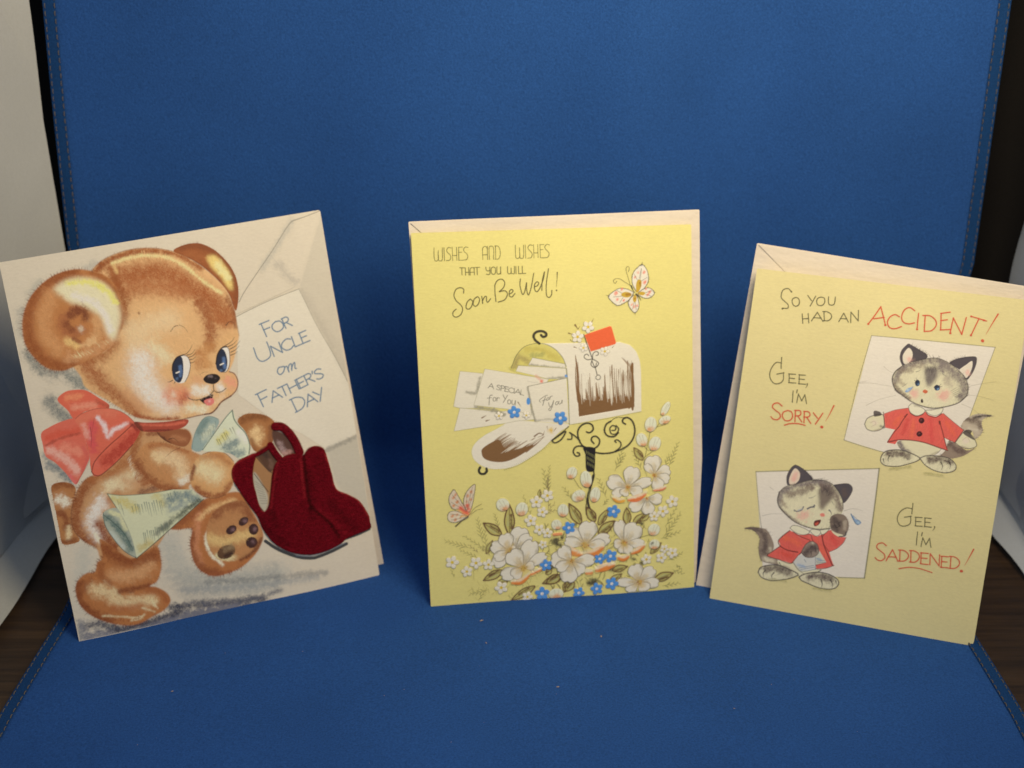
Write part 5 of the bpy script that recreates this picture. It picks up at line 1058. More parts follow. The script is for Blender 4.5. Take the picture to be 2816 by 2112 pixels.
('F',[169,916,175,-25,141,6,46,-50,-113,-3,-48,-7,-232,-24],K[300],.05,1,0,None,'le'),('B',[252,911,64,-11,46,-24],.75,K[301],.75,'le'),
('S',[169,916,175,-25,141,6,46,-50,-113,-3,-48,-7,-232,-24,31,103],.19,K[302],.7,0,0),
]),
('letter',5,0,'ink',None,[
('F',[476,1091,20,33,143,-36,4,-19],K[300],.05,1,0,None,'le'),('B',[482,1092,56,-11,98,-14],.75,K[301],.75,'le'),
('S',[476,1091,20,33,143,-36,4,-19,-167,22],.19,K[302],.7,0,0),
]),
('letter',5,0,'ink',None,[
('F',[420,1068,13,24,210,-24,2,-49,-80,6],K[300],.05,1,0,None,'le'),('B',[564,1023,38,5,42,-1],.75,K[301],.75,'le'),
('S',[420,1068,13,24,210,-24,2,-49,-80,6,-145,43],.19,K[302],.7,0,0),
]),
('letter',5,0,'ink',None,[
('B',[238,916,78,-16,46,-24],.84,K[301]),('F',[285,1085,280,-61,-11,-17,-80,-14,10,-125,-93,30,-161,27],K[300],.05,1,0,None,'le'),
('S',[285,1085,280,-61,-11,-17,-80,-14,10,-125,-93,30,-161,27,55,160],.19,K[302],.7,0,0),('S',[296,1000,16,18,8,-24],.28,K[303],.9,0,0),
('S',[302,1007,15,-5],.28,K[303],.9,0,0),('S',[351,1004,-6,5,-7,0,-2,-4,5,-5,6,-5,1,-5,-5,-2,-7,2,-3,3],.28,K[303],.9),
('S',[355,1007,-3,-22],.28,K[303],.9,0,0),('S',[355,1007,10,-3,3,-6,-4,-4,-11,2],.28,K[303],.9),('S',[372,1002,-3,-21],.28,K[303],.9,0,0),
('S',[371,1002,15,-4],.28,K[303],.9,0,0),('S',[371,992,11,-3],.28,K[303],.9,0,0),('S',[368,981,16,-4],.28,K[303],.9,0,0),
('S',[409,988,-8,6,-11,-1,-4,-7,4,-9,9,-5,9,2],.28,K[303],.9),('S',[412,991,-3,-21],.28,K[303],.9,0,0),('S',[412,969,16,18,9,-25],.28,K[303],.9,0,0),
('S',[418,975,16,-4],.28,K[303],.9,0,0),('S',[441,983,-3,-21,14,-4],.28,K[303],.9,0,0),('S',[313,966,-9,-1,-4,-14,-3,-28],.28,K[304],.9),
('S',[291,954,19,1],.23,K[304],.9),('S',[323,956,-6,-3,-1,-10,4,-4,7,3,1,10,-5,4],.26,K[304],.9),('S',[334,955,-2,-17],.26,K[304],.9,0,0),
('S',[333,948,6,5,6,-2],.26,K[304],.9),('S',[360,965,8,-17],.28,K[304],.9,0,0),('S',[380,962,-20,-32],.28,K[304],.9,0,0),
('S',[387,942,-6,-3,-1,-11,5,-5,7,3,1,11,-6,5],.28,K[304],.9),('S',[400,939,-2,-14,5,-6,7,3,4,14],.28,K[304],.9),
('S',[414,936,-1,-19],.28,K[304],.9,0,0),('B',[508,1043,28,-25],.56,K[305],.6),('B',[533,1016],.66,K[306],.9),
('S',[470,1021,28,-8,19,1],.19,K[307],.5),
]),
('letter',5,0,'ink','small letter reading For You',[
('F',[470,997,174,28,5,-205,-62,6,-89,12],K[300],.05,1,0,None,'le'),('S',[498,838,-28,159,174,28],.28,K[308],.85,0,0),
('B',[470,993,15,-96,13,-53],.47,K[301],.7),('B',[502,839,57,6,80,-19],.57,K[301],.5),('S',[526,923,-6,5,6,9,22,14,9,1],.24,K[304],.9),
('S',[548,946,-8,-19,-5,-19],.28,K[304],.9),('S',[533,929,17,5],.24,K[304],.9),('S',[559,942,-5,-4,-2,-7,4,-1,6,4,1,7,-4,1],.24,K[304],.9),
('S',[569,946,-3,-12],.24,K[304],.9,0,0),('S',[568,941,5,6,6,1],.24,K[304],.9),('S',[561,919,4,-17,10,4,8,19],.26,K[304],.9),
('S',[584,927,-7,-26,-10,-18,-6,7,14,11],.26,K[304],.9),('S',[599,922,-6,-5,-1,-8,4,-2,6,5,1,8,-4,2],.26,K[304],.9),
('S',[608,923,-2,-10,5,-3,7,6,4,11],.26,K[304],.9),('S',[622,927,-1,-14],.26,K[304],.9,0,0),
]),
('mailbox_flag',5,.15,'ink',None,[
('F',[729,1213,114,33,8,-4,19,-72,-5,-6,-110,-27],K[309],.05,1,0),('S',[726,1215,16,-53,20,-58],.42,K[278],.95),
('S',[762,1104,-22,-2,-14,9,2,12,11,3,7,-7],.38,K[278],.92),('S',[762,1105,3,21,12,9,11,-3,0,-11,-9,-3],.38,K[278],.92),
('S',[762,1104,-7,-26,18,-13,16,19,-27,20],.38,K[278],.92),('S',[759,1095,14,-29,7,19],.38,K[278],.92),('S',[773,1066,5,-19,3,-15],.38,K[278],.92),
('S',[796,1019,-2,-6,-5,-3,-7,0,-5,4,-2,6,3,6,5,4,6,0,5,-4,2,-7,-2,-6],.33,K[278],.92),
]),
('door_curl',5,.12,'ink',None,[
('S',[528,1185,-18,17,-6,20,14,15,24,2,17,-10,-1,-12,-13,-3,-8,8],1.12,K[310],.95),('S',[509,1210,3,16],.28,K[311],.6),
('S',[551,1229,3,-8],.23,K[311],.6),
]),
('door_curl',5,.12,'ink',None,[
('S',[247,642,-6,-14,7,-14,16,-2,12,11,-1,12],1.13,K[310],.97),
]),
('iron_post',5,.12,'ink',None,[
('S',[728,776,14,-4,16,14,-6,22,-23,8,-26,-10,-15,-27,4,-34,16,-30,28,-18],.81,K[310],.95),
('S',[760,721,-11,16,5,14,17,2,15,-18,-6,-24,-20,-13,-24,-1],.77,K[310],.95),
('S',[843,776,14,0,4,14,-14,8,-13,-13,6,-24,22,-2,12,21,-12,17],.62,K[310],.95),('S',[839,818,-21,-13,-9,-28,13,-24,30,-6,20,16],.81,K[310],.95),
('S',[839,818,24,14,43,-1],.29,K[310],.95),('S',[905,800,-12,10,3,15,21,4,22,-21,9,-40,-10,-38,-24,-29,-34,-17,-44,-11,-43,0,-43,11],.82,K[310],.95),
('S',[861,719,-6,8,13,3,15,-16,-5,-20,-23,-16],.67,K[310],.95),('S',[684,684,8,-3,1,-11,-16,-1,-11,19,7,19,20,7,29,-8],.76,K[310],.95),
('S',[570,746,30,19,34,20,-20,-35,-29,-15,-15,11],.71,K[310],.95),('S',[642,748,17,0,2,19,-9,11,23,-17,22,-23],.67,K[310],.95),
('S',[571,748,43,31,34,27],.43,K[310],.95),('F',[712,706,50,-5,3,-33,-4,-68,-8,-9,-30,9,-3,71],K[310],.05),('S',[725,690,1,-13],.19,K[312],.7),
('S',[727,664,1,-13],.19,K[312],.7),('S',[729,638,1,-13],.19,K[312],.7),('S',[732,685,1,-13],.19,K[312],.7),('S',[734,659,1,-13],.19,K[312],.7),
('S',[736,633,1,-12],.19,K[312],.7),('S',[739,680,1,-12],.19,K[312],.7),('S',[741,654,1,-12],.19,K[312],.7),('S',[743,628,1,-12],.19,K[312],.7),
('S',[746,675,1,-12],.19,K[312],.7),('S',[748,650,1,-13],.19,K[312],.7),('S',[750,624,1,-13],.19,K[312],.7),('S',[754,671,0,-13],.19,K[312],.7),
('S',[755,645,1,-13],.19,K[312],.7),('S',[757,619,1,-13],.19,K[312],.7),('S',[761,666,0,-13],.19,K[312],.7),
('S',[754,600,4,-29,-11,-34,-13,-24],.67,K[310],.95),('S',[754,573,-14,-56,-13,-44,3,-38,11,-33,8,-32],1.12,K[310],.95),
('S',[723,461,-6,-38,2,-32],.44,K[310],.9),('S',[737,511,-9,-38],.25,K[313],.6),
]),
('printed_bouquet',None,0,'ink',None,[
('S',[576,191,-23,28],.22,K[314],.55,1),('S',[741,84,5,36],.24,K[314],.55,1),('S',[547,224,-5,15],.36,K[314],.55,1),
('S',[778,260,22,30],.35,K[314],.55,1),('S',[815,40,15,15],.3,K[314],.55,1),('S',[678,40,-1,17],.39,K[314],.55,1),
('S',[764,205,-5,33],.32,K[314],.55,1),('S',[720,277,9,15],.22,K[314],.55,1),('S',[876,214,28,23],.32,K[314],.55,1),
('S',[845,282,19,19],.38,K[314],.55,1),('S',[654,311,15,33],.27,K[314],.55,1),('S',[831,272,18,9],.22,K[314],.55,1),
('S',[744,107,23,24],.21,K[314],.55,1),('S',[790,125,-1,26],.41,K[314],.55,1),('S',[667,133,-4,22],.44,K[314],.55,1),
('S',[615,86,5,14],.35,K[314],.55,1),('S',[659,96,16,27],.37,K[314],.55,1),('S',[809,205,22,24],.32,K[314],.55,1),
('S',[628,46,5,25],.21,K[314],.55,1),('S',[655,269,-9,32],.39,K[314],.55,1),('S',[665,232,-9,20],.34,K[314],.55,1),
('S',[718,59,-9,21],.41,K[314],.55,1),('S',[868,151,7,13],.24,K[314],.55,1),('S',[664,204,-1,15],.32,K[314],.55,1),
('S',[635,300,1,28],.43,K[314],.55,1),('S',[754,263,-9,16],.21,K[314],.55,1),('S',[824,309,-1,25],.35,K[314],.55,1),
('S',[809,155,-9,31],.22,K[314],.55,1),('S',[564,261,-1,14],.4,K[314],.55,1),('S',[803,243,11,20],.23,K[314],.55,1),
('S',[650,128,-8,25],.25,K[314],.55,1),('S',[812,227,9,22],.24,K[314],.55,1),('S',[849,225,19,24],.23,K[314],.55,1),
('S',[545,204,-26,18],.39,K[314],.55,1),('S',[609,226,-11,12],.34,K[314],.55,1),('S',[795,306,12,32],.33,K[314],.55,1),
('S',[717,290,19,31],.22,K[314],.55,1),('S',[646,278,-7,24],.42,K[314],.55,1),('S',[765,48,-8,34],.38,K[314],.55,1),
('S',[747,283,11,24],.23,K[314],.55,1),('S',[842,40,-9,38],.28,K[314],.55,1),('S',[603,296,-11,26],.35,K[314],.55,1),
('S',[804,199,25,22],.44,K[314],.55,1),('S',[544,242,1,37],.24,K[314],.55,1),('S',[827,48,-5,34],.38,K[314],.55,1),
('S',[541,172,-3,28],.26,K[314],.55,1),('S',[703,214,-2,15],.36,K[314],.55,1),('S',[775,272,9,10],.35,K[314],.55,1),
('S',[574,166,-2,19],.4,K[314],.55,1),('S',[660,95,-6,13],.28,K[314],.55,1),('S',[700,200,-12,35],.23,K[314],.55,1),
('S',[834,147,8,28],.34,K[314],.55,1),('S',[829,255,2,25],.33,K[314],.55,1),('S',[658,231,-7,21],.34,K[314],.55,1),
('S',[582,238,-7,11],.22,K[314],.55,1),('S',[742,269,15,34],.25,K[314],.55,1),('S',[869,70,11,11],.41,K[314],.55,1),
('S',[546,304,-5,17],.33,K[314],.55,1),('S',[578,301,-7,14],.26,K[314],.55,1),('S',[688,57,-6,26],.29,K[314],.55,1),
('S',[818,37,13,11,5,11],.69,K[315],.7,2),('S',[843,141,4,17,-3,17],.38,K[316],.7,2),('S',[834,302,-6,17,-13,17],.67,K[317],.7,2),
('S',[806,217,20,7,12,8],.6,K[318],.7,2),('S',[786,158,0,6,-8,8],.72,K[315],.7,2),('S',[572,269,23,9,15,9],.54,K[316],.7,2),
('S',[577,101,4,22,-3,23],.71,K[317],.7,2),('S',[634,91,10,4,3,4],.55,K[318],.7,2),('S',[796,126,0,14,-7,14],.45,K[315],.7,2),
('S',[795,40,-8,16,-16,18],.66,K[316],.7,2),('S',[937,271,4,14,-4,16],.63,K[317],.7,2),('S',[567,192,13,11,6,12],.64,K[318],.7,2),
('S',[918,197,-7,12,-15,14],.69,K[315],.7,2),('S',[986,83,4,18,-3,20],.79,K[316],.7,2),('S',[858,33,7,8,0,9],.48,K[317],.7,2),
('S',[583,245,-9,12,-17,12],.34,K[318],.7,2),('S',[879,187,-7,10,-16,10],.33,K[315],.7,2),('S',[690,99,6,11,-2,13],.49,K[316],.7,2),
('S',[609,164,5,11,-4,11],.44,K[317],.7,2),('S',[633,332,8,10,1,11],.6,K[318],.7,2),('S',[840,96,3,22,-5,23],.56,K[315],.7,2),
('S',[895,331,-1,13,-8,14],.66,K[316],.7,2),('S',[514,250,-10,16,-17,18],.7,K[317],.7,2),('S',[892,273,8,7,1,8],.35,K[318],.7,2),
('S',[529,83,4,12,-3,12],.41,K[315],.7,2),('S',[653,37,5,14,-3,15],.47,K[316],.7,2),('S',[513,130,-9,18,-17,19],.63,K[317],.7,2),
('S',[787,133,10,14,3,15],.6,K[318],.7,2),('S',[827,240,20,10,14,10],.59,K[315],.7,2),('S',[642,319,17,11,10,12],.33,K[316],.7,2),
('S',[724,269,-4,12,-11,12],.37,K[317],.7,2),('S',[851,308,4,9,-3,10],.66,K[318],.7,2),('S',[918,125,16,9,8,10],.82,K[315],.7,2),
('S',[949,46,1,13,-6,14],.49,K[316],.7,2),('S',[647,259,5,8,-4,9],.61,K[317],.7,2),('S',[899,149,4,10,-4,11],.58,K[318],.7,2),
('S',[610,90,0,10,-7,10],.78,K[315],.7,2),('S',[879,60,11,10,3,12],.46,K[316],.7,2),('S',[727,178,-10,14,-17,15],.8,K[317],.7,2),
('S',[548,100,-4,8,-11,9],.77,K[318],.7,2),('S',[720,70,-4,11,-11,12],.45,K[315],.7,2),('S',[782,35,3,14,-4,14],.33,K[316],.7,2),
('S',[757,220,7,12,-1,13],.72,K[317],.7,2),('S',[623,243,15,10,7,10],.59,K[318],.7,2),('S',[555,46,8,10,1,11],.74,K[315],.7,2),
('S',[524,127,11,18,4,19],.61,K[316],.7,2),('S',[604,37,11,3,2,4],.72,K[317],.7,2),('S',[962,313,17,15,9,16],.71,K[318],.7,2),
('S',[658,277,9,7,2,6],.73,K[315],.7,2),('S',[568,316,-3,11,-11,10],.54,K[316],.7,2),('S',[855,75,2,10,-6,10],.35,K[317],.7,2),
('S',[694,312,1,8,-7,8],.39,K[318],.7,2),('S',[565,318,-9,12,-16,12],.41,K[315],.7,2),('S',[913,213,13,5,5,5],.81,K[316],.7,2),
('S',[751,239,17,12,10,12],.53,K[317],.7,2),('S',[921,46,11,3,3,4],.36,K[318],.7,2),('S',[677,56,-8,19,-16,18],.52,K[315],.7,2),
('S',[883,28,1,20,-7,20],.81,K[316],.7,2),('S',[704,208,-5,20,-13,21],.32,K[317],.7,2),('S',[653,111,-9,9,-18,9],.42,K[318],.7,2),
('S',[939,67,-2,13,-11,14],.63,K[315],.7,2),('S',[527,214,14,14,7,14],.45,K[316],.7,2),('S',[513,227,6,16,-2,16],.39,K[317],.7,2),
('S',[653,194,2,10,-6,10],.32,K[318],.7,2),('S',[760,219,19,14,11,14],.32,K[315],.7,2),('S',[659,315,-1,11,-9,12],.33,K[316],.7,2),
('S',[625,261,11,19,4,19],.57,K[317],.7,2),('S',[579,78,10,3,3,5],.76,K[318],.7,2),('S',[574,345,9,15,1,15],.55,K[315],.7,2),
('S',[871,70,6,8,-2,9],.38,K[316],.7,2),('S',[977,62,0,17,-8,18],.67,K[317],.7,2),('S',[513,152,2,9,-5,10],.51,K[318],.7,2),
('S',[888,249,-1,11,-9,13],.58,K[315],.7,2),('S',[546,150,6,10,-1,10],.71,K[316],.7,2),('S',[923,281,5,18,-3,19],.33,K[317],.7,2),
('S',[580,319,0,11,-8,11],.55,K[318],.7,2),('S',[780,238,13,17,6,18],.78,K[315],.7,2),('S',[821,181,-8,10,-17,10],.56,K[316],.7,2),
('S',[594,38,-6,18,-14,19],.61,K[317],.7,2),('S',[860,102,4,17,-3,17],.78,K[318],.7,2),('S',[695,342,17,13,9,14],.33,K[315],.7,2),
('S',[701,157,10,7,4,8],.39,K[316],.7,2),('S',[781,53,-10,14,-18,15],.45,K[317],.7,2),('S',[547,246,-14,12,-22,13],.48,K[318],.7,2),
('S',[706,198,8,11,0,12],.38,K[315],.7,2),('S',[873,186,12,15,5,15],.5,K[316],.7,2),('S',[671,94,4,13,-3,15],.62,K[317],.7,2),
('S',[614,83,11,4,4,4],.64,K[318],.7,2),('S',[613,100,2,19,-5,21],.64,K[315],.7,2),('S',[532,205,-15,12,-22,12],.51,K[316],.7,2),
('S',[887,246,2,8,-5,8],.78,K[317],.7,2),('S',[915,21,0,7,-9,8],.79,K[318],.7,2),('S',[987,176,5,8,-2,8],.77,K[315],.7,2),
('S',[689,51,8,6,1,6],.35,K[316],.7,2),('S',[958,175,-12,11,-19,11],.66,K[317],.7,2),('S',[562,213,13,12,6,12],.52,K[318],.7,2),
('S',[561,146,-2,6,-10,6],.56,K[315],.7,2),('S',[755,320,8,7,2,8],.64,K[316],.7,2),('S',[682,74,10,7,2,8],.37,K[317],.7,2),
('S',[951,148,-4,11,-12,12],.37,K[318],.7,2),('S',[692,115,3,17,-5,18],.42,K[315],.7,2),('S',[958,250,9,9,1,10],.61,K[316],.7,2),
('S',[694,248,4,22,-4,22],.36,K[317],.7,2),('S',[659,41,5,8,-2,10],.32,K[318],.7,2),('S',[899,209,17,13,9,13],.62,K[315],.7,2),
('S',[543,268,11,11,4,11],.44,K[316],.7,2),('S',[600,291,12,11,5,13],.79,K[317],.7,2),('S',[789,73,9,20,1,22],.79,K[318],.7,2),
('S',[761,175,-6,12,-14,12],.36,K[315],.7,2),('S',[867,325,17,6,9,7],.51,K[316],.7,2),('S',[864,210,9,12,1,11],.72,K[317],.7,2),
('S',[610,134,-7,7,-14,7],.54,K[318],.7,2),('S',[852,197,11,15,4,16],.55,K[315],.7,2),('S',[831,219,14,19,7,19],.32,K[316],.7,2),
('S',[941,57,3,21,-5,21],.36,K[317],.7,2),('S',[870,204,-5,11,-12,12],.82,K[318],.7,2),('S',[740,281,15,10,7,10],.65,K[315],.7,2),
('S',[943,35,18,14,11,15],.72,K[316],.7,2),('S',[792,134,-1,15,-8,15],.71,K[317],.7,2),('S',[547,73,2,8,-5,9],.55,K[318],.7,2),
('S',[891,119,12,7,6,7],.78,K[315],.7,2),('S',[736,141,8,22,0,21],.75,K[316],.7,2),('S',[532,324,1,21,-6,21],.55,K[317],.7,2),
('S',[730,251,16,6,9,7],.81,K[318],.7,2),('S',[573,181,-7,12,-13,11],.44,K[315],.7,2),('S',[656,296,18,13,10,12],.63,K[316],.7,2),
('S',[997,8,7,10,-1,11],.45,K[317],.7,2),('S',[788,189,18,8,9,8],.74,K[318],.7,2),('S',[672,336,1,17,-7,17],.63,K[315],.7,2),
('S',[720,299,-1,9,-8,10],.71,K[316],.7,2),('S',[666,28,19,11,11,12],.55,K[317],.7,2),('S',[747,332,16,10,9,11],.36,K[318],.7,2),
('S',[762,73,13,17,5,18],.52,K[315],.7,2),('S',[639,269,8,8,0,9],.5,K[316],.7,2),('S',[878,45,0,7,-7,8],.62,K[317],.7,2),
('S',[764,133,-8,18,-16,19],.57,K[318],.7,2),('S',[554,208,-8,8,-16,8],.46,K[315],.7,2),('S',[920,164,3,14,-5,15],.71,K[316],.7,2),
('S',[557,184,9,6,1,7],.51,K[317],.7,2),('S',[638,232,17,11,9,12],.7,K[318],.7,2),('S',[1000,236,6,10,-2,10],.37,K[315],.7,2),
('S',[599,147,14,17,6,18],.33,K[316],.7,2),('S',[986,67,9,16,1,17],.5,K[317],.7,2),('S',[654,118,10,7,3,7],.58,K[318],.7,2),
('S',[820,124,-14,11,-22,12],.58,K[315],.7,2),('S',[560,320,-15,12,-22,12],.36,K[316],.7,2),('S',[933,131,12,4,3,5],.59,K[317],.7,2),
('S',[995,301,-9,12,-17,13],.39,K[318],.7,2),('S',[634,243,-2,12,-9,11],.41,K[315],.7,2),('S',[590,225,-6,7,-13,8],.36,K[316],.7,2),
('S',[751,265,10,6,2,7],.43,K[317],.7,2),('S',[913,234,2,8,-4,9],.45,K[318],.7,2),('S',[531,345,10,8,3,9],.48,K[315],.7,2),
('S',[841,237,12,7,5,7],.8,K[316],.7,2),('S',[638,97,-1,11,-9,12],.67,K[317],.7,2),('S',[815,146,-13,10,-21,11],.77,K[318],.7,2),
('S',[753,46,5,20,-4,21],.53,K[315],.7,2),('S',[916,74,-4,5,-13,6],.49,K[316],.7,2),('S',[698,334,19,10,12,10],.59,K[317],.7,2),
('S',[686,301,4,8,-4,9],.32,K[318],.7,2),('S',[799,336,-4,18,-11,19],.56,K[315],.7,2),('S',[882,50,-2,6,-10,7],.72,K[316],.7,2),
('S',[580,268,9,12,1,13],.56,K[317],.7,2),('S',[761,298,7,19,1,19],.79,K[318],.7,2),('S',[781,102,5,10,-2,11],.47,K[315],.7,2),
('S',[561,38,-6,19,-13,21],.64,K[316],.7,2),('S',[907,266,12,7,5,8],.54,K[317],.7,2),('S',[773,92,7,15,0,15],.5,K[318],.7,2),
('S',[966,47,13,11,5,11],.79,K[315],.7,2),('S',[975,299,9,15,1,15],.49,K[316],.7,2),('S',[311,94,11,21],.59,K[315],.6,2),
('S',[463,28,-14,24],.47,K[316],.6,2),('S',[181,177,2,17],.47,K[318],.6,2),('S',[361,9,-5,30],.4,K[315],.6,2),('S',[349,90,13,15],.55,K[316],.6,2),
('S',[278,141,15,21],.48,K[318],.6,2),('S',[443,55,-9,23],.45,K[315],.6,2),('S',[386,19,-17,15],.4,K[316],.6,2),('S',[417,56,4,18],.61,K[318],.6,2),
('S',[267,48,-6,21],.62,K[315],.6,2),('S',[307,112,-8,32],.35,K[316],.6,2),('S',[196,56,-9,27],.5,K[318],.6,2),('S',[371,31,-3,12],.29,K[315],.6,2),
('S',[223,90,-9,22],.32,K[316],.6,2),('S',[492,115,28,15],.55,K[318],.6,2),('S',[267,125,5,13],.55,K[315],.6,2),('S',[391,69,3,22],.36,K[316],.6,2),
('S',[362,137,-13,26],.63,K[318],.6,2),('S',[300,40,-6,26],.61,K[315],.6,2),('S',[429,15,-12,18],.31,K[316],.6,2),
('S',[366,144,-25,21],.58,K[318],.6,2),('S',[448,78,-28,18],.51,K[315],.6,2),('S',[389,72,-7,25],.45,K[316],.6,2),('S',[472,4,-5,11],.44,K[318],.6,2),
('S',[287,168,-14,20],.6,K[315],.6,2),('S',[451,103,6,27],.44,K[316],.6,2),('S',[397,120,10,15],.45,K[318],.6,2),('S',[263,80,-7,11],.42,K[315],.6,2),
('S',[492,39,18,19],.48,K[316],.6,2),('S',[491,122,-24,22],.39,K[318],.6,2),('S',[504,128,2,12],.36,K[315],.6,2),
('S',[203,162,-6,17],.62,K[316],.6,2),('S',[220,48,-12,14],.29,K[318],.6,2),('S',[459,128,0,17],.64,K[315],.6,2),('S',[312,136,4,25],.51,K[316],.6,2),
('S',[250,82,-1,30],.35,K[318],.6,2),('S',[450,71,-10,22],.6,K[315],.6,2),('S',[414,25,-12,32],.37,K[316],.6,2),('S',[281,145,0,20],.52,K[318],.6,2),
('S',[192,54,2,19],.57,K[315],.6,2),('S',[359,135,-13,22],.31,K[316],.6,2),('S',[488,96,-8,23],.5,K[318],.6,2),('S',[278,41,12,9],.4,K[315],.6,2),
('S',[218,155,3,24],.56,K[316],.6,2),('S',[227,29,24,13],.43,K[318],.6,2),('S',[250,56,-12,30],.36,K[315],.6,2),('S',[216,62,4,18],.44,K[316],.6,2),
('S',[200,117,-4,19],.62,K[318],.6,2),('S',[466,52,26,17],.63,K[315],.6,2),('S',[424,72,-9,12],.51,K[316],.6,2),('S',[175,166,4,16],.63,K[318],.6,2),
('S',[328,134,-13,14],.36,K[315],.6,2),('S',[423,145,4,15],.32,K[316],.6,2),('S',[379,9,-26,19],.54,K[318],.6,2),('S',[392,92,-1,18],.38,K[315],.6,2),
('S',[168,62,24,15],.3,K[316],.6,2),('S',[364,36,17,10],.36,K[318],.6,2),('S',[254,51,-8,11],.48,K[315],.6,2),('S',[351,59,0,15],.53,K[316],.6,2),
('S',[314,123,14,17],.34,K[318],.6,2),('S',[453,85,7,25],.61,K[315],.6,2),('S',[419,88,10,9],.61,K[316],.6,2),('S',[353,67,9,15],.42,K[318],.6,2),
('S',[376,9,-24,23],.41,K[315],.6,2),('S',[404,85,-16,21],.47,K[316],.6,2),('S',[497,127,14,13],.45,K[318],.6,2),
('S',[200,135,-1,30],.42,K[315],.6,2),('S',[242,170,7,11],.4,K[316],.6,2),('S',[212,19,-11,15],.44,K[318],.6,2),('S',[196,156,21,15],.61,K[315],.6,2),
('B',[569,276,8,-3],1.62,K[319],.85),('B',[587,259,8,-3],1.12,K[319],.85),('B',[743,69,7,-3],1.64,K[319],.85),('B',[727,64,7,-4],1.14,K[319],.85),
('B',[547,152,7,-3],1.5,K[319],.85),('B',[639,100,8,-4],1.01,K[319],.85),('B',[692,200,8,-4],1,K[319],.85),('B',[829,124,8,-3],1.14,K[319],.85),
('B',[867,122,8,-4],1.4,K[319],.85),('B',[601,290,7,-3],.75,K[319],.85),('B',[931,163,8,-4],.89,K[319],.85),('B',[969,140,7,-3],.89,K[319],.85),
('B',[658,350,8,-3],.75,K[319],.85),('B',[795,315,8,-3],.75,K[319],.85),('B',[965,335,8,-3],.88,K[319],.85),('S',[575,291,19,0],.25,K[319],.7,1),
('S',[570,263,15,4],.25,K[319],.7,1),('S',[546,267,12,-1],.25,K[319],.7,1),('S',[612,293,9,4],.25,K[319],.7,1),('S',[525,259,16,-2],.25,K[319],.7,1),
('S',[556,268,16,-1],.25,K[319],.7,1),('S',[606,256,10,4],.25,K[319],.7,1),('S',[615,263,18,4],.25,K[319],.7,1),('S',[535,255,10,-2],.25,K[319],.7,1),
('S',[621,254,12,5],.25,K[319],.7,1),('S',[566,285,12,0],.25,K[319],.7,1),('S',[614,263,16,7],.25,K[319],.7,1),('S',[546,256,10,1],.25,K[319],.7,1),
('S',[577,290,11,3],.25,K[319],.7,1),('S',[575,284,11,2],.25,K[319],.7,1),('S',[597,267,16,-2],.25,K[319],.7,1),('S',[577,286,14,0],.25,K[319],.7,1),
('S',[587,283,10,-4],.25,K[319],.7,1),('S',[584,259,12,-4],.25,K[319],.7,1),('S',[575,264,18,5],.25,K[319],.7,1),
('S',[567,282,14,-3],.25,K[319],.7,1),('S',[546,298,10,-1],.25,K[319],.7,1),('S',[622,267,10,7],.25,K[319],.7,1),('S',[568,279,18,0],.25,K[319],.7,1),
('S',[560,296,18,4],.25,K[319],.7,1),('S',[602,275,18,1],.25,K[319],.7,1),('S',[575,249,15,-3],.25,K[319],.7,1),('S',[601,288,11,2],.25,K[319],.7,1),
('S',[592,246,13,1],.25,K[319],.7,1),('S',[553,256,17,6],.25,K[319],.7,1),('S',[1010,633,-22,-24,10,56,14,62,6,37],.31,K[320],.8),
('S',[1018,752,35,29,32,61],.31,K[320],.8),('S',[1008,671,-31,33],.31,K[320],.8),('S',[989,640,44,29],.31,K[320],.8),
('S',[1050,778,40,7],.31,K[320],.8),('S',[694,520,23,-46,5,-58],.31,K[320],.8),('S',[664,566,26,-46],.31,K[320],.8),
('S',[971,264,57,15],.32,K[320],.8),('S',[616,392,42,-42],.31,K[320],.8),
]),
('leaf_spray',18,0,'ink',None,[
('R',[547,508,9,121],13,2.11,K[321],.75,.23),
]),
('leaf_spray',18,0,'ink',None,[
('R',[189,268,-109,41],11,2.73,K[321],.75,.23),
]),
('leaf_spray',18,0,'ink',None,[
('R',[245,293,-19,110],11,2.74,K[321],.75,.23),
]),
('leaf_spray',18,0,'ink',None,[
('R',[284,238,-120,89],12,2.11,K[321],.75,.23),
]),
('leaf_spray',18,0,'ink',None,[
('R',[261,235,-5,114],10,2.29,K[321],.75,.23),
]),
('leaf_spray',18,0,'ink',None,[
('R',[255,63,-75,-14],8,2.3,K[321],.75,.23),
]),
('leaf_spray',18,0,'ink',None,[
('R',[216,17,39,55],6,1.38,K[321],.75,.23),
]),
('leaf_spray',18,0,'ink',None,[
('R',[1101,585,43,109],11,2.65,K[321],.75,.31),
]),
('leaf_spray',18,0,'ink',None,[
('R',[1072,253,82,108],12,2.93,K[321],.75,.32),
]),
('leaf_spray',18,0,'ink',None,[
('R',[853,586,40,104],10,2.74,K[321],.75,.31),
]),
('leaf_spray',18,0,'ink',None,[
('R',[811,465,-33,88],8,2.75,K[321],.75,.31),
]),
('leaf_spray',18,0,'ink',None,[
('R',[870,616,31,42],6,1.87,K[321],.75,.31),
]),
('leaf_spray',18,0,'ink',None,[
('R',[1115,97,51,-24],6,1.92,K[321],.75,.32),
]),
('leaf_spray',18,0,'ink',None,[
('R',[1065,250,86,27],8,2.16,K[321],.75,.32),
]),
('leaf_spray',18,0,'ink',None,[
('R',[655,466,-36,59],6,2.11,K[321],.75,.31),
]),
('leaf_spray',18,0,'ink',None,[
('R',[1082,590,22,49],6,2.14,K[321],.75,.31),
]),
('leaf_spray',18,0,'ink',None,[
('R',[1134,121,25,-28],5,1.41,K[321],.75,.32),
]),
('leaf_spray',18,0,'ink',None,[
('R',[797,430,20,25],5,1.5,K[321],.75,.31),
]),
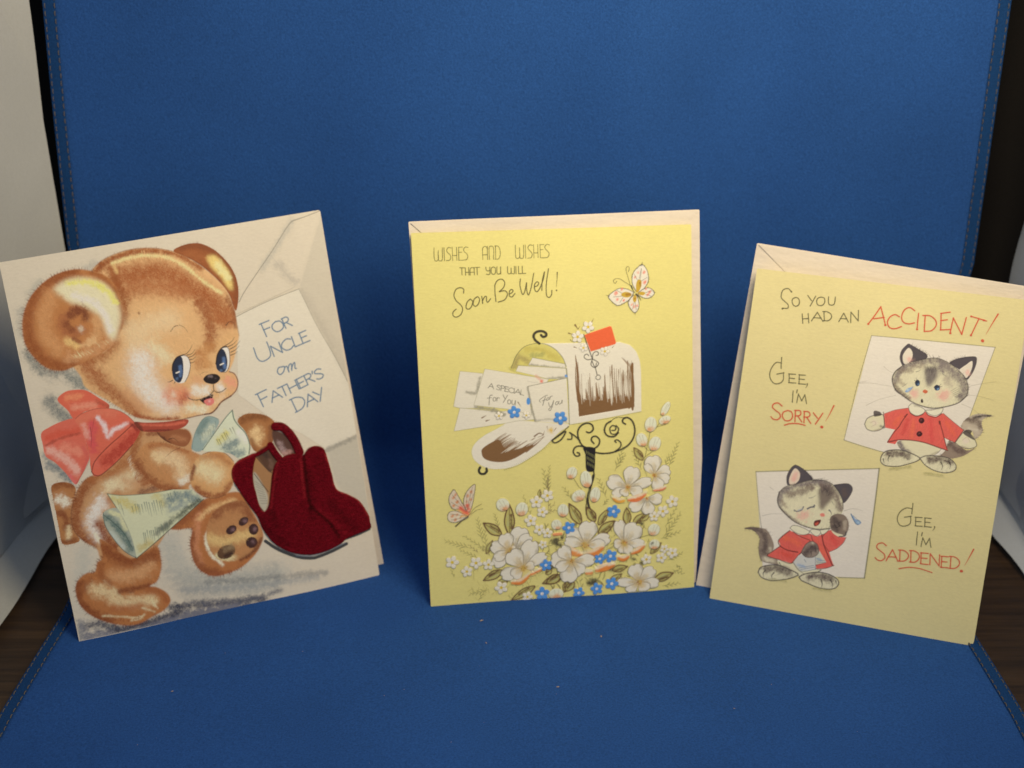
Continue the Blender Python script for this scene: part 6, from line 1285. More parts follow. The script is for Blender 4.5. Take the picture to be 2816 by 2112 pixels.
('leaf_spray',18,0,'ink',None,[
('R',[549,460,-20,153],12,2.72,K[321],.75,.31),
]),
('leaf_spray',18,0,'ink',None,[
('R',[975,584,-36,85],8,2.26,K[321],.75,.31),
]),
('leaf_spray',18,0,'ink',None,[
('R',[1085,307,52,87],8,2.16,K[321],.75,.32),
]),
('leaf_spray',18,0,'ink',None,[
('R',[1096,144,64,28],8,2.17,K[321],.75,.32),
]),
('leaf_spray',18,0,'ink',None,[
('R',[224,218,-80,44],9,2.01,K[321],.75,.23),
]),
('leaf_spray',18,0,'ink',None,[
('R',[320,354,-16,67],8,1.83,K[321],.75,.23),
]),
('leaf_spray',18,0,'ink',None,[
('R',[468,400,-33,97],9,1.83,K[321],.75,.23),
]),
('leaf_spray',18,0,'ink',None,[
('R',[1069,21,77,7],7,2.18,K[321],.75,.32),
]),
('leaf_spray',18,0,'ink',None,[
('R',[545,510,4,68],7,1.56,K[322],.8,.23),
]),
('leaf_spray',18,0,'ink',None,[
('R',[225,242,-40,41],6,1.55,K[322],.8,.23),
]),
('leaf_spray',18,0,'ink',None,[
('R',[279,224,-40,41],6,1.56,K[322],.8,.23),
]),
('leaf_spray',18,0,'ink',None,[
('R',[523,396,52,58],6,1.84,K[322],.8,.23),
]),
('leaf_spray',18,0,'ink',None,[
('R',[537,414,42,7],5,1.56,K[322],.8,.23),
]),
('leaf_spray',18,0,'ink',None,[
('R',[548,422,-1,165],8,1.61,K[322],.8,.31),
]),
('leaf_spray',18,0,'ink',None,[
('R',[111,136,-12,34],4,1.09,K[321],.75,.23),
]),
('leaf',18,0,'ink',None,[
('Y',[252,383,79,-61],4.32),
]),
('leaf',18,0,'ink',None,[
('Y',[371,463,-3,-141],4.33),
]),
('leaf',18,0,'ink',None,[
('Y',[242,111,89,42],3.67),
]),
('leaf',18,0,'ink',None,[
('Y',[511,77,92,27],3.72),
]),
('leaf',18,0,'ink',None,[
('Y',[365,6,111,61],3.47),
]),
('leaf',18,0,'ink',None,[
('Y',[610,26,15,52],2.8),
]),
('leaf',18,0,'ink',None,[
('Y',[511,524,-4,-37],1.65),
]),
('leaf',18,0,'ink',None,[
('Y',[641,449,52,-101],4.23),
]),
('leaf',18,0,'ink',None,[
('Y',[722,426,36,-70],3.75),
]),
('leaf',18,0,'ink',None,[
('Y',[819,410,-45,-71],3.13),
]),
('leaf',18,0,'ink',None,[
('Y',[849,353,-76,-56],4.15),
]),
('leaf',18,0,'ink',None,[
('Y',[905,410,3,-80],3.52),
]),
('leaf',18,0,'ink',None,[
('Y',[994,378,-60,-44],3.16),
]),
('leaf',18,0,'ink',None,[
('Y',[942,689,41,-61],2.99),
]),
('leaf',18,0,'ink',None,[
('Y',[1121,80,-90,-26],3.98),
]),
('leaf',18,0,'ink',None,[
('Y',[905,129,-70,-12],3.18),
]),
('leaf',18,0,'ink',None,[
('Y',[526,76,70,33],4.01),
]),
('leaf',18,0,'ink',None,[
('Y',[613,30,45,42],3.15),
]),
('leaf',18,0,'ink',None,[
('Y',[527,121,26,18],2.5),
]),
('leaf',18,0,'ink',None,[
('Y',[1065,231,-51,-48],2.8),
]),
('leaf',18,0,'ink',None,[
('Y',[965,342,45,29],2.78),
]),
('leaf',18,0,'ink',None,[
('Y',[291,299,-30,-60],2.28),
]),
('leaf',18,0,'ink',None,[
('Y',[352,98,-41,4],2.49),
]),
('leaf',18,0,'ink',None,[
('Y',[879,95,-58,-35],2.92),
]),
('leaf',18,0,'ink',None,[
('Y',[814,301,-20,-57],2.77),
]),
('flower',18,.3,'ink',None,[
('T',[998,449,-76,-46],5.68,K[277],K[323]),('B',[969,431,-12,-8],.74,K[324],.45),('T',[998,449,9,-75],5.68,K[277],K[323]),
('B',[1002,420,1,-12],.74,K[324],.45),('T',[998,449,70,-11],5.05,K[277],K[323]),('B',[1025,444,11,-1],.66,K[324],.45),('B',[998,449],1.06,K[325],.55),
('B',[998,449],.5,K[326],.9),('S',[997,450,1,-1],.38,K[327],.9),('S',[1002,446,1,-1],.38,K[328],.9),('S',[999,449,2,-2],.38,K[329],.9),
('S',[994,448,2,-2],.38,K[327],.9),('S',[1001,445,1,-1],.38,K[328],.9),('S',[996,452,2,-1],.38,K[329],.9),('S',[1001,447,1,-2],.38,K[327],.9),
('S',[995,448,1,-1],.38,K[328],.9),('S',[997,447,1,-1],.38,K[329],.9),('S',[1001,446,1,-1],.38,K[327],.9),('S',[999,448,2,-1],.38,K[328],.9),
]),
('flower',18,.3,'ink',None,[
('T',[1034,555,-7,90],7.24,K[277],K[323]),('B',[1032,589,-1,16],.94,K[324],.45),('T',[1034,555,73,21],5.66,K[277],K[323]),
('B',[1062,563,12,3],.74,K[324],.45),('T',[1034,555,69,-30],4.72,K[277],K[323]),('B',[1060,543,12,-5],.61,K[324],.45),
('T',[1034,555,25,-66],5.35,K[277],K[323]),('B',[1044,530,4,-11],.7,K[324],.45),('T',[1034,555,-40,53],3.15,K[277],K[323]),
('B',[1019,575,-7,9],.41,K[324],.45),('S',[1030,484,38,3,19,7],1.89,K[330],.95,3),('S',[1030,476,38,4,19,6],.16,K[331],.6,3),
('B',[1030,489,38,4,19,7],.45,K[332],.85),('B',[1030,481,38,3,19,7],.3,K[333],.5),('B',[1034,555],2.38,K[325],.55),('B',[1034,555],1.13,K[326],.9),
('S',[1037,550,2,-1],.38,K[327],.9),('S',[1029,552,1,-1],.38,K[328],.9),('S',[1034,549,1,-1],.38,K[329],.9),('S',[1035,557,2,-1],.38,K[327],.9),
('S',[1030,560,1,-1],.38,K[328],.9),('S',[1032,555,1,-2],.38,K[329],.9),('S',[1027,553,1,-1],.38,K[327],.9),('S',[1031,551,1,-1],.38,K[328],.9),
('S',[1035,549,2,-2],.38,K[329],.9),('S',[1031,560,1,-1],.38,K[327],.9),('S',[1029,555,1,-2],.38,K[328],.9),
]),
('flower',18,.3,'ink',None,[
('T',[910,506,-88,44],6.59,K[277],K[323]),('B',[876,522,-15,8],.85,K[324],.45),('T',[910,506,31,93],7.22,K[277],K[323]),
('B',[922,541,5,16],.94,K[324],.45),('T',[910,506,110,24],4.7,K[277],K[323]),('B',[951,515,19,4],.61,K[324],.45),
('T',[910,506,-68,-31],4.39,K[277],K[323]),('B',[884,494,-12,-5],.57,K[324],.45),('T',[910,506,-24,-34],4.39,K[277],K[323]),
('B',[900,493,-4,-6],.57,K[324],.45),('T',[910,506,64,-33],5.02,K[277],K[323]),('B',[934,493,11,-5],.65,K[324],.45),
('S',[843,462,24,-14,28,-2],2.66,K[334],.95,3),('S',[843,451,23,-14,29,-2],.16,K[331],.6,3),('B',[843,470,24,-14,28,-2],.64,K[332],.85),
('B',[843,457,23,-13,29,-2],.43,K[333],.5),('S',[914,448,40,4,38,18],3.3,K[335],.95,3),('S',[913,435,41,3,38,18],.16,K[331],.6,3),
('B',[914,458,41,4,38,18],.79,K[332],.85),('B',[913,443,41,3,38,18],.53,K[333],.5),('B',[910,506],2.37,K[325],.55),('B',[910,506],1.13,K[326],.9),
('S',[904,511,1,-1],.38,K[327],.9),('S',[920,508,1,-1],.38,K[328],.9),('S',[917,510,1,-2],.38,K[329],.9),('S',[913,506,1,-2],.38,K[327],.9),
('S',[907,508,2,-2],.38,K[328],.9),('S',[908,504,1,-1],.38,K[329],.9),('S',[906,507,1,-1],.38,K[327],.9),('S',[909,508,2,-2],.38,K[328],.9),
('S',[910,512,1,-1],.38,K[329],.9),('S',[910,513,1,-1],.38,K[327],.9),('S',[920,507,1,-2],.38,K[328],.9),
]),
('flower',18,.3,'ink',None,[
('T',[392,251,33,100],7.82,K[277],K[323]),('B',[405,289,5,17],1.01,K[324],.45),('T',[392,251,69,60],5.52,K[277],K[323]),
('B',[418,274,12,10],.72,K[324],.45),('B',[392,251],.77,K[325],.55),('B',[392,251],.37,K[326],.9),('S',[392,254,1,-1],.28,K[327],.9),
('S',[393,249,1,-1],.28,K[328],.9),('S',[391,253,1,-1],.28,K[329],.9),('S',[392,248,1,-1],.28,K[327],.9),('S',[394,253,1,-1],.28,K[328],.9),
('S',[393,253,1,-1],.28,K[329],.9),('S',[392,249,1,-1],.28,K[327],.9),('S',[393,252,1,-1],.28,K[328],.9),('S',[395,252,1,-1],.28,K[329],.9),
('S',[392,253,0,-1],.28,K[327],.9),('S',[393,251,1,-1],.28,K[328],.9),
]),
('flower',18,.3,'ink',None,[
('T',[366,245,-82,31],5.97,K[277],K[323]),('B',[335,257,-14,5],.77,K[324],.45),('T',[366,245,-22,81],6.43,K[277],K[323]),
('B',[358,276,-4,14],.83,K[324],.45),('T',[366,245,29,13],3.22,K[277],K[323]),('B',[377,250,5,2],.42,K[324],.45),
('T',[366,245,-73,-65],5.97,K[277],K[323]),('B',[338,220,-12,-11],.78,K[324],.45),('T',[366,245,-69,-32],4.59,K[277],K[323]),
('B',[340,233,-12,-6],.6,K[324],.45),('B',[366,245],3.28,K[325],.55),('B',[366,245],1.56,K[326],.9),('S',[366,255,1,-1],.28,K[327],.9),
('S',[356,239,1,-1],.28,K[328],.9),('S',[360,241,1,-1],.28,K[329],.9),('S',[378,239,1,-1],.28,K[327],.9),('S',[378,242,1,-1],.28,K[328],.9),
('S',[369,249,1,-1],.28,K[329],.9),('S',[373,256,1,-1],.28,K[327],.9),('S',[360,249,1,-1],.28,K[328],.9),('S',[356,239,1,-1],.28,K[329],.9),
('S',[371,243,1,-1],.28,K[327],.9),('S',[378,244,1,-1],.28,K[328],.9),
]),
('flower',18,.3,'ink',None,[
('T',[891,243,-26,109],5.38,K[277],K[323]),('B',[881,285,-4,18],.7,K[324],.45),('T',[891,243,63,83],8.55,K[277],K[323]),
('B',[915,275,11,14],1.11,K[324],.45),('T',[891,243,93,-9],4.43,K[277],K[323]),('B',[926,240,16,-2],.58,K[324],.45),
('T',[891,243,-47,1],4.43,K[277],K[323]),('B',[873,244,-8,0],.57,K[324],.45),('T',[891,243,-10,-47],4.43,K[277],K[323]),
('B',[887,225,-1,-8],.58,K[324],.45),('T',[891,243,28,-47],4.43,K[277],K[323]),('B',[902,225,4,-8],.58,K[324],.45),
('S',[926,192,31,13,27,17],2.85,K[336],.95,3),('S',[926,180,31,13,27,18],.16,K[331],.6,3),('B',[927,201,30,13,27,17],.68,K[332],.85),
('B',[926,188,31,12,27,18],.46,K[333],.5),('S',[862,175,25,-6,24,9],3.01,K[336],.95,3),('S',[861,163,26,-6,24,9],.16,K[331],.6,3),
('B',[862,185,25,-7,24,10],.72,K[332],.85),('B',[862,171,25,-7,24,9],.48,K[333],.5),('B',[891,243],2.92,K[325],.55),('B',[891,243],1.39,K[326],.9),
('S',[902,246,2,-2],.38,K[327],.9),('S',[895,244,1,-1],.38,K[328],.9),('S',[892,254,1,-1],.38,K[329],.9),('S',[886,247,2,-1],.38,K[327],.9),
('S',[895,250,1,-1],.38,K[328],.9),('S',[878,245,1,-2],.38,K[329],.9),('S',[897,247,1,-1],.38,K[327],.9),('S',[888,250,1,-1],.38,K[328],.9),
('S',[889,252,1,-1],.38,K[329],.9),('S',[901,248,1,-2],.38,K[327],.9),('S',[895,244,2,-1],.38,K[328],.9),
]),
('flower',18,.3,'ink',None,[
('T',[425,160,46,126],7.39,K[277],K[323]),('B',[443,208,8,22],.96,K[324],.45),('T',[425,160,-58,81],8.09,K[277],K[323]),
('B',[403,191,-10,14],1.05,K[324],.45),('T',[425,160,-99,-35],6.01,K[277],K[323]),('B',[387,147,-17,-6],.78,K[324],.45),
('T',[425,160,104,55],5.08,K[277],K[323]),('B',[465,181,17,9],.66,K[324],.45),('T',[425,160,-49,-39],5.54,K[277],K[323]),
('B',[407,145,-9,-6],.72,K[324],.45),('T',[425,160,50,11],4.16,K[277],K[323]),('B',[444,164,8,2],.54,K[324],.45),
('S',[371,92,41,3,39,27],3,K[336],.95,3),('S',[370,80,42,2,39,28],.12,K[331],.6,3),('B',[371,102,42,2,38,28],.72,K[332],.85),
('B',[371,87,41,3,39,27],.48,K[333],.5),('S',[460,126,44,19],3.24,K[337],.95,3),('S',[459,113,45,18],.12,K[331],.6,3),
('B',[460,137,44,18],.78,K[332],.85),('B',[459,121,45,18],.52,K[333],.5),('B',[425,160],3.88,K[325],.55),('B',[425,160],1.85,K[326],.9),
('S',[421,166,1,-1],.28,K[327],.9),('S',[433,161,1,-1],.28,K[328],.9),('S',[415,158,1,-1],.28,K[329],.9),('S',[428,149,1,-1],.28,K[327],.9),
('S',[430,165,1,-1],.28,K[328],.9),('S',[441,164,1,-1],.28,K[329],.9),('S',[434,156,1,-1],.28,K[327],.9),('S',[415,169,1,-1],.28,K[328],.9),
('S',[432,162,1,-2],.28,K[329],.9),('S',[417,156,1,-1],.28,K[327],.9),('S',[408,161,1,-1],.28,K[328],.9),
]),
('flower',18,.3,'ink',None,[
('T',[712,249,-73,71],7.22,K[277],K[323]),('B',[684,276,-12,12],.94,K[324],.45),('T',[712,249,20,109],8.04,K[277],K[323]),
('B',[720,290,3,19],1.04,K[324],.45),('T',[712,249,112,25],5.97,K[277],K[323]),('B',[755,258,19,5],.78,K[324],.45),
('T',[712,249,-93,27],5.02,K[277],K[323]),('B',[677,259,-16,5],.65,K[324],.45),('T',[712,249,88,-5],5.02,K[277],K[323]),
('B',[745,247,15,-1],.65,K[324],.45),('S',[628,244,27,-25,42,-18],3.6,K[336],.95,3),('S',[627,230,28,-26,42,-18],.16,K[331],.6,3),
('B',[628,256,27,-26,42,-18],.86,K[332],.85),('B',[627,238,28,-25,42,-18],.58,K[333],.5),('S',[711,201,41,8,40,23],3.77,K[336],.95,3),
('S',[711,186,41,8,40,23],.16,K[331],.6,3),('B',[711,213,41,8,40,23],.9,K[332],.85),('B',[711,195,41,8,40,23],.6,K[333],.5),
('B',[712,249],3.43,K[325],.55),('B',[712,249],1.63,K[326],.9),('S',[715,240,1,-1],.38,K[327],.9),('S',[718,249,1,-1],.38,K[328],.9),
('S',[696,249,2,-1],.38,K[329],.9),('S',[704,255,1,-2],.38,K[327],.9),('S',[702,245,1,-2],.38,K[328],.9),('S',[726,245,2,-2],.38,K[329],.9),
('S',[725,246,2,-2],.38,K[327],.9),('S',[704,255,1,-2],.38,K[328],.9),('S',[708,239,2,-2],.38,K[329],.9),('S',[706,239,1,-1],.38,K[327],.9),
('S',[720,248,2,-1],.38,K[328],.9),
]),
('flower',18,.3,'ink',None,[
('T',[646,176,-92,18],7.54,K[277],K[323]),('B',[611,183,-16,3],.98,K[324],.45),('T',[646,176,-47,69],5.97,K[277],K[323]),
('B',[628,202,-8,12],.77,K[324],.45),('T',[646,176,105,-2],5.65,K[277],K[323]),('B',[686,175,18,0],.74,K[324],.45),
('T',[646,176,45,-67],6.59,K[277],K[323]),('B',[663,150,8,-11],.86,K[324],.45),('T',[646,176,-20,-100],7.54,K[277],K[323]),
('B',[638,138,-3,-17],.98,K[324],.45),('T',[646,176,-68,-33],5.02,K[277],K[323]),('B',[620,163,-12,-5],.65,K[324],.45),
('S',[713,112,27,1],3.63,K[338],.95,3),('S',[712,97,28,1],.16,K[331],.6,3),('B',[713,124,28,0],.87,K[332],.85),('B',[713,106,27,1],.58,K[333],.5),
('S',[761,123,37,10,44,9],3.95,K[336],.95,3),('S',[761,107,36,10,45,8],.16,K[331],.6,3),('B',[761,135,37,11,44,8],.95,K[332],.85),
('B',[761,117,37,10,44,8],.63,K[333],.5),('B',[646,176],2.9,K[325],.55),('B',[646,176],1.38,K[326],.9),('S',[647,179,1,-1],.38,K[327],.9),
('S',[643,180,1,-1],.38,K[328],.9),('S',[642,176,2,-1],.38,K[329],.9),('S',[649,168,1,-1],.38,K[327],.9),('S',[656,179,1,-2],.38,K[328],.9),
('S',[651,171,1,-1],.38,K[329],.9),('S',[647,178,1,-1],.38,K[327],.9),('S',[646,178,2,-1],.38,K[328],.9),('S',[649,182,1,-2],.38,K[329],.9),
('S',[645,187,1,-2],.38,K[327],.9),('S',[642,171,1,-2],.38,K[328],.9),
]),
('flower',18,.3,'ink',None,[
('T',[958,51,-22,84],6.71,K[277],K[323]),('B',[949,83,-3,14],.87,K[324],.45),('T',[958,51,71,59],6.07,K[277],K[323]),
('B',[985,73,12,10],.79,K[324],.45),('T',[958,51,92,-15],4.79,K[277],K[323]),('B',[993,45,16,-2],.62,K[324],.45),
('T',[958,51,37,-47],5.75,K[277],K[323]),('B',[972,33,7,-8],.75,K[324],.45),('T',[958,51,-55,-45],5.11,K[277],K[323]),
('B',[937,34,-9,-8],.66,K[324],.45),('T',[958,51,-100,5],4.15,K[277],K[323]),('B',[920,53,-17,1],.54,K[324],.45),('B',[958,51],2.95,K[325],.55),
('B',[958,51],1.4,K[326],.9),('S',[955,49,1,-1],.38,K[327],.9),('S',[950,51,1,-1],.38,K[328],.9),('S',[948,49,1,-1],.38,K[329],.9),
('S',[968,56,1,-1],.38,K[327],.9),('S',[966,58,1,-1],.38,K[328],.9),('S',[953,51,1,-1],.38,K[329],.9),('S',[962,42,1,-1],.38,K[327],.9),
('S',[967,53,2,-1],.38,K[328],.9),('S',[954,57,1,-2],.38,K[329],.9),('S',[956,42,1,-2],.38,K[327],.9),('S',[969,44,1,-1],.38,K[328],.9),
]),
('flower_bud',18,.3,'ink',None,[
('Q',[657,592],2.35,2.85,20),
]),
('flower_bud',18,.3,'ink',None,[
('Q',[721,558],2.61,3.98,-8),
]),
('flower_bud',18,.3,'ink',None,[
('Q',[685,483],3.23,2.61,-30),
]),
('flower_bud',18,.3,'ink',None,[
('Q',[761,483],2.37,3.62,10),
]),
('flower_bud',18,.3,'ink',None,[
('Q',[613,419],2.49,3.11,0),
]),
('flower_bud',18,.3,'ink',None,[
('Q',[582,354],2.36,2.49,-20),
]),
('flower_bud',18,.3,'ink',None,[
('Q',[1021,791],2.74,3.49,5),
]),
('flower_bud',18,.3,'ink',None,[
('Q',[1090,859],1.62,3.49,30),
]),
('flower_bud',18,.3,'ink',None,[
('Q',[1086,807],2.87,1.87,-20),
]),
('flower_bud',18,.3,'ink',None,[
('Q',[979,723],2.5,3.25,-20),
]),
('flower_bud',18,.3,'ink',None,[
('Q',[1039,701],2.75,3.38,20),
]),
('flower_bud',18,.3,'ink',None,[
('Q',[1031,297],2.79,2.92,20),
]),
('flower_bud',18,.3,'ink',None,[
('Q',[1032,226],2.54,2.42,0),
]),
('flower_bud',18,.3,'ink',None,[
('Q',[572,23],3.46,2.64,0),
]),
('flower_bud',18,.3,'ink',None,[
('Q',[342,464],2.91,3.1,-30),
]),
('flower_bud',18,.3,'ink',None,[
('Q',[427,438],2.74,3.2,10),('B',[1021,231],.76,K[339],.9),('S',[570,308,31,1],1.49,K[340],.9),
]),
('daisy',18,.3,'ink',None,[
('V',[1118,424],3.04,K[277],K[341],K[342],.5,.42),
]),
('daisy',18,.3,'ink',None,[
('V',[1073,382],2.92,K[277],K[341],K[342],1,.42),
]),
('daisy',18,.3,'ink',None,[
('V',[1032,360],2.53,K[277],K[341],K[342],1.5,.42),
]),
('daisy',18,.3,'ink',None,[
('V',[1116,178],2.81,K[277],K[341],K[342],2,.42),
]),
('daisy',18,.3,'ink',None,[
('V',[1064,159],2.68,K[277],K[341],K[342],2.5,.42),
]),
('daisy',18,.3,'ink',None,[
('V',[994,157],2.67,K[277],K[341],K[342],3,.42),
]),
('daisy',18,.3,'ink',None,[
('V',[1079,201],2.17,K[277],K[341],K[342],3.5,.42),
]),
('daisy',18,.3,'ink',None,[
('V',[493,467],3.02,K[277],K[341],K[342],4,.42),
]),
('daisy',18,.3,'ink',None,[
('V',[544,494],2.93,K[277],K[341],K[342],4.5,.42),
]),
('daisy',18,.3,'ink',None,[
('V',[519,418],2.66,K[277],K[341],K[342],5,.42),
]),
('daisy',18,.3,'ink',None,[
('V',[465,381],2.94,K[277],K[341],K[342],5.5,.42),
]),
('daisy',18,.3,'ink',None,[
('V',[503,336],2.67,K[277],K[341],K[342],6,.42),
]),
('daisy',18,.3,'ink',None,[
('V',[539,317],2.49,K[277],K[341],K[342],6.5,.42),
]),
('daisy',18,.3,'ink',None,[
('V',[517,264],2.12,K[277],K[341],K[342],7,.42),
]),
('daisy',18,.3,'ink',None,[
('V',[105,208],3.19,K[277],K[341],K[342],7.5,.42),
]),
('daisy',18,.3,'ink',None,[
('V',[169,160],2.74,K[277],K[341],K[342],8,.42),
]),
('daisy',18,.3,'ink',None,[
('V',[212,198],3.02,K[277],K[341],K[342],8.5,.42),
]),
('daisy',18,.3,'ink',None,[
('V',[268,186],2.75,K[277],K[341],K[342],9,.42),
]),
('daisy',18,.3,'ink',None,[
('V',[322,72],3.14,K[277],K[341],K[342],9.5,.42),
]),
('daisy',18,.3,'ink',None,[
('V',[440,19],2.6,K[277],K[341],K[342],10,.42),
]),
('blue_flower',18,.3,'ink',None,[
('V',[844,398],3.14,K[343],K[344],K[345],12.6,.44),
]),
('blue_flower',18,.3,'ink',None,[
('V',[638,336],2.99,K[343],K[344],K[345],13.2,.44),
]),
('blue_flower',18,.3,'ink',None,[
('V',[777,177],2.65,K[343],K[344],K[345],13.8,.44),
]),
('blue_flower',18,.3,'ink',None,[
('V',[827,186],3.16,K[343],K[344],K[345],14.4,.44),
]),
('blue_flower',18,.3,'ink',None,[
('V',[831,52],3.17,K[343],K[344],K[345],15,.44),
]),
('blue_flower',18,.3,'ink',None,[
('V',[761,33],2.91,K[343],K[344],K[345],15.6,.44),
]),
('blue_flower',18,.3,'ink',None,[
('V',[677,20],2.78,K[343],K[344],K[345],16.2,.44),
]),
('blue_flower',18,.3,'ink',None,[
('V',[529,165],2.87,K[343],K[344],K[345],16.8,.44),
]),
('blue_flower',18,.3,'ink',None,[
('V',[508,29],3.35,K[343],K[344],K[345],.3,.44),
]),
('blue_flower',5,.3,'ink',None,[
('V',[407,885],2.91,K[343],K[50],K[345],18,.44),
]),
('blue_flower',5,.3,'ink',None,[
('V',[611,847],3.13,K[343],K[50],K[345],18.6,.44),
]),
('daisy',5,.3,'ink',None,[
('V',[746,1247],2.82,K[346],K[341],K[342],16,.42),
]),
('daisy',5,.3,'ink',None,[
('V',[698,1206],2.82,K[346],K[341],K[342],16.5,.42),
]),
('daisy',5,.3,'ink',None,[
('V',[723,1156],2.07,K[346],K[341],K[342],17,.42),
]),
('daisy',5,.3,'ink',None,[
('V',[818,1135],2.27,K[346],K[341],K[342],17.5,.42),
]),
('daisy',5,.3,'ink',None,[
('V',[339,872],1.97,K[346],K[341],K[342],18,.42),
]),
('daisy',5,.3,'ink',None,[
('V',[460,868],1.88,K[346],K[341],K[342],18.5,.42),
]),
('loose_leaves',5,0,'ink',None,[
('F',[480,930,-2,-10,-5,-5,-5,0,-4,6,-1,10,2,9,4,6,5,0,4,-7],K[343],.07),('B',[567,793],1.23,K[347],.95),('S',[551,812,2,-15],.33,K[348],.9,1),
('S',[591,802,-12,-16],.33,K[348],.9,1),('S',[493,770,22,13,18,-9,-24,-9],.66,K[348],.9,1),('S',[533,774,6,19],.38,K[348],.9,1),
('S',[264,867,19,9],.65,K[348],.9,1),('S',[282,852,16,4],.65,K[348],.9,1),('S',[425,929,13,-22],.42,K[348],.9,1),
('S',[689,1258,12,-19],.84,K[348],.9,1),('S',[701,1239,9,13],.38,K[348],.9,1),('S',[659,1224,21,-9],.56,K[348],.9,1),
('S',[666,1194,8,-10],.38,K[348],.9,1),('S',[681,1161,14,-6],.47,K[348],.9,1),('S',[763,1267,9,16],.33,K[348],.9,1),
('S',[852,1149,8,8],.33,K[348],.9,1),('S',[642,1035,7,-5],1.23,K[343],.9,1),
]),
]
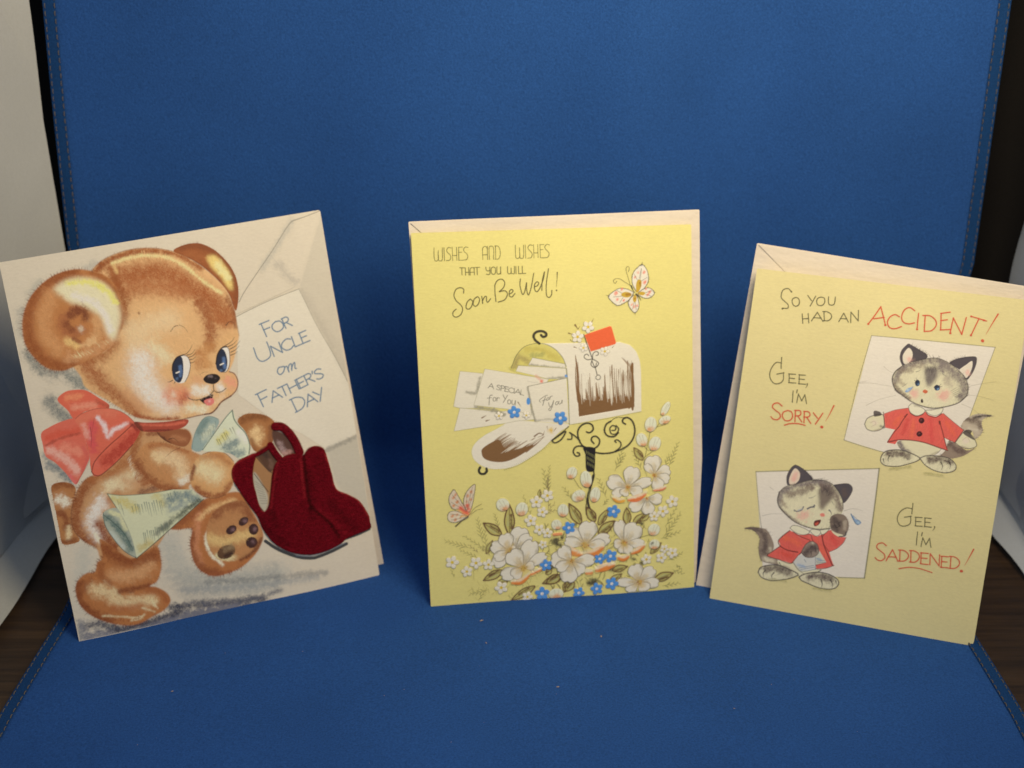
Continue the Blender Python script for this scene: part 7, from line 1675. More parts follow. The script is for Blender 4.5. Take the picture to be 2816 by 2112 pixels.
ART_R = [
('lettering',None,0,'ink',None,[
('S',[187,1436,-17,11,-20,-11,-3,-30,16,-15,17,-13,1,-15,-21,-4],.44,K[349],.96),('S',[160,1359,-2,-2],.73,K[349],.96),
('S',[186,1436,2,-2],.65,K[349],.96),('S',[209,1413,-12,-8,-1,-14,8,-13,11,-3,10,7,2,13,-6,14,-12,4],.44,K[349],.96),
('S',[258,1427,19,-20],.43,K[349],.96,0,0),('S',[292,1428,-18,-45],.43,K[349],.96,0,0),
('S',[315,1427,-13,-7,-3,-15,7,-13,12,-2,11,7,4,13,-5,14,-13,3],.43,K[349],.96),('S',[346,1432,2,-23,6,-10,11,-1,8,6,2,11,-1,19],.43,K[349],.96),
]),
('lettering',None,0,'ink',None,[
('S',[245,1345,8,-40],.44,K[349],.96,0,0),('S',[270,1350,8,-40],.43,K[349],.96,0,0),('S',[249,1324,25,5],.44,K[349],.96,0,0),
('S',[288,1320,20,40,28,-36],.43,K[349],.96,0,0),('S',[295,1335,31,2],.43,K[349],.96,0,0),('S',[335,1366,7,-39],.43,K[349],.96,0,0),
('S',[330,1366,19,1,17,-9,3,-15,-11,-13,-20,-3],.43,K[349],.96),('S',[402,1331,16,39,24,-36],.43,K[349],.96,0,0),
('S',[408,1345,25,2],.43,K[349],.96,0,0),('S',[452,1333,-5,45,35,-34,-5,45],.43,K[349],.96,0,0),
]),
('lettering',None,0,'ink','red word ACCIDENT with an exclamation mark',[
('S',[525,1336,21,38,20,41],.56,K[350],.96,0,0),('S',[566,1415,15,-37,15,-39],.56,K[350],.96,0,0),('S',[544,1361,42,11],.56,K[350],.96,0,0),
('S',[647,1382,-19,7,-19,-13,-7,-24,12,-20,23,-2,24,12],.56,K[350],.96),('S',[705,1415,-22,11,-20,-14,-7,-30,11,-21,23,-4,21,7],.55,K[350],.96),
('S',[722,1406,3,-68],.55,K[350],.96,0,0),('S',[750,1400,5,-67],.55,K[350],.96,0,0),('S',[741,1399,28,2,24,-15,6,-23,-15,-23,-29,-7],.55,K[350],.96),
('S',[812,1416,8,-68],.55,K[350],.96,0,0),('S',[810,1416,37,10],.55,K[350],.96,0,0),('S',[815,1386,25,7],.55,K[350],.96,0,0),
('S',[818,1347,42,7],.55,K[350],.96,0,0),('S',[859,1338,4,65],.55,K[350],.96,0,0),('S',[863,1403,43,-64],.54,K[350],.96,0,0),
('S',[906,1339,8,72],.54,K[350],.96,0,0),('S',[932,1418,31,-5,32,-7],.54,K[350],.96,0,0),('S',[964,1411,-11,-37,-10,-35],.54,K[350],.96,0,0),
('S',[1036,1440,-18,-44,-17,-45],.67,K[350],.96,1),('S',[991,1323,1,-1],1.28,K[350],.96),('S',[983,1408,2,0],.81,K[350],.96),
('S',[932,1418,1,0],.81,K[350],.96),('S',[942,1340,1,-1],.81,K[350],.96),('S',[524,1336,1,0],.85,K[350],.96),('S',[594,1340,2,0],.84,K[350],.96),
('S',[725,1338,1,0],.83,K[350],.96),('S',[859,1338,2,0],.82,K[350],.96),
]),
('lettering',None,0,'ink',None,[
('S',[183,1146,1,-26,2,-23],.44,K[349],.96),('S',[184,1121,-22,-1,-18,-29,-2,-35,18,-26,23,-1,18,17,-2,34],.44,K[349],.96),
('S',[171,1070,30,10],.44,K[349],.96),('S',[224,1078,4,-38],.44,K[349],.96,0,0),('S',[221,1078,30,2],.44,K[349],.96,0,0),
('S',[226,1060,23,1],.44,K[349],.96,0,0),('S',[226,1040,31,2],.44,K[349],.96,0,0),('S',[267,1081,4,-40],.44,K[349],.96,0,0),
('S',[265,1080,28,2],.44,K[349],.96,0,0),('S',[269,1062,22,1],.44,K[349],.96,0,0),('S',[269,1041,30,2],.44,K[349],.96,0,0),
('S',[306,1046,0,-9,-5,-10],.58,K[349],.96,1),('S',[250,1006,3,-50],.44,K[349],.96,0,0),('S',[267,1013,-1,-13],.51,K[349],.96),
('S',[272,957,2,39,18,-28,10,29,12,-38],.44,K[349],.96,0,0),
]),
('lettering',None,0,'ink','red word SORRY, underlined',[
('S',[211,933,-19,11,-18,-8,-3,-15,16,-12,17,-10,6,-15,-11,-14,-19,0,-11,9],.59,K[350],.96),
('S',[238,917,-17,-10,-3,-17,10,-16,14,-3,15,8,5,17,-8,17,-16,4],.59,K[350],.96),('S',[271,922,4,-49],.59,K[350],.96,0,0),
('S',[268,922,21,2,7,-11,-6,-11,-17,-4],.59,K[350],.96),('S',[284,899,20,-23],.59,K[350],.96,0,0),('S',[309,923,5,-49],.59,K[350],.96,0,0),
('S',[307,923,20,1,8,-11,-6,-11,-18,-3],.59,K[350],.96),('S',[323,899,20,-24],.59,K[350],.96,0,0),('S',[348,923,21,-21],.58,K[350],.96,0,0),
('S',[388,927,-25,-52],.58,K[350],.96,0,0),('S',[430,967,-13,-40,-13,-34],.65,K[350],.96,1),('S',[391,866,1,0],1.31,K[350],.96),
('S',[232,850,24,11,34,5,30,-3],.59,K[350],.96),
]),
('lettering',None,0,'ink',None,[
('S',[813,591,1,-26,1,-21],.41,K[349],.96),('S',[813,567,-26,-1,-23,-24,-5,-32,14,-23,23,0,18,15,-2,31],.41,K[349],.96),
('S',[787,525,27,9],.41,K[349],.96),('S',[833,532,4,-37],.41,K[349],.96,0,0),('S',[830,532,29,3],.41,K[349],.96,0,0),
('S',[835,514,22,2],.41,K[349],.96,0,0),('S',[835,494,30,3],.41,K[349],.96,0,0),('S',[871,535,4,-38],.41,K[349],.96,0,0),
('S',[869,535,27,2],.41,K[349],.96,0,0),('S',[873,517,21,1],.41,K[349],.96,0,0),('S',[873,497,29,2],.41,K[349],.96,0,0),
('S',[915,503,0,-8,-6,-10],.57,K[349],.96,1),('S',[849,469,3,-58],.41,K[349],.96,0,0),('S',[869,469,-1,-14],.49,K[349],.96),
('S',[872,407,2,40,17,-29,11,31,11,-39],.41,K[349],.96,0,0),
]),
('lettering',None,0,'ink','red word SADDENED, underlined',[
('S',[730,386,-18,10,-18,-9,-2,-16,16,-12,17,-11,6,-16,-11,-15,-18,-1,-11,9],.54,K[350],.96),('S',[738,319,20,54,29,-48],.54,K[350],.96,0,0),
('S',[745,339,32,3],.54,K[350],.96,0,0),('S',[789,377,5,-50],.54,K[350],.96,0,0),('S',[783,376,22,1,19,-12,2,-18,-14,-16,-23,-4],.54,K[350],.96),
('S',[834,382,6,-52],.54,K[350],.96,0,0),('S',[829,381,21,1,19,-12,2,-19,-13,-17,-23,-4],.54,K[350],.96),('S',[877,380,5,-49],.54,K[350],.96,0,0),
('S',[875,379,31,2],.54,K[350],.96,0,0),('S',[880,356,24,2],.54,K[350],.96,0,0),('S',[880,330,33,2],.54,K[350],.96,0,0),
('S',[920,332,-6,50,44,-49,-5,50],.53,K[350],.96,0,0),('S',[963,378,4,-49],.53,K[350],.96,0,0),('S',[960,378,30,2],.53,K[350],.96,0,0),
('S',[965,355,22,1],.53,K[350],.96,0,0),('S',[964,329,32,2],.53,K[350],.96,0,0),('S',[1000,383,4,-53],.53,K[350],.96,0,0),
('S',[994,383,22,0,19,-13,2,-20,-14,-16,-23,-4],.53,K[350],.96),('S',[1086,430,-13,-41,-13,-37],.64,K[350],.96,1),
('S',[1050,326,2,0],1.22,K[350],.96),('S',[796,293,40,13,44,2,53,-9],.5,K[350],.96),
]),
('picture_square',None,0,'ink','slanted cream square behind the upper kitten',[
('F',[545,1289,500,13,-85,-442,-47,-40,-170,-34,-82,10,-169,28],K[351],.08,1,0),('S',[545,1289,188,6,312,7],.27,K[352],.8),
('S',[1045,1302,-30,-155,-27,-145],.25,K[352],.8),('S',[545,1289,-30,-219,-23,-246],.27,K[352],.8),('S',[492,824,78,-15,95,-14],.27,K[352],.8),
]),
('picture_square',None,0,'ink','upright cream square behind the lower kitten',[
('F',[135,623,520,99,3,-497,-176,-24,-258,-42],K[351],.08,1,0),('S',[135,623,184,36,336,63],.41,K[352],.8),
('S',[654,722,4,-173,1,-324],.58,K[352],.8),('S',[135,623,36,-172,23,-90],.28,K[352],.8),('S',[550,208,108,17],.36,K[352],.8),
]),
('kitten',None,0,'ink','kitten standing with arms spread and a tear on its cheek',[
('F',[1079,1013,-31,4,-36,-4,-32,-21,-17,-23,-4,-25,16,-11,30,4,15,-30,17,12,11,26,-7,23,-2,19,13,16],K[353],.15,1,1,None,'t1'),
('B',[1067,1013,-32,-6,-28,-12],.73,K[354],.85,'t1'),('B',[983,984,37,-3,18,-21],1.25,K[355],.85,'t1'),('B',[992,949,30,-4],.74,K[356],.7,'t1'),
('U',[1079,1013,-31,4,-36,-4,-32,-21,-17,-23,-4,-25,16,-11,30,4,15,-30,17,12,11,26,-7,23,-2,19,13,16],.8,K[354],70,0,.15,.55,None,1),
('F',[919,884,15,-4,17,-1,43,-26,32,12,-39,-37,-50,-20,-42,4,15,28],K[357],.19,1,1,None,'t2'),('B',[924,871,33,-20,28,-7],1.34,K[358],.85,'t2'),
('B',[916,877],.59,K[359],.7,'t2'),('U',[919,884,15,-4,17,-1,43,-26,32,12,-39,-37,-50,-20,-42,4,15,28],.89,K[354],60,0,.15,.5,None,1),
('F',[713,849,9,-21,21,-15,37,-17,35,-4,36,10,28,20,15,22,11,16,-74,3,-76,0],K[360],.11,1,1,None,'bl'),
('B',[719,848,19,-26,38,-23],1.14,K[361],.85,'bl'),('B',[840,801,42,27],.53,K[362],.6,'bl'),
('S',[713,849,9,-21,21,-15,37,-17,35,-4,36,10,28,20,15,22],.19,K[354],.7),
('F',[654,758,4,27,21,20,45,10,38,-4,49,-17,-6,-15,-28,-16,-44,-19,-45,-6,-24,6],K[360],.08,1,1,None,'ft'),
('B',[683,790,37,8,43,-6],1.68,K[363],.85,'ft'),
('S',[654,758,4,27,21,20,45,10,38,-4,49,-17,-6,-15,-28,-16,-44,-19,-45,-6,-24,6,-10,14],.42,K[354],.9),('N',[725,804,-12,-23],'ft',160,1.37,.15,.3),
('S',[689,784,-4,-15,4,-12],.5,K[364],.9,1),('S',[665,766,6,-18],.5,K[364],.9,1),('B',[701,726,78,23],.53,K[365],.5),
('F',[813,792,26,14,56,6,39,-5,26,-20,4,-20,-15,-15,-33,-9,-42,6,-37,18],K[360],.08,1,1,None,'ft'),('B',[858,792,37,8,42,-5],1.65,K[363],.85,'ft'),
('S',[813,792,26,14,56,6,39,-5,26,-20,4,-20,-15,-15,-33,-9,-42,6,-37,18,-24,25],.41,K[354],.9),('N',[725,804,-12,-23],'ft',160,1.37,.15,.3),
('S',[900,788,10,-17,-3,-16],.49,K[364],.9,1),('S',[932,795,9,-15,-1,-16],.48,K[364],.9,1),('B',[842,731,76,-1],.53,K[365],.5),
('F',[568,905,8,27,25,17,19,7,20,-2,9,-39,-11,-22,-27,-12,-29,4],K[360],.08,1,1,None,'hp'),
('S',[568,905,8,27,25,17,19,7,20,-2,9,-39,-11,-22,-27,-12,-29,4,-14,20],.35,K[354],.8),('F',[602,946,-3,22,24,0,9,-13,-19,-9],K[366],.11,.9),
('B',[609,919],1.53,K[367],.7,'hp'),('B',[638,893,-27,-12],.53,K[368],.6,'hp'),
('F',[946,879,14,29,16,23,23,-5,26,-28,6,-23,-30,-14,-31,4],K[360],.07,1,1,None,'hp'),
('S',[946,879,14,29,16,23,23,-5,26,-28,6,-23,-30,-14,-31,4,-24,14],.33,K[354],.8),('F',[973,922,9,18,22,-1,-1,-16,18,-22],K[366],.11,.9),
('B',[988,893],1.47,K[367],.7,'hp'),('B',[1001,861,-31,4],.52,K[368],.6,'hp'),('S',[591,914,14,10,9,-11,-17,-14],.15,K[369],.7),
('S',[973,894,17,15,14,-18],.15,K[369],.6),('B',[634,908,12,-6],.53,K[354],.7),
]),
('jacket',9,0,'ink',None,[

('F',[642,962,43,23,55,17,7,-20,24,-11,25,9,9,18,17,-16,31,-4,21,18,7,1,40,-27,51,-33,-14,-29,-14,-28,-30,8,-16,7,11,-27,13,-27,-32,6,-58,13,-43,4,-34,-1,-41,-5,-9,-21,-35,2,20,49,6,12,-41,3],K[370],.04,1,0,None,'jk'),
('B',[711,960,-18,-35],1.29,K[371],.6,'jk'),('B',[743,949,-14,-63],.75,K[372],.6,'jk'),('B',[832,962,21,-90],.97,K[373],.6,'jk'),
('B',[766,952,2,-73],.75,K[374],.6,'jk'),('B',[900,960,37,-47],.89,K[375],.6,'jk'),('N',[743,949,-8,-50],'jk',420,2.64,.19,.22),
('S',[808,890,3,-23],.19,K[376],.4,1,1,'jk'),('S',[705,921,-7,-23],.19,K[377],.4,1,1,'jk'),('S',[814,948,4,-16],.19,K[376],.4,1,1,'jk'),
('S',[837,896,7,-29],.19,K[377],.4,1,1,'jk'),('S',[771,957,0,-22],.19,K[376],.4,1,1,'jk'),('S',[859,932,8,-23],.19,K[377],.4,1,1,'jk'),
('S',[775,939,1,-29],.19,K[376],.4,1,1,'jk'),('S',[779,924,0,-17],.19,K[377],.4,1,1,'jk'),('S',[734,933,-4,-18],.19,K[376],.4,1,1,'jk'),
('S',[800,934,2,-19],.19,K[377],.4,1,1,'jk'),('S',[851,939,7,-20],.19,K[376],.4,1,1,'jk'),('S',[850,926,9,-29],.19,K[377],.4,1,1,'jk'),
('S',[869,969,10,-20],.19,K[376],.4,1,1,'jk'),('S',[799,954,4,-30],.19,K[377],.4,1,1,'jk'),('S',[751,902,-1,-32],.19,K[376],.4,1,1,'jk'),
('S',[802,906,3,-25],.19,K[377],.4,1,1,'jk'),('S',[758,939,-1,-19],.19,K[376],.4,1,1,'jk'),('S',[831,947,7,-30],.19,K[377],.4,1,1,'jk'),
('S',[803,926,2,-16],.19,K[376],.4,1,1,'jk'),('S',[874,924,11,-30],.19,K[377],.4,1,1,'jk'),('S',[793,938,3,-23],.19,K[376],.4,1,1,'jk'),
('S',[702,890,-7,-32],.19,K[377],.4,1,1,'jk'),('S',[861,945,9,-17],.19,K[376],.4,1,1,'jk'),('S',[837,894,7,-28],.19,K[377],.4,1,1,'jk'),
('S',[811,890,3,-17],.19,K[376],.4,1,1,'jk'),('S',[737,884,-3,-31],.19,K[377],.4,1,1,'jk'),
('S',[736,973,-15,-30,-11,-28,-19,-31,-18,-41],.38,K[378],.85),('S',[869,963,17,-38,15,-38,16,-40],.37,K[378],.85),
('S',[673,841,41,16,41,6,34,1,43,-4,58,-13,31,-6],.46,K[378],.85),('S',[747,981,24,-11,25,10,10,17,16,-16,31,-4,21,18],.34,K[378],.85),
('S',[638,968,15,-65],.34,K[378],.85),('S',[642,962,43,23,53,16],.15,K[378],.85),('S',[881,997,40,-27,51,-33],.19,K[378],.85),
('S',[972,937,-14,-29,-14,-28],.33,K[378],.85),('S',[944,880,-46,15],.15,K[378],.85),('B',[728,963,8,9],.38,K[379]),('B',[871,959,2,-7],.41,K[379]),
]),
('button',9,0,'ink',None,[
('F',[809,956,-1,-7,-5,-6,-7,-1,-7,4,-3,7,1,7,5,6,7,1,7,-4],K[380],.06),('B',[795,956],.38,K[381],.7),('S',[793,956,8,-4],.23,K[382],.8),
]),
('button',9,0,'ink',None,[
('F',[809,898,-2,-8,-5,-5,-7,-1,-6,3,-4,7,2,8,5,5,7,1,6,-3],K[380],.06),('B',[795,897],.38,K[381],.7),('S',[792,898,8,-5],.23,K[382],.8),
]),
('collar',9,0,'ink',None,[
('F',[737,1008,12,13,31,-7,25,-13,-6,-16,-21,-12,-23,5,-13,13],K[383],.06,1,1,None,'cl'),
('S',[737,1008,12,13,31,-7,25,-13,-6,-16,-21,-12,-23,5,-13,13,-5,17],.26,K[354],.75),('B',[759,1014,21,0],.45,K[384],.5,'cl'),
('F',[806,1000,35,9,33,12,-1,-21,-21,-16,-27,2],K[383],.06,1,1,None,'cl'),('S',[806,1000,35,9,33,12,-1,-21,-21,-16,-27,2,-19,14],.26,K[354],.75),
('B',[828,1006,46,15],.45,K[384],.5,'cl'),
]),
('ear',9,0,'ink',None,[
('F',[689,1179,-15,29,3,34,21,30,16,-3,33,-15,33,-17,-4,-21,-59,-27],K[385],.11,1,1,None,'er'),
('F',[692,1189,-8,33,17,33,17,-11,5,-25,-13,-29],K[386],.15),('B',[712,1209],1.27,K[387]),('S',[689,1179,-15,29,3,34,21,30],.34,K[354],.8),
('U',[714,1269,33,-15,33,-17],.97,K[354],36,0,.19,.6),
]),
('ear',9,0,'ink',None,[
('F',[874,1210,23,23,37,13,38,6,8,-15,-3,-32,-10,-30,-15,-22,-36,38],K[385],.11,1,1,None,'er'),
('F',[916,1186,26,29,21,18,3,-34,-14,-39,-15,11],K[386],.15),('B',[953,1183],1.24,K[387]),
('S',[934,1246,38,6,8,-15,-3,-32,-10,-30,-15,-22],.33,K[354],.8),('U',[874,1210,23,23,37,13],.96,K[354],36,0,.18,.6),
]),
('head',9,0,'ink',None,[

('F',[655,1112,7,35,27,30,42,23,43,17,43,10,43,-9,44,-23,39,-34,20,-37,1,-38,-28,-34,-42,-22,-54,-16,-45,2,-48,13,-41,22,-32,20],K[360],.15,1,1,None,'h1'),
('B',[667,1115,10,34,34,32,57,26,51,10,46,-11],1.74,K[361],.88,'h1'),('B',[734,1176,29,8],1.5,K[368],.7,'h1'),
('B',[844,1195,48,-17,37,-27,20,-37,-6,-33],2.29,K[361],.85,'h1'),('B',[666,1091,23,-25,41,-22],.98,K[388],.8,'h1'),
('B',[682,1117,18,-21],.98,K[389],.6,'h1'),('B',[684,1154,38,5],1.35,K[390],.7,'h1'),
('F',[779,1178,22,9,24,1,11,-34,-12,-29,-15,-22,-15,10,-11,34],K[391],.82,.9),('B',[874,1143,18,-21],1.48,K[392],.6,'h1'),
('B',[771,1153,-15,-26],.97,K[393],.6,'h1'),('B',[798,1045,47,-9,43,14],1.49,K[394],.6,'h1'),
('S',[964,1086,-28,-34,-42,-22,-54,-16,-45,2,-48,13,-41,22,-32,20,-19,41,7,35,27,30],.48,K[354],.85),
('S',[731,1200,43,17,43,10,43,-9,44,-23,39,-34,20,-37,1,-38],.37,K[354],.7),('U',[689,1177,42,23,43,17,43,10,43,-9],.98,K[354],70,180,.15,.5),
('U',[904,1195,39,-34,20,-37,1,-38],1.1,K[354],60,180,.15,.5),('U',[747,1029,-41,22,-32,20],.83,K[354],50,180,.15,.5),
('U',[783,1175,22,7,23,-1],2.23,K[354],40,180,.15,.5),('S',[800,1145,4,-16],.15,K[354],.5,1),('S',[805,1155,3,-16],.15,K[354],.5,1),
('S',[814,1177,1,-16],.15,K[354],.5,1),('S',[789,1140,7,-15],.15,K[354],.5,1),('S',[807,1180,2,-16],.15,K[354],.5,1),
('S',[832,1135,-2,-16],.15,K[354],.5,1),('S',[782,1176,7,-15],.15,K[354],.5,1),('S',[813,1180,1,-16],.15,K[354],.5,1),
('S',[797,1177,4,-16],.15,K[354],.5,1),('S',[817,1157,1,-16],.15,K[354],.5,1),('S',[799,1158,4,-15],.15,K[354],.5,1),
('S',[822,1162,0,-16],.15,K[354],.5,1),('S',[797,1134,5,-15],.15,K[354],.5,1),('S',[791,1147,6,-15],.15,K[354],.5,1),
('S',[823,1160,-1,-16],.15,K[354],.5,1),('S',[811,1167,2,-16],.15,K[354],.5,1),('S',[808,1171,2,-16],.15,K[354],.5,1),
('S',[806,1173,3,-16],.15,K[354],.5,1),('S',[804,1144,3,-15],.15,K[354],.5,1),('S',[797,1146,5,-16],.15,K[354],.5,1),
('S',[814,1173,1,-16],.15,K[354],.5,1),('S',[810,1137,2,-16],.15,K[354],.5,1),('S',[810,1156,2,-15],.15,K[354],.5,1),
('S',[782,1162,8,-15],.15,K[354],.5,1),('N',[784,1195,-3,-32],'h1',900,1.49,.15,.18),('B',[754,1065],1.72,K[395],.65,'h1'),
('B',[866,1073,10,5],2.15,K[396],.7,'h1'),('S',[896,1095,23,19],.15,K[354],.6,1),('S',[901,1090,24,18],.15,K[354],.6,1),
('S',[906,1085,25,18],.15,K[354],.6,1),('S',[912,1080,25,17],.15,K[354],.6,1),('S',[917,1075,26,17],.15,K[354],.6,1),
('S',[922,1071,27,15],.15,K[354],.6,1),('S',[795,1228,-7,11],.19,K[354],.7,1),('S',[808,1228,-5,11],.19,K[354],.7,1),
('S',[821,1228,14,9],.19,K[354],.7,1),('S',[832,1227,-5,14],.18,K[354],.7,1),('S',[701,1088,17,18],.19,K[354],.7,1),
('S',[747,1159,10,4,7,8],.26,K[397],.8,1),('S',[853,1165,8,-5,10,-5],.26,K[397],.8,1),('F',[783,1038,3,10,6,-8,0,-9,-6,0],K[398],.04),
('F',[805,1079,-2,-4,-5,-3,-6,1,-6,3,-1,4,2,5,5,3,6,-1,6,-3],K[399],.06),('S',[796,1072,-1,-5],.15,K[400],.6),
]),
('eye',9,0,'ink',None,[
('F',[769,1111,-2,-8,-5,-4,-6,0,-5,5,-2,8,2,8,5,5,7,-1,4,-5],K[401],.06),('B',[763,1107],.41,K[402],.85),('B',[756,1116],.37,K[403]),
('S',[749,1112,7,13,12,-7],.26,K[404],.9,1),('S',[754,1125,-2,8],.22,K[404],.85,1),('S',[751,1119,-7,3],.22,K[404],.85,1),
]),
('eye',9,0,'ink',None,[
('F',[852,1102,-2,-7,-6,-4,-8,0,-5,5,-3,7,3,7,6,4,7,-1,6,-4],K[401],.06),('B',[844,1097],.41,K[402],.85),('B',[837,1107],.37,K[403]),
('S',[828,1102,9,12,14,-5],.26,K[404],.9,1),('S',[847,1111,7,9],.22,K[404],.85,1),('S',[850,1108,10,3],.22,K[404],.85,1),
]),
('tear',9,0,'ink',None,[
('F',[714,1069,7,14,14,7,7,3,-4,-11,-10,-11,-8,-5],K[405],.08),('B',[723,1078],.38,K[406]),('S',[714,1069,13,-1,11,14,6,12],.15,K[407],.8),
]),
('whiskers',9,0,'ink',None,[
('S',[960,1123,55,20,56,16],.15,K[408],.65,1),('S',[968,1089,48,-1,54,-9],.15,K[408],.65,1),('S',[948,1047,43,-14,36,-23],.15,K[408],.65,1),
]),
('whiskers',9,0,'ink',None,[
('S',[518,1078,53,8,87,-3],.15,K[408],.65,1),('S',[518,1081,33,11],.15,K[408],.65,1),('S',[563,987,48,32,67,29],.15,K[408],.65,1),
('S',[613,1164,18,-13,22,-10],.15,K[408],.65,1),
]),
('kitten',None,0,'ink','kitten crying with a paw at its eye and a handkerchief',[
('F',[116,356,28,13,41,3,29,-4,25,-30,17,-40,-6,-39,29,-21,7,-20,-62,1,-21,13,-13,42,0,43,-18,27,-26,12],K[368],.16,1,1,None,'t3'),
('B',[121,357,45,5,34,-13,17,-40,-2,-48],1.48,K[409],.88,'t3'),('B',[222,236,38,-6],1.06,K[410],.8,'t3'),('B',[240,287,8,-25],.73,K[411],.7,'t3'),
('U',[116,356,28,13,41,3,29,-4,25,-30,17,-40,-6,-39,29,-21,7,-20,-62,1,-21,13,-13,42,0,43,-18,27,-26,12],.82,K[354],90,0,.16,.55,None,1),
('S',[286,218,-62,1,-21,13,-13,42,0,43],.24,K[354],.6),('F',[280,234,52,3,24,6,44,-30,47,14,24,-2,-32,-29,-59,-14,-43,18,-40,13],K[360],.08),
('S',[287,229,14,-15,36,-15,43,-15],.37,K[354],.8),('S',[349,238,23,-26,31,-16],.24,K[354],.7),('S',[471,228,-32,-32],.4,K[354],.8),
('B',[310,218,44,-22],.65,K[389],.6),('F',[201,166,10,26,43,19,41,4,41,-10,40,-15,-27,-22,-38,-16,-48,-13,-42,6],K[360],.08,1,1,None,'ft'),
('B',[235,190,48,10,50,-6],1.88,K[412],.86,'ft'),('S',[201,166,10,26,43,19,41,4,41,-10,40,-15,-27,-22,-38,-16,-48,-13,-42,6,-20,21],.49,K[354],.9),
('N',[337,201,-13,-24],'ft',160,1.45,.16,.3),('S',[231,182,-7,-17,4,-16],.57,K[413],.9,1),('S',[271,178,-9,-16,5,-15],.57,K[413],.9,1),
('B',[327,148,-73,-3],.57,K[365],.45),('F',[381,177,22,19,54,19,48,0,38,-15,11,-20,-13,-24,-35,-11,-41,1,-41,10,-29,8],K[360],.08,1,1,None,'ft'),
('B',[425,189,47,10,49,-6],1.84,K[412],.86,'ft'),
('S',[381,177,22,19,54,19,48,0,38,-15,11,-20,-13,-24,-35,-11,-41,1,-41,10,-29,8,-14,13],.48,K[354],.9),('N',[337,201,-13,-24],'ft',160,1.45,.16,.3),
('S',[477,184,8,-20,-2,-16],.56,K[413],.9,1),('S',[516,191,12,-17,1,-19],.56,K[413],.9,1),('S',[540,191,6,-16],.55,K[413],.9,1),
('B',[522,142,-72,-4],.56,K[365],.45),
]),
('jacket',22,0,'ink',None,[

('F',[281,314,-9,13,14,24,29,32,18,-4,23,-9,24,5,23,9,33,-7,17,12,18,20,20,8,21,-14,21,-9,25,0,-9,-27,-24,-30,-30,-21,18,-40,9,-17,-29,-18,-42,-11,-6,16,41,21,-41,51,-30,34,-29,-52,-18,-21,-27,-44,-58,7,-51,8,22,26,28,29],K[370],.04,1,0,None,'j2'),
('B',[302,345,59,-11],1.37,K[414],.6,'j2'),('B',[295,275,42,-10],1.21,K[415],.6,'j2'),('B',[498,387,20,-30],1.18,K[416],.6,'j2'),
('B',[438,360,40,-61],.8,K[371],.5,'j2'),('N',[318,348,22,-39],'j2',420,2.81,.2,.22),
('S',[315,383,-29,-32,-14,-24,11,-22,34,-13,45,-1],.48,K[378],.85),('S',[283,305,-29,-29,-22,-26,51,-8,58,-7,27,44,21,26],.4,K[378],.85),
('S',[331,379,34,-15,41,-9],.32,K[378],.85),('S',[407,350,-26,-51,-40,-64],.32,K[378],.85),('S',[379,375,28,5,11,-23,30,-42],.28,K[378],.85),
('S',[454,388,13,-40,16,-31,31,-54,8,-5],.48,K[378],.85),('S',[467,348,28,-32],.24,K[378],.85),
('S',[522,258,-29,-17,-41,-12,-7,16,41,21],.36,K[378],.85),('S',[558,394,-9,-27,-24,-30,-30,-21],.24,K[378],.85),
('S',[471,409,-12,-28],.24,K[378],.85),
]),
('collar',22,0,'ink',None,[
('F',[314,394,13,15,32,-1,40,-14,-8,-14,-23,-7,-29,6],K[417],.06),('S',[314,394,13,15,32,-1,40,-14,-8,-14,-23,-7,-29,6,-25,15],.28,K[354],.75),
('F',[400,398,16,9,30,-3,-2,-17,-13,-9,-16,6],K[417],.06),('S',[400,398,16,9,30,-3,-2,-17,-13,-9,-16,6,-15,14],.28,K[354],.75),
('F',[443,408,27,9,12,2,-13,-20,-15,-9],K[417],.06),('S',[443,408,27,9,12,2,-13,-20,-15,-9,-11,18],.28,K[354],.75),
]),
('handkerchief',22,0,'ink',None,[
('F',[348,241,20,38,59,7,13,-4,7,-57,-61,-17],K[418],.06,1,0,None,'hk'),('F',[430,325,19,-5,41,-53,-42,-18,-8,35],K[419],.06,1,0),
('S',[348,241,38,-33,61,18],.24,K[420],.75),('S',[375,219,62,24],.24,K[420],.75),('S',[440,282,7,-55],.24,K[420],.75),
('S',[384,214,58,22],.24,K[420],.75),('S',[394,263,9,-11],.24,K[420],.75),('S',[446,264,35,10],.24,K[420],.75),('S',[447,257,39,10],.24,K[420],.75),
('B',[373,233,25,-4],.64,K[421],.7),('B',[449,277,16,-6],.56,K[422],.7),
]),
('paw',22,0,'ink',None,[
('F',[377,294,16,40,23,17,25,-11,10,-33,-18,-25,-33,-7],K[423],.12,1,1,None,'pw'),('B',[394,293,21,25,19,7],1.6,K[424],.88,'pw'),
('S',[377,294,16,40,23,17,25,-11,10,-33,-18,-25,-33,-7,-23,19],.32,K[354],.7),('S',[417,305,4,-14,-2,-10],.4,K[364],.9,1),
('S',[438,313,3,-12],.36,K[364],.9,1),('B',[420,344],.56,K[425],.7,'pw'),
]),
('ear',22,0,'ink',None,[
('F',[280,587,-8,37,12,38,18,20,31,-10,33,-22,17,-22,-28,-29,-35,-11],K[426],.12,1,1,None,'er'),
('F',[286,595,-1,33,17,38,23,-17,0,-33,-20,-24],K[427],.16),('B',[304,621,6,17],1.2,K[387],.85),('S',[280,587,-8,37,12,38,18,20],.36,K[354],.7),
('U',[333,672,33,-22,17,-22],.79,K[354],40,0,.2,.6),
]),
('ear',22,0,'ink',None,[
('F',[474,615,28,13,35,6,19,-19,-10,-39,-21,-30,-20,32],K[426],.12,1,1,None,'er'),('B',[521,601,7,-19],1.17,K[428],.7,'er'),
('S',[474,615,28,13,35,6,19,-19,-10,-39,-21,-30,-20,32,-31,37],.31,K[354],.7),
]),
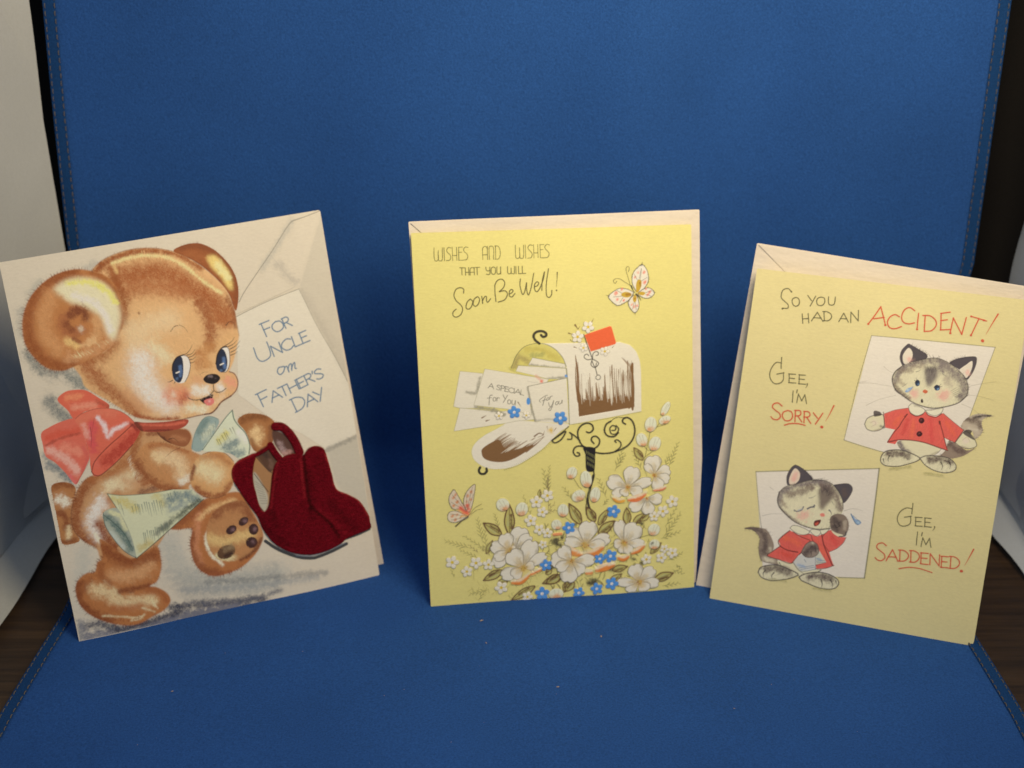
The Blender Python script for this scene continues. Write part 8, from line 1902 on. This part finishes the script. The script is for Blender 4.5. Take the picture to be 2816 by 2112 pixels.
('head',22,0,'ink',None,[

('F',[245,510,3,39,25,29,46,20,56,26,47,8,41,-7,32,-28,25,-38,9,-40,-9,-27,-34,-10,1,-37,-2,-23,-54,-12,-48,3,-50,13,-44,27,-31,28],K[360],.16,1,1,None,'h2'),
('B',[255,499,2,47,32,30,61,27,54,17,52,0],1.85,K[429],.9,'h2'),('B',[293,543,46,24,44,29],1.76,K[390],.8,'h2'),
('B',[426,607,45,-14,32,-36,14,-40],1.81,K[430],.85,'h2'),('F',[415,584,30,22,31,-20,0,-34,-20,-28,-13,-23,-15,10,-7,36],K[431],.95,.88),
('B',[265,509,20,-22],.8,K[432],.6,'h2'),('B',[262,474,35,-23,52,-26],.64,K[433],.7,'h2'),('B',[482,507,16,-2],.94,K[434],.6,'h2'),
('S',[485,422,-54,-12,-48,3,-50,13,-44,27,-31,28,-13,29,3,39],.51,K[354],.85),
('S',[248,549,25,29,46,20,56,26,47,8,41,-7,32,-28,25,-38,9,-40],.36,K[354],.6),
('U',[248,549,25,29,46,20,56,26,47,8,41,-7,32,-28],1.21,K[354],80,180,.16,.5),('U',[420,589,26,13,26,-17],3.55,K[354],50,180,.16,.5),
('U',[383,413,-50,13,-44,27,-31,28],.8,K[354],50,180,.16,.5),('S',[379,626,31,10,25,8],.32,K[354],.75,1),('S',[403,629,48,10],.32,K[354],.75,1),
('S',[387,624,39,9,22,0],.32,K[354],.75,1),('N',[329,583,0,-34],'h2',900,1.59,.16,.18),('B',[360,461,12,6],2.07,K[435],.7,'h2'),
('S',[322,479,9,-4,11,2,13,9,5,15],.48,K[436],.9),('S',[324,477,-2,-6],.2,K[437],.8),('S',[338,481,19,10],.36,K[438],.7),
('S',[378,494,11,9,14,5,3,7],.6,K[439],.92),('S',[403,511,3,-8],.28,K[439],.85),('S',[471,504,7,-6,6,-12],.59,K[440],.92,1),
('S',[378,544,14,4,13,12],.28,K[441],.85,1),('S',[477,544,5,-6,4,-5],.24,K[441],.8,1),
('F',[456,478,-2,-5,-6,-3,-6,0,-5,3,-2,5,2,5,6,3,6,0,5,-4],K[442],.06),('F',[413,432,5,15,23,7,-3,-18,-11,-12,-9,-2],K[443],.06),
('B',[424,431,6,6],.52,K[444],.9),
]),
('paw',22,0,'ink',None,[
('F',[481,448,1,28,26,18,32,-3,20,-30,1,-37,-16,-25,-30,8,-23,11],K[445],.16,1,1,None,'p2'),('B',[500,464,18,-14,-10,-19],1.73,K[446],.88,'p2'),
('B',[544,463,4,-33],.78,K[353],.6,'p2'),('U',[481,448,1,28,26,18,32,-3,20,-30,1,-37,-16,-25,-30,8,-23,11],.63,K[354],60,0,.16,.5,None,1),
('S',[498,447,14,-15,14,11],.32,K[447],.8),('S',[517,454,11,-19],.24,K[447],.7),('F',[492,415,23,-8,29,-4,-11,-12,-25,8],K[360],.06),
('S',[555,418,-3,-17,-23,-8],.55,K[448],.85),
]),
('tear',22,0,'ink',None,[
('F',[563,505,10,-8,14,-14,15,-2,10,-11,-12,-11,-17,12,-13,17],K[449],.08,1,1,None,'te'),('B',[600,470],.55,K[450],.8,'te'),
('S',[564,503,13,-22,13,-18,11,-3],.35,K[451],.85),('S',[574,497,18,-13,19,-13],.2,K[451],.8),
]),
('whiskers',22,0,'ink',None,[
('S',[533,511,37,17,41,-3],.2,K[452],.7,1),
]),
('whiskers',22,0,'ink',None,[
('S',[187,428,38,16,50,9],.2,K[452],.7,1),('S',[204,565,19,-12],.2,K[452],.7,1),
]),
]
# ------------------------------------------------------------------ the three cards and their envelopes
ENVM = paper('envelope_paper', (226, 219, 209), grain=.04, rough=.7, wrinkle=True)
def make_card(card, art):
    M = frame_of(*card['pose'])
    t = empty('greeting_card', M)
    tag(t, card['label'], 'greeting card', 'greeting cards standing on the blue cloth')
    q = np.array(card['quad']); bow = bow_of(card)
    stock = paper('card_stock_' + card['name'], card['stock'])
    sheet('front_panel', outline(q, card['radii']), -.35, 0, stock, t, bow)
    c = q.mean(0); q2 = c + (q - c) * .985; q2[2:, 1] = q2[2:, 1] * 0 + .4
    sheet('back_panel', outline(q2, card['radii']), -1.9, -1.55, stock, t, lambda u, v: .5 * bow(u, v))
    build_prints(card, art, t, card['stock'])
    return t
def make_envelope(card, pose, pts, label, flap, puff):
    t = empty('envelope', frame_of(*pose))
    tag(t, label, 'envelope', 'envelopes behind the cards')
    p = np.array(pts, float); lo, hi = p.min(0), p.max(0)
    fn = lambda u, v: puff * math.sin(math.pi * min(1, max(0, (u - lo[0]) / (hi[0] - lo[0])))) * math.sin(math.pi * min(1, max(0, (v - lo[1]) / (hi[1] - lo[1])))) + .25 * math.sin(u * .09 + v * .05)
    sheet('body', outline(p, (.6, .6, .6, .6)), -.7, 0, ENVM, t, fn)
    f = np.array(flap, float)
    fo = sheet('flap', [tuple(a) for a in f], .02, .26, ENVM, t, lambda u, v: fn(u, v) + .35 * max(0, 1 - (hi[1] - v) / 10.0))
    return t
CARDS = [
 dict(name='bear', pose=(-.18839, .44556, R(21.233), R(20)), quad=[(-4.57, 166.48), (132.35, 171.88), (135.44, 0), (0, 0)], w=135, h=169,
      radii=(.4, 1.2, 1.2, .4), bow=(.9, .4, 1.2), stock=(225, 220, 208), seed=3, art=ART_L,
      label='white card with a printed brown bear holding dark red velvet trousers, leftmost on the cloth'),
 dict(name='mailbox', pose=(-.0367, .47024, R(7.026), R(16)), quad=[(-.79, 168.79), (121.72, 167.39), (121.95, 0), (0, 0)], w=122, h=168,
      radii=(.4, .6, .8, 1.0), bow=(.5, .6, 1.2), stock=(233, 228, 151), seed=5, art=ART_M,
      label='yellow get-well card with a printed mailbox, butterflies and white flowers, in the middle'),
 dict(name='kitten', pose=(.09022, .47651, R(-17.339), R(18)), quad=[(2.85, 151.86), (115.14, 151.14), (114.7, 0), (0, 0)], w=115, h=151,
      radii=(.6, 3, 2.6, .8), bow=(.8, .4, 1.0), stock=(232, 225, 172), seed=7, art=ART_R,
      label='pale yellow card with two printed kittens in red jackets and red lettering'),
]
for c in CARDS: make_card(c, c['art'])
make_envelope(CARDS[0], (-.19129, .45302, R(21.233), R(20)), [(8, 160), (133.5, 162), (139.8, .3), (6, .3)],
              'cream envelope almost hidden behind the bear card, only its lower right edge showing', [(10, 159.5), (132, 161.5), (100, 130), (40, 129)], .6)
make_envelope(CARDS[1], (-.03710, .47345, R(7.026), R(16)), [(-1.5, 172.6), (126.2, 172.6), (126.8, 60), (123.6, .2), (2, .2)],
              'beige envelope standing out above and to the right of the yellow mailbox card', [(-.6, 172.0), (125.4, 172.0), (108, 154), (18, 154)], .9)
make_envelope(CARDS[2], (.0926, .48415, R(-17.339), R(18)), [(.8, 160), (117.8, 153.6), (113, .2), (-7.7, .2)],
              'cream envelope standing out above and to the left of the kitten card', [(1.6, 159.4), (117.0, 153.1), (96, 137), (24, 141)], .8)

# crumbs and lint lying on the blue cloth
LINT = fabric('lint_fibre', (.38, .30, .25), grain=.1, bmp=0)
lv, lf = [], []
rg = np.random.default_rng(11)
for k in range(20):
    if k < 6: x, y = [(-.0136, .4595), (.0390, .4485), (-.0112, .4440), (.0190, .4155), (-.1400, .4125), (.0900, .4020)][k]; r = [.0006, .0005, .0004, .0005, .0004, .0003][k]
    else: x, y = rg.uniform(-.17, .17), rg.uniform(.37, .455); r = rg.uniform(.0001, .0002)
    b0 = len(lv); an = rg.uniform(0, 3.14)
    z = cloth_offset(x, y, 0) + .00025
    for q in range(6):
        t = q * math.pi / 3; ex, ey = r * math.cos(t) * 1.5, r * math.sin(t) * .7
        lv.append((x + ex * math.cos(an) - ey * math.sin(an), y + ex * math.sin(an) + ey * math.cos(an), z))
    lv.append((x, y, z + r * .8))
    lf += [(b0 + q, b0 + (q + 1) % 6, b0 + 6) for q in range(6)]
lint = mesh_obj('lint', lv, lf, LINT)
lint['kind'] = 'stuff'
tag(lint, 'tiny pale specks of lint scattered on the blue cloth in front of the cards', 'lint')
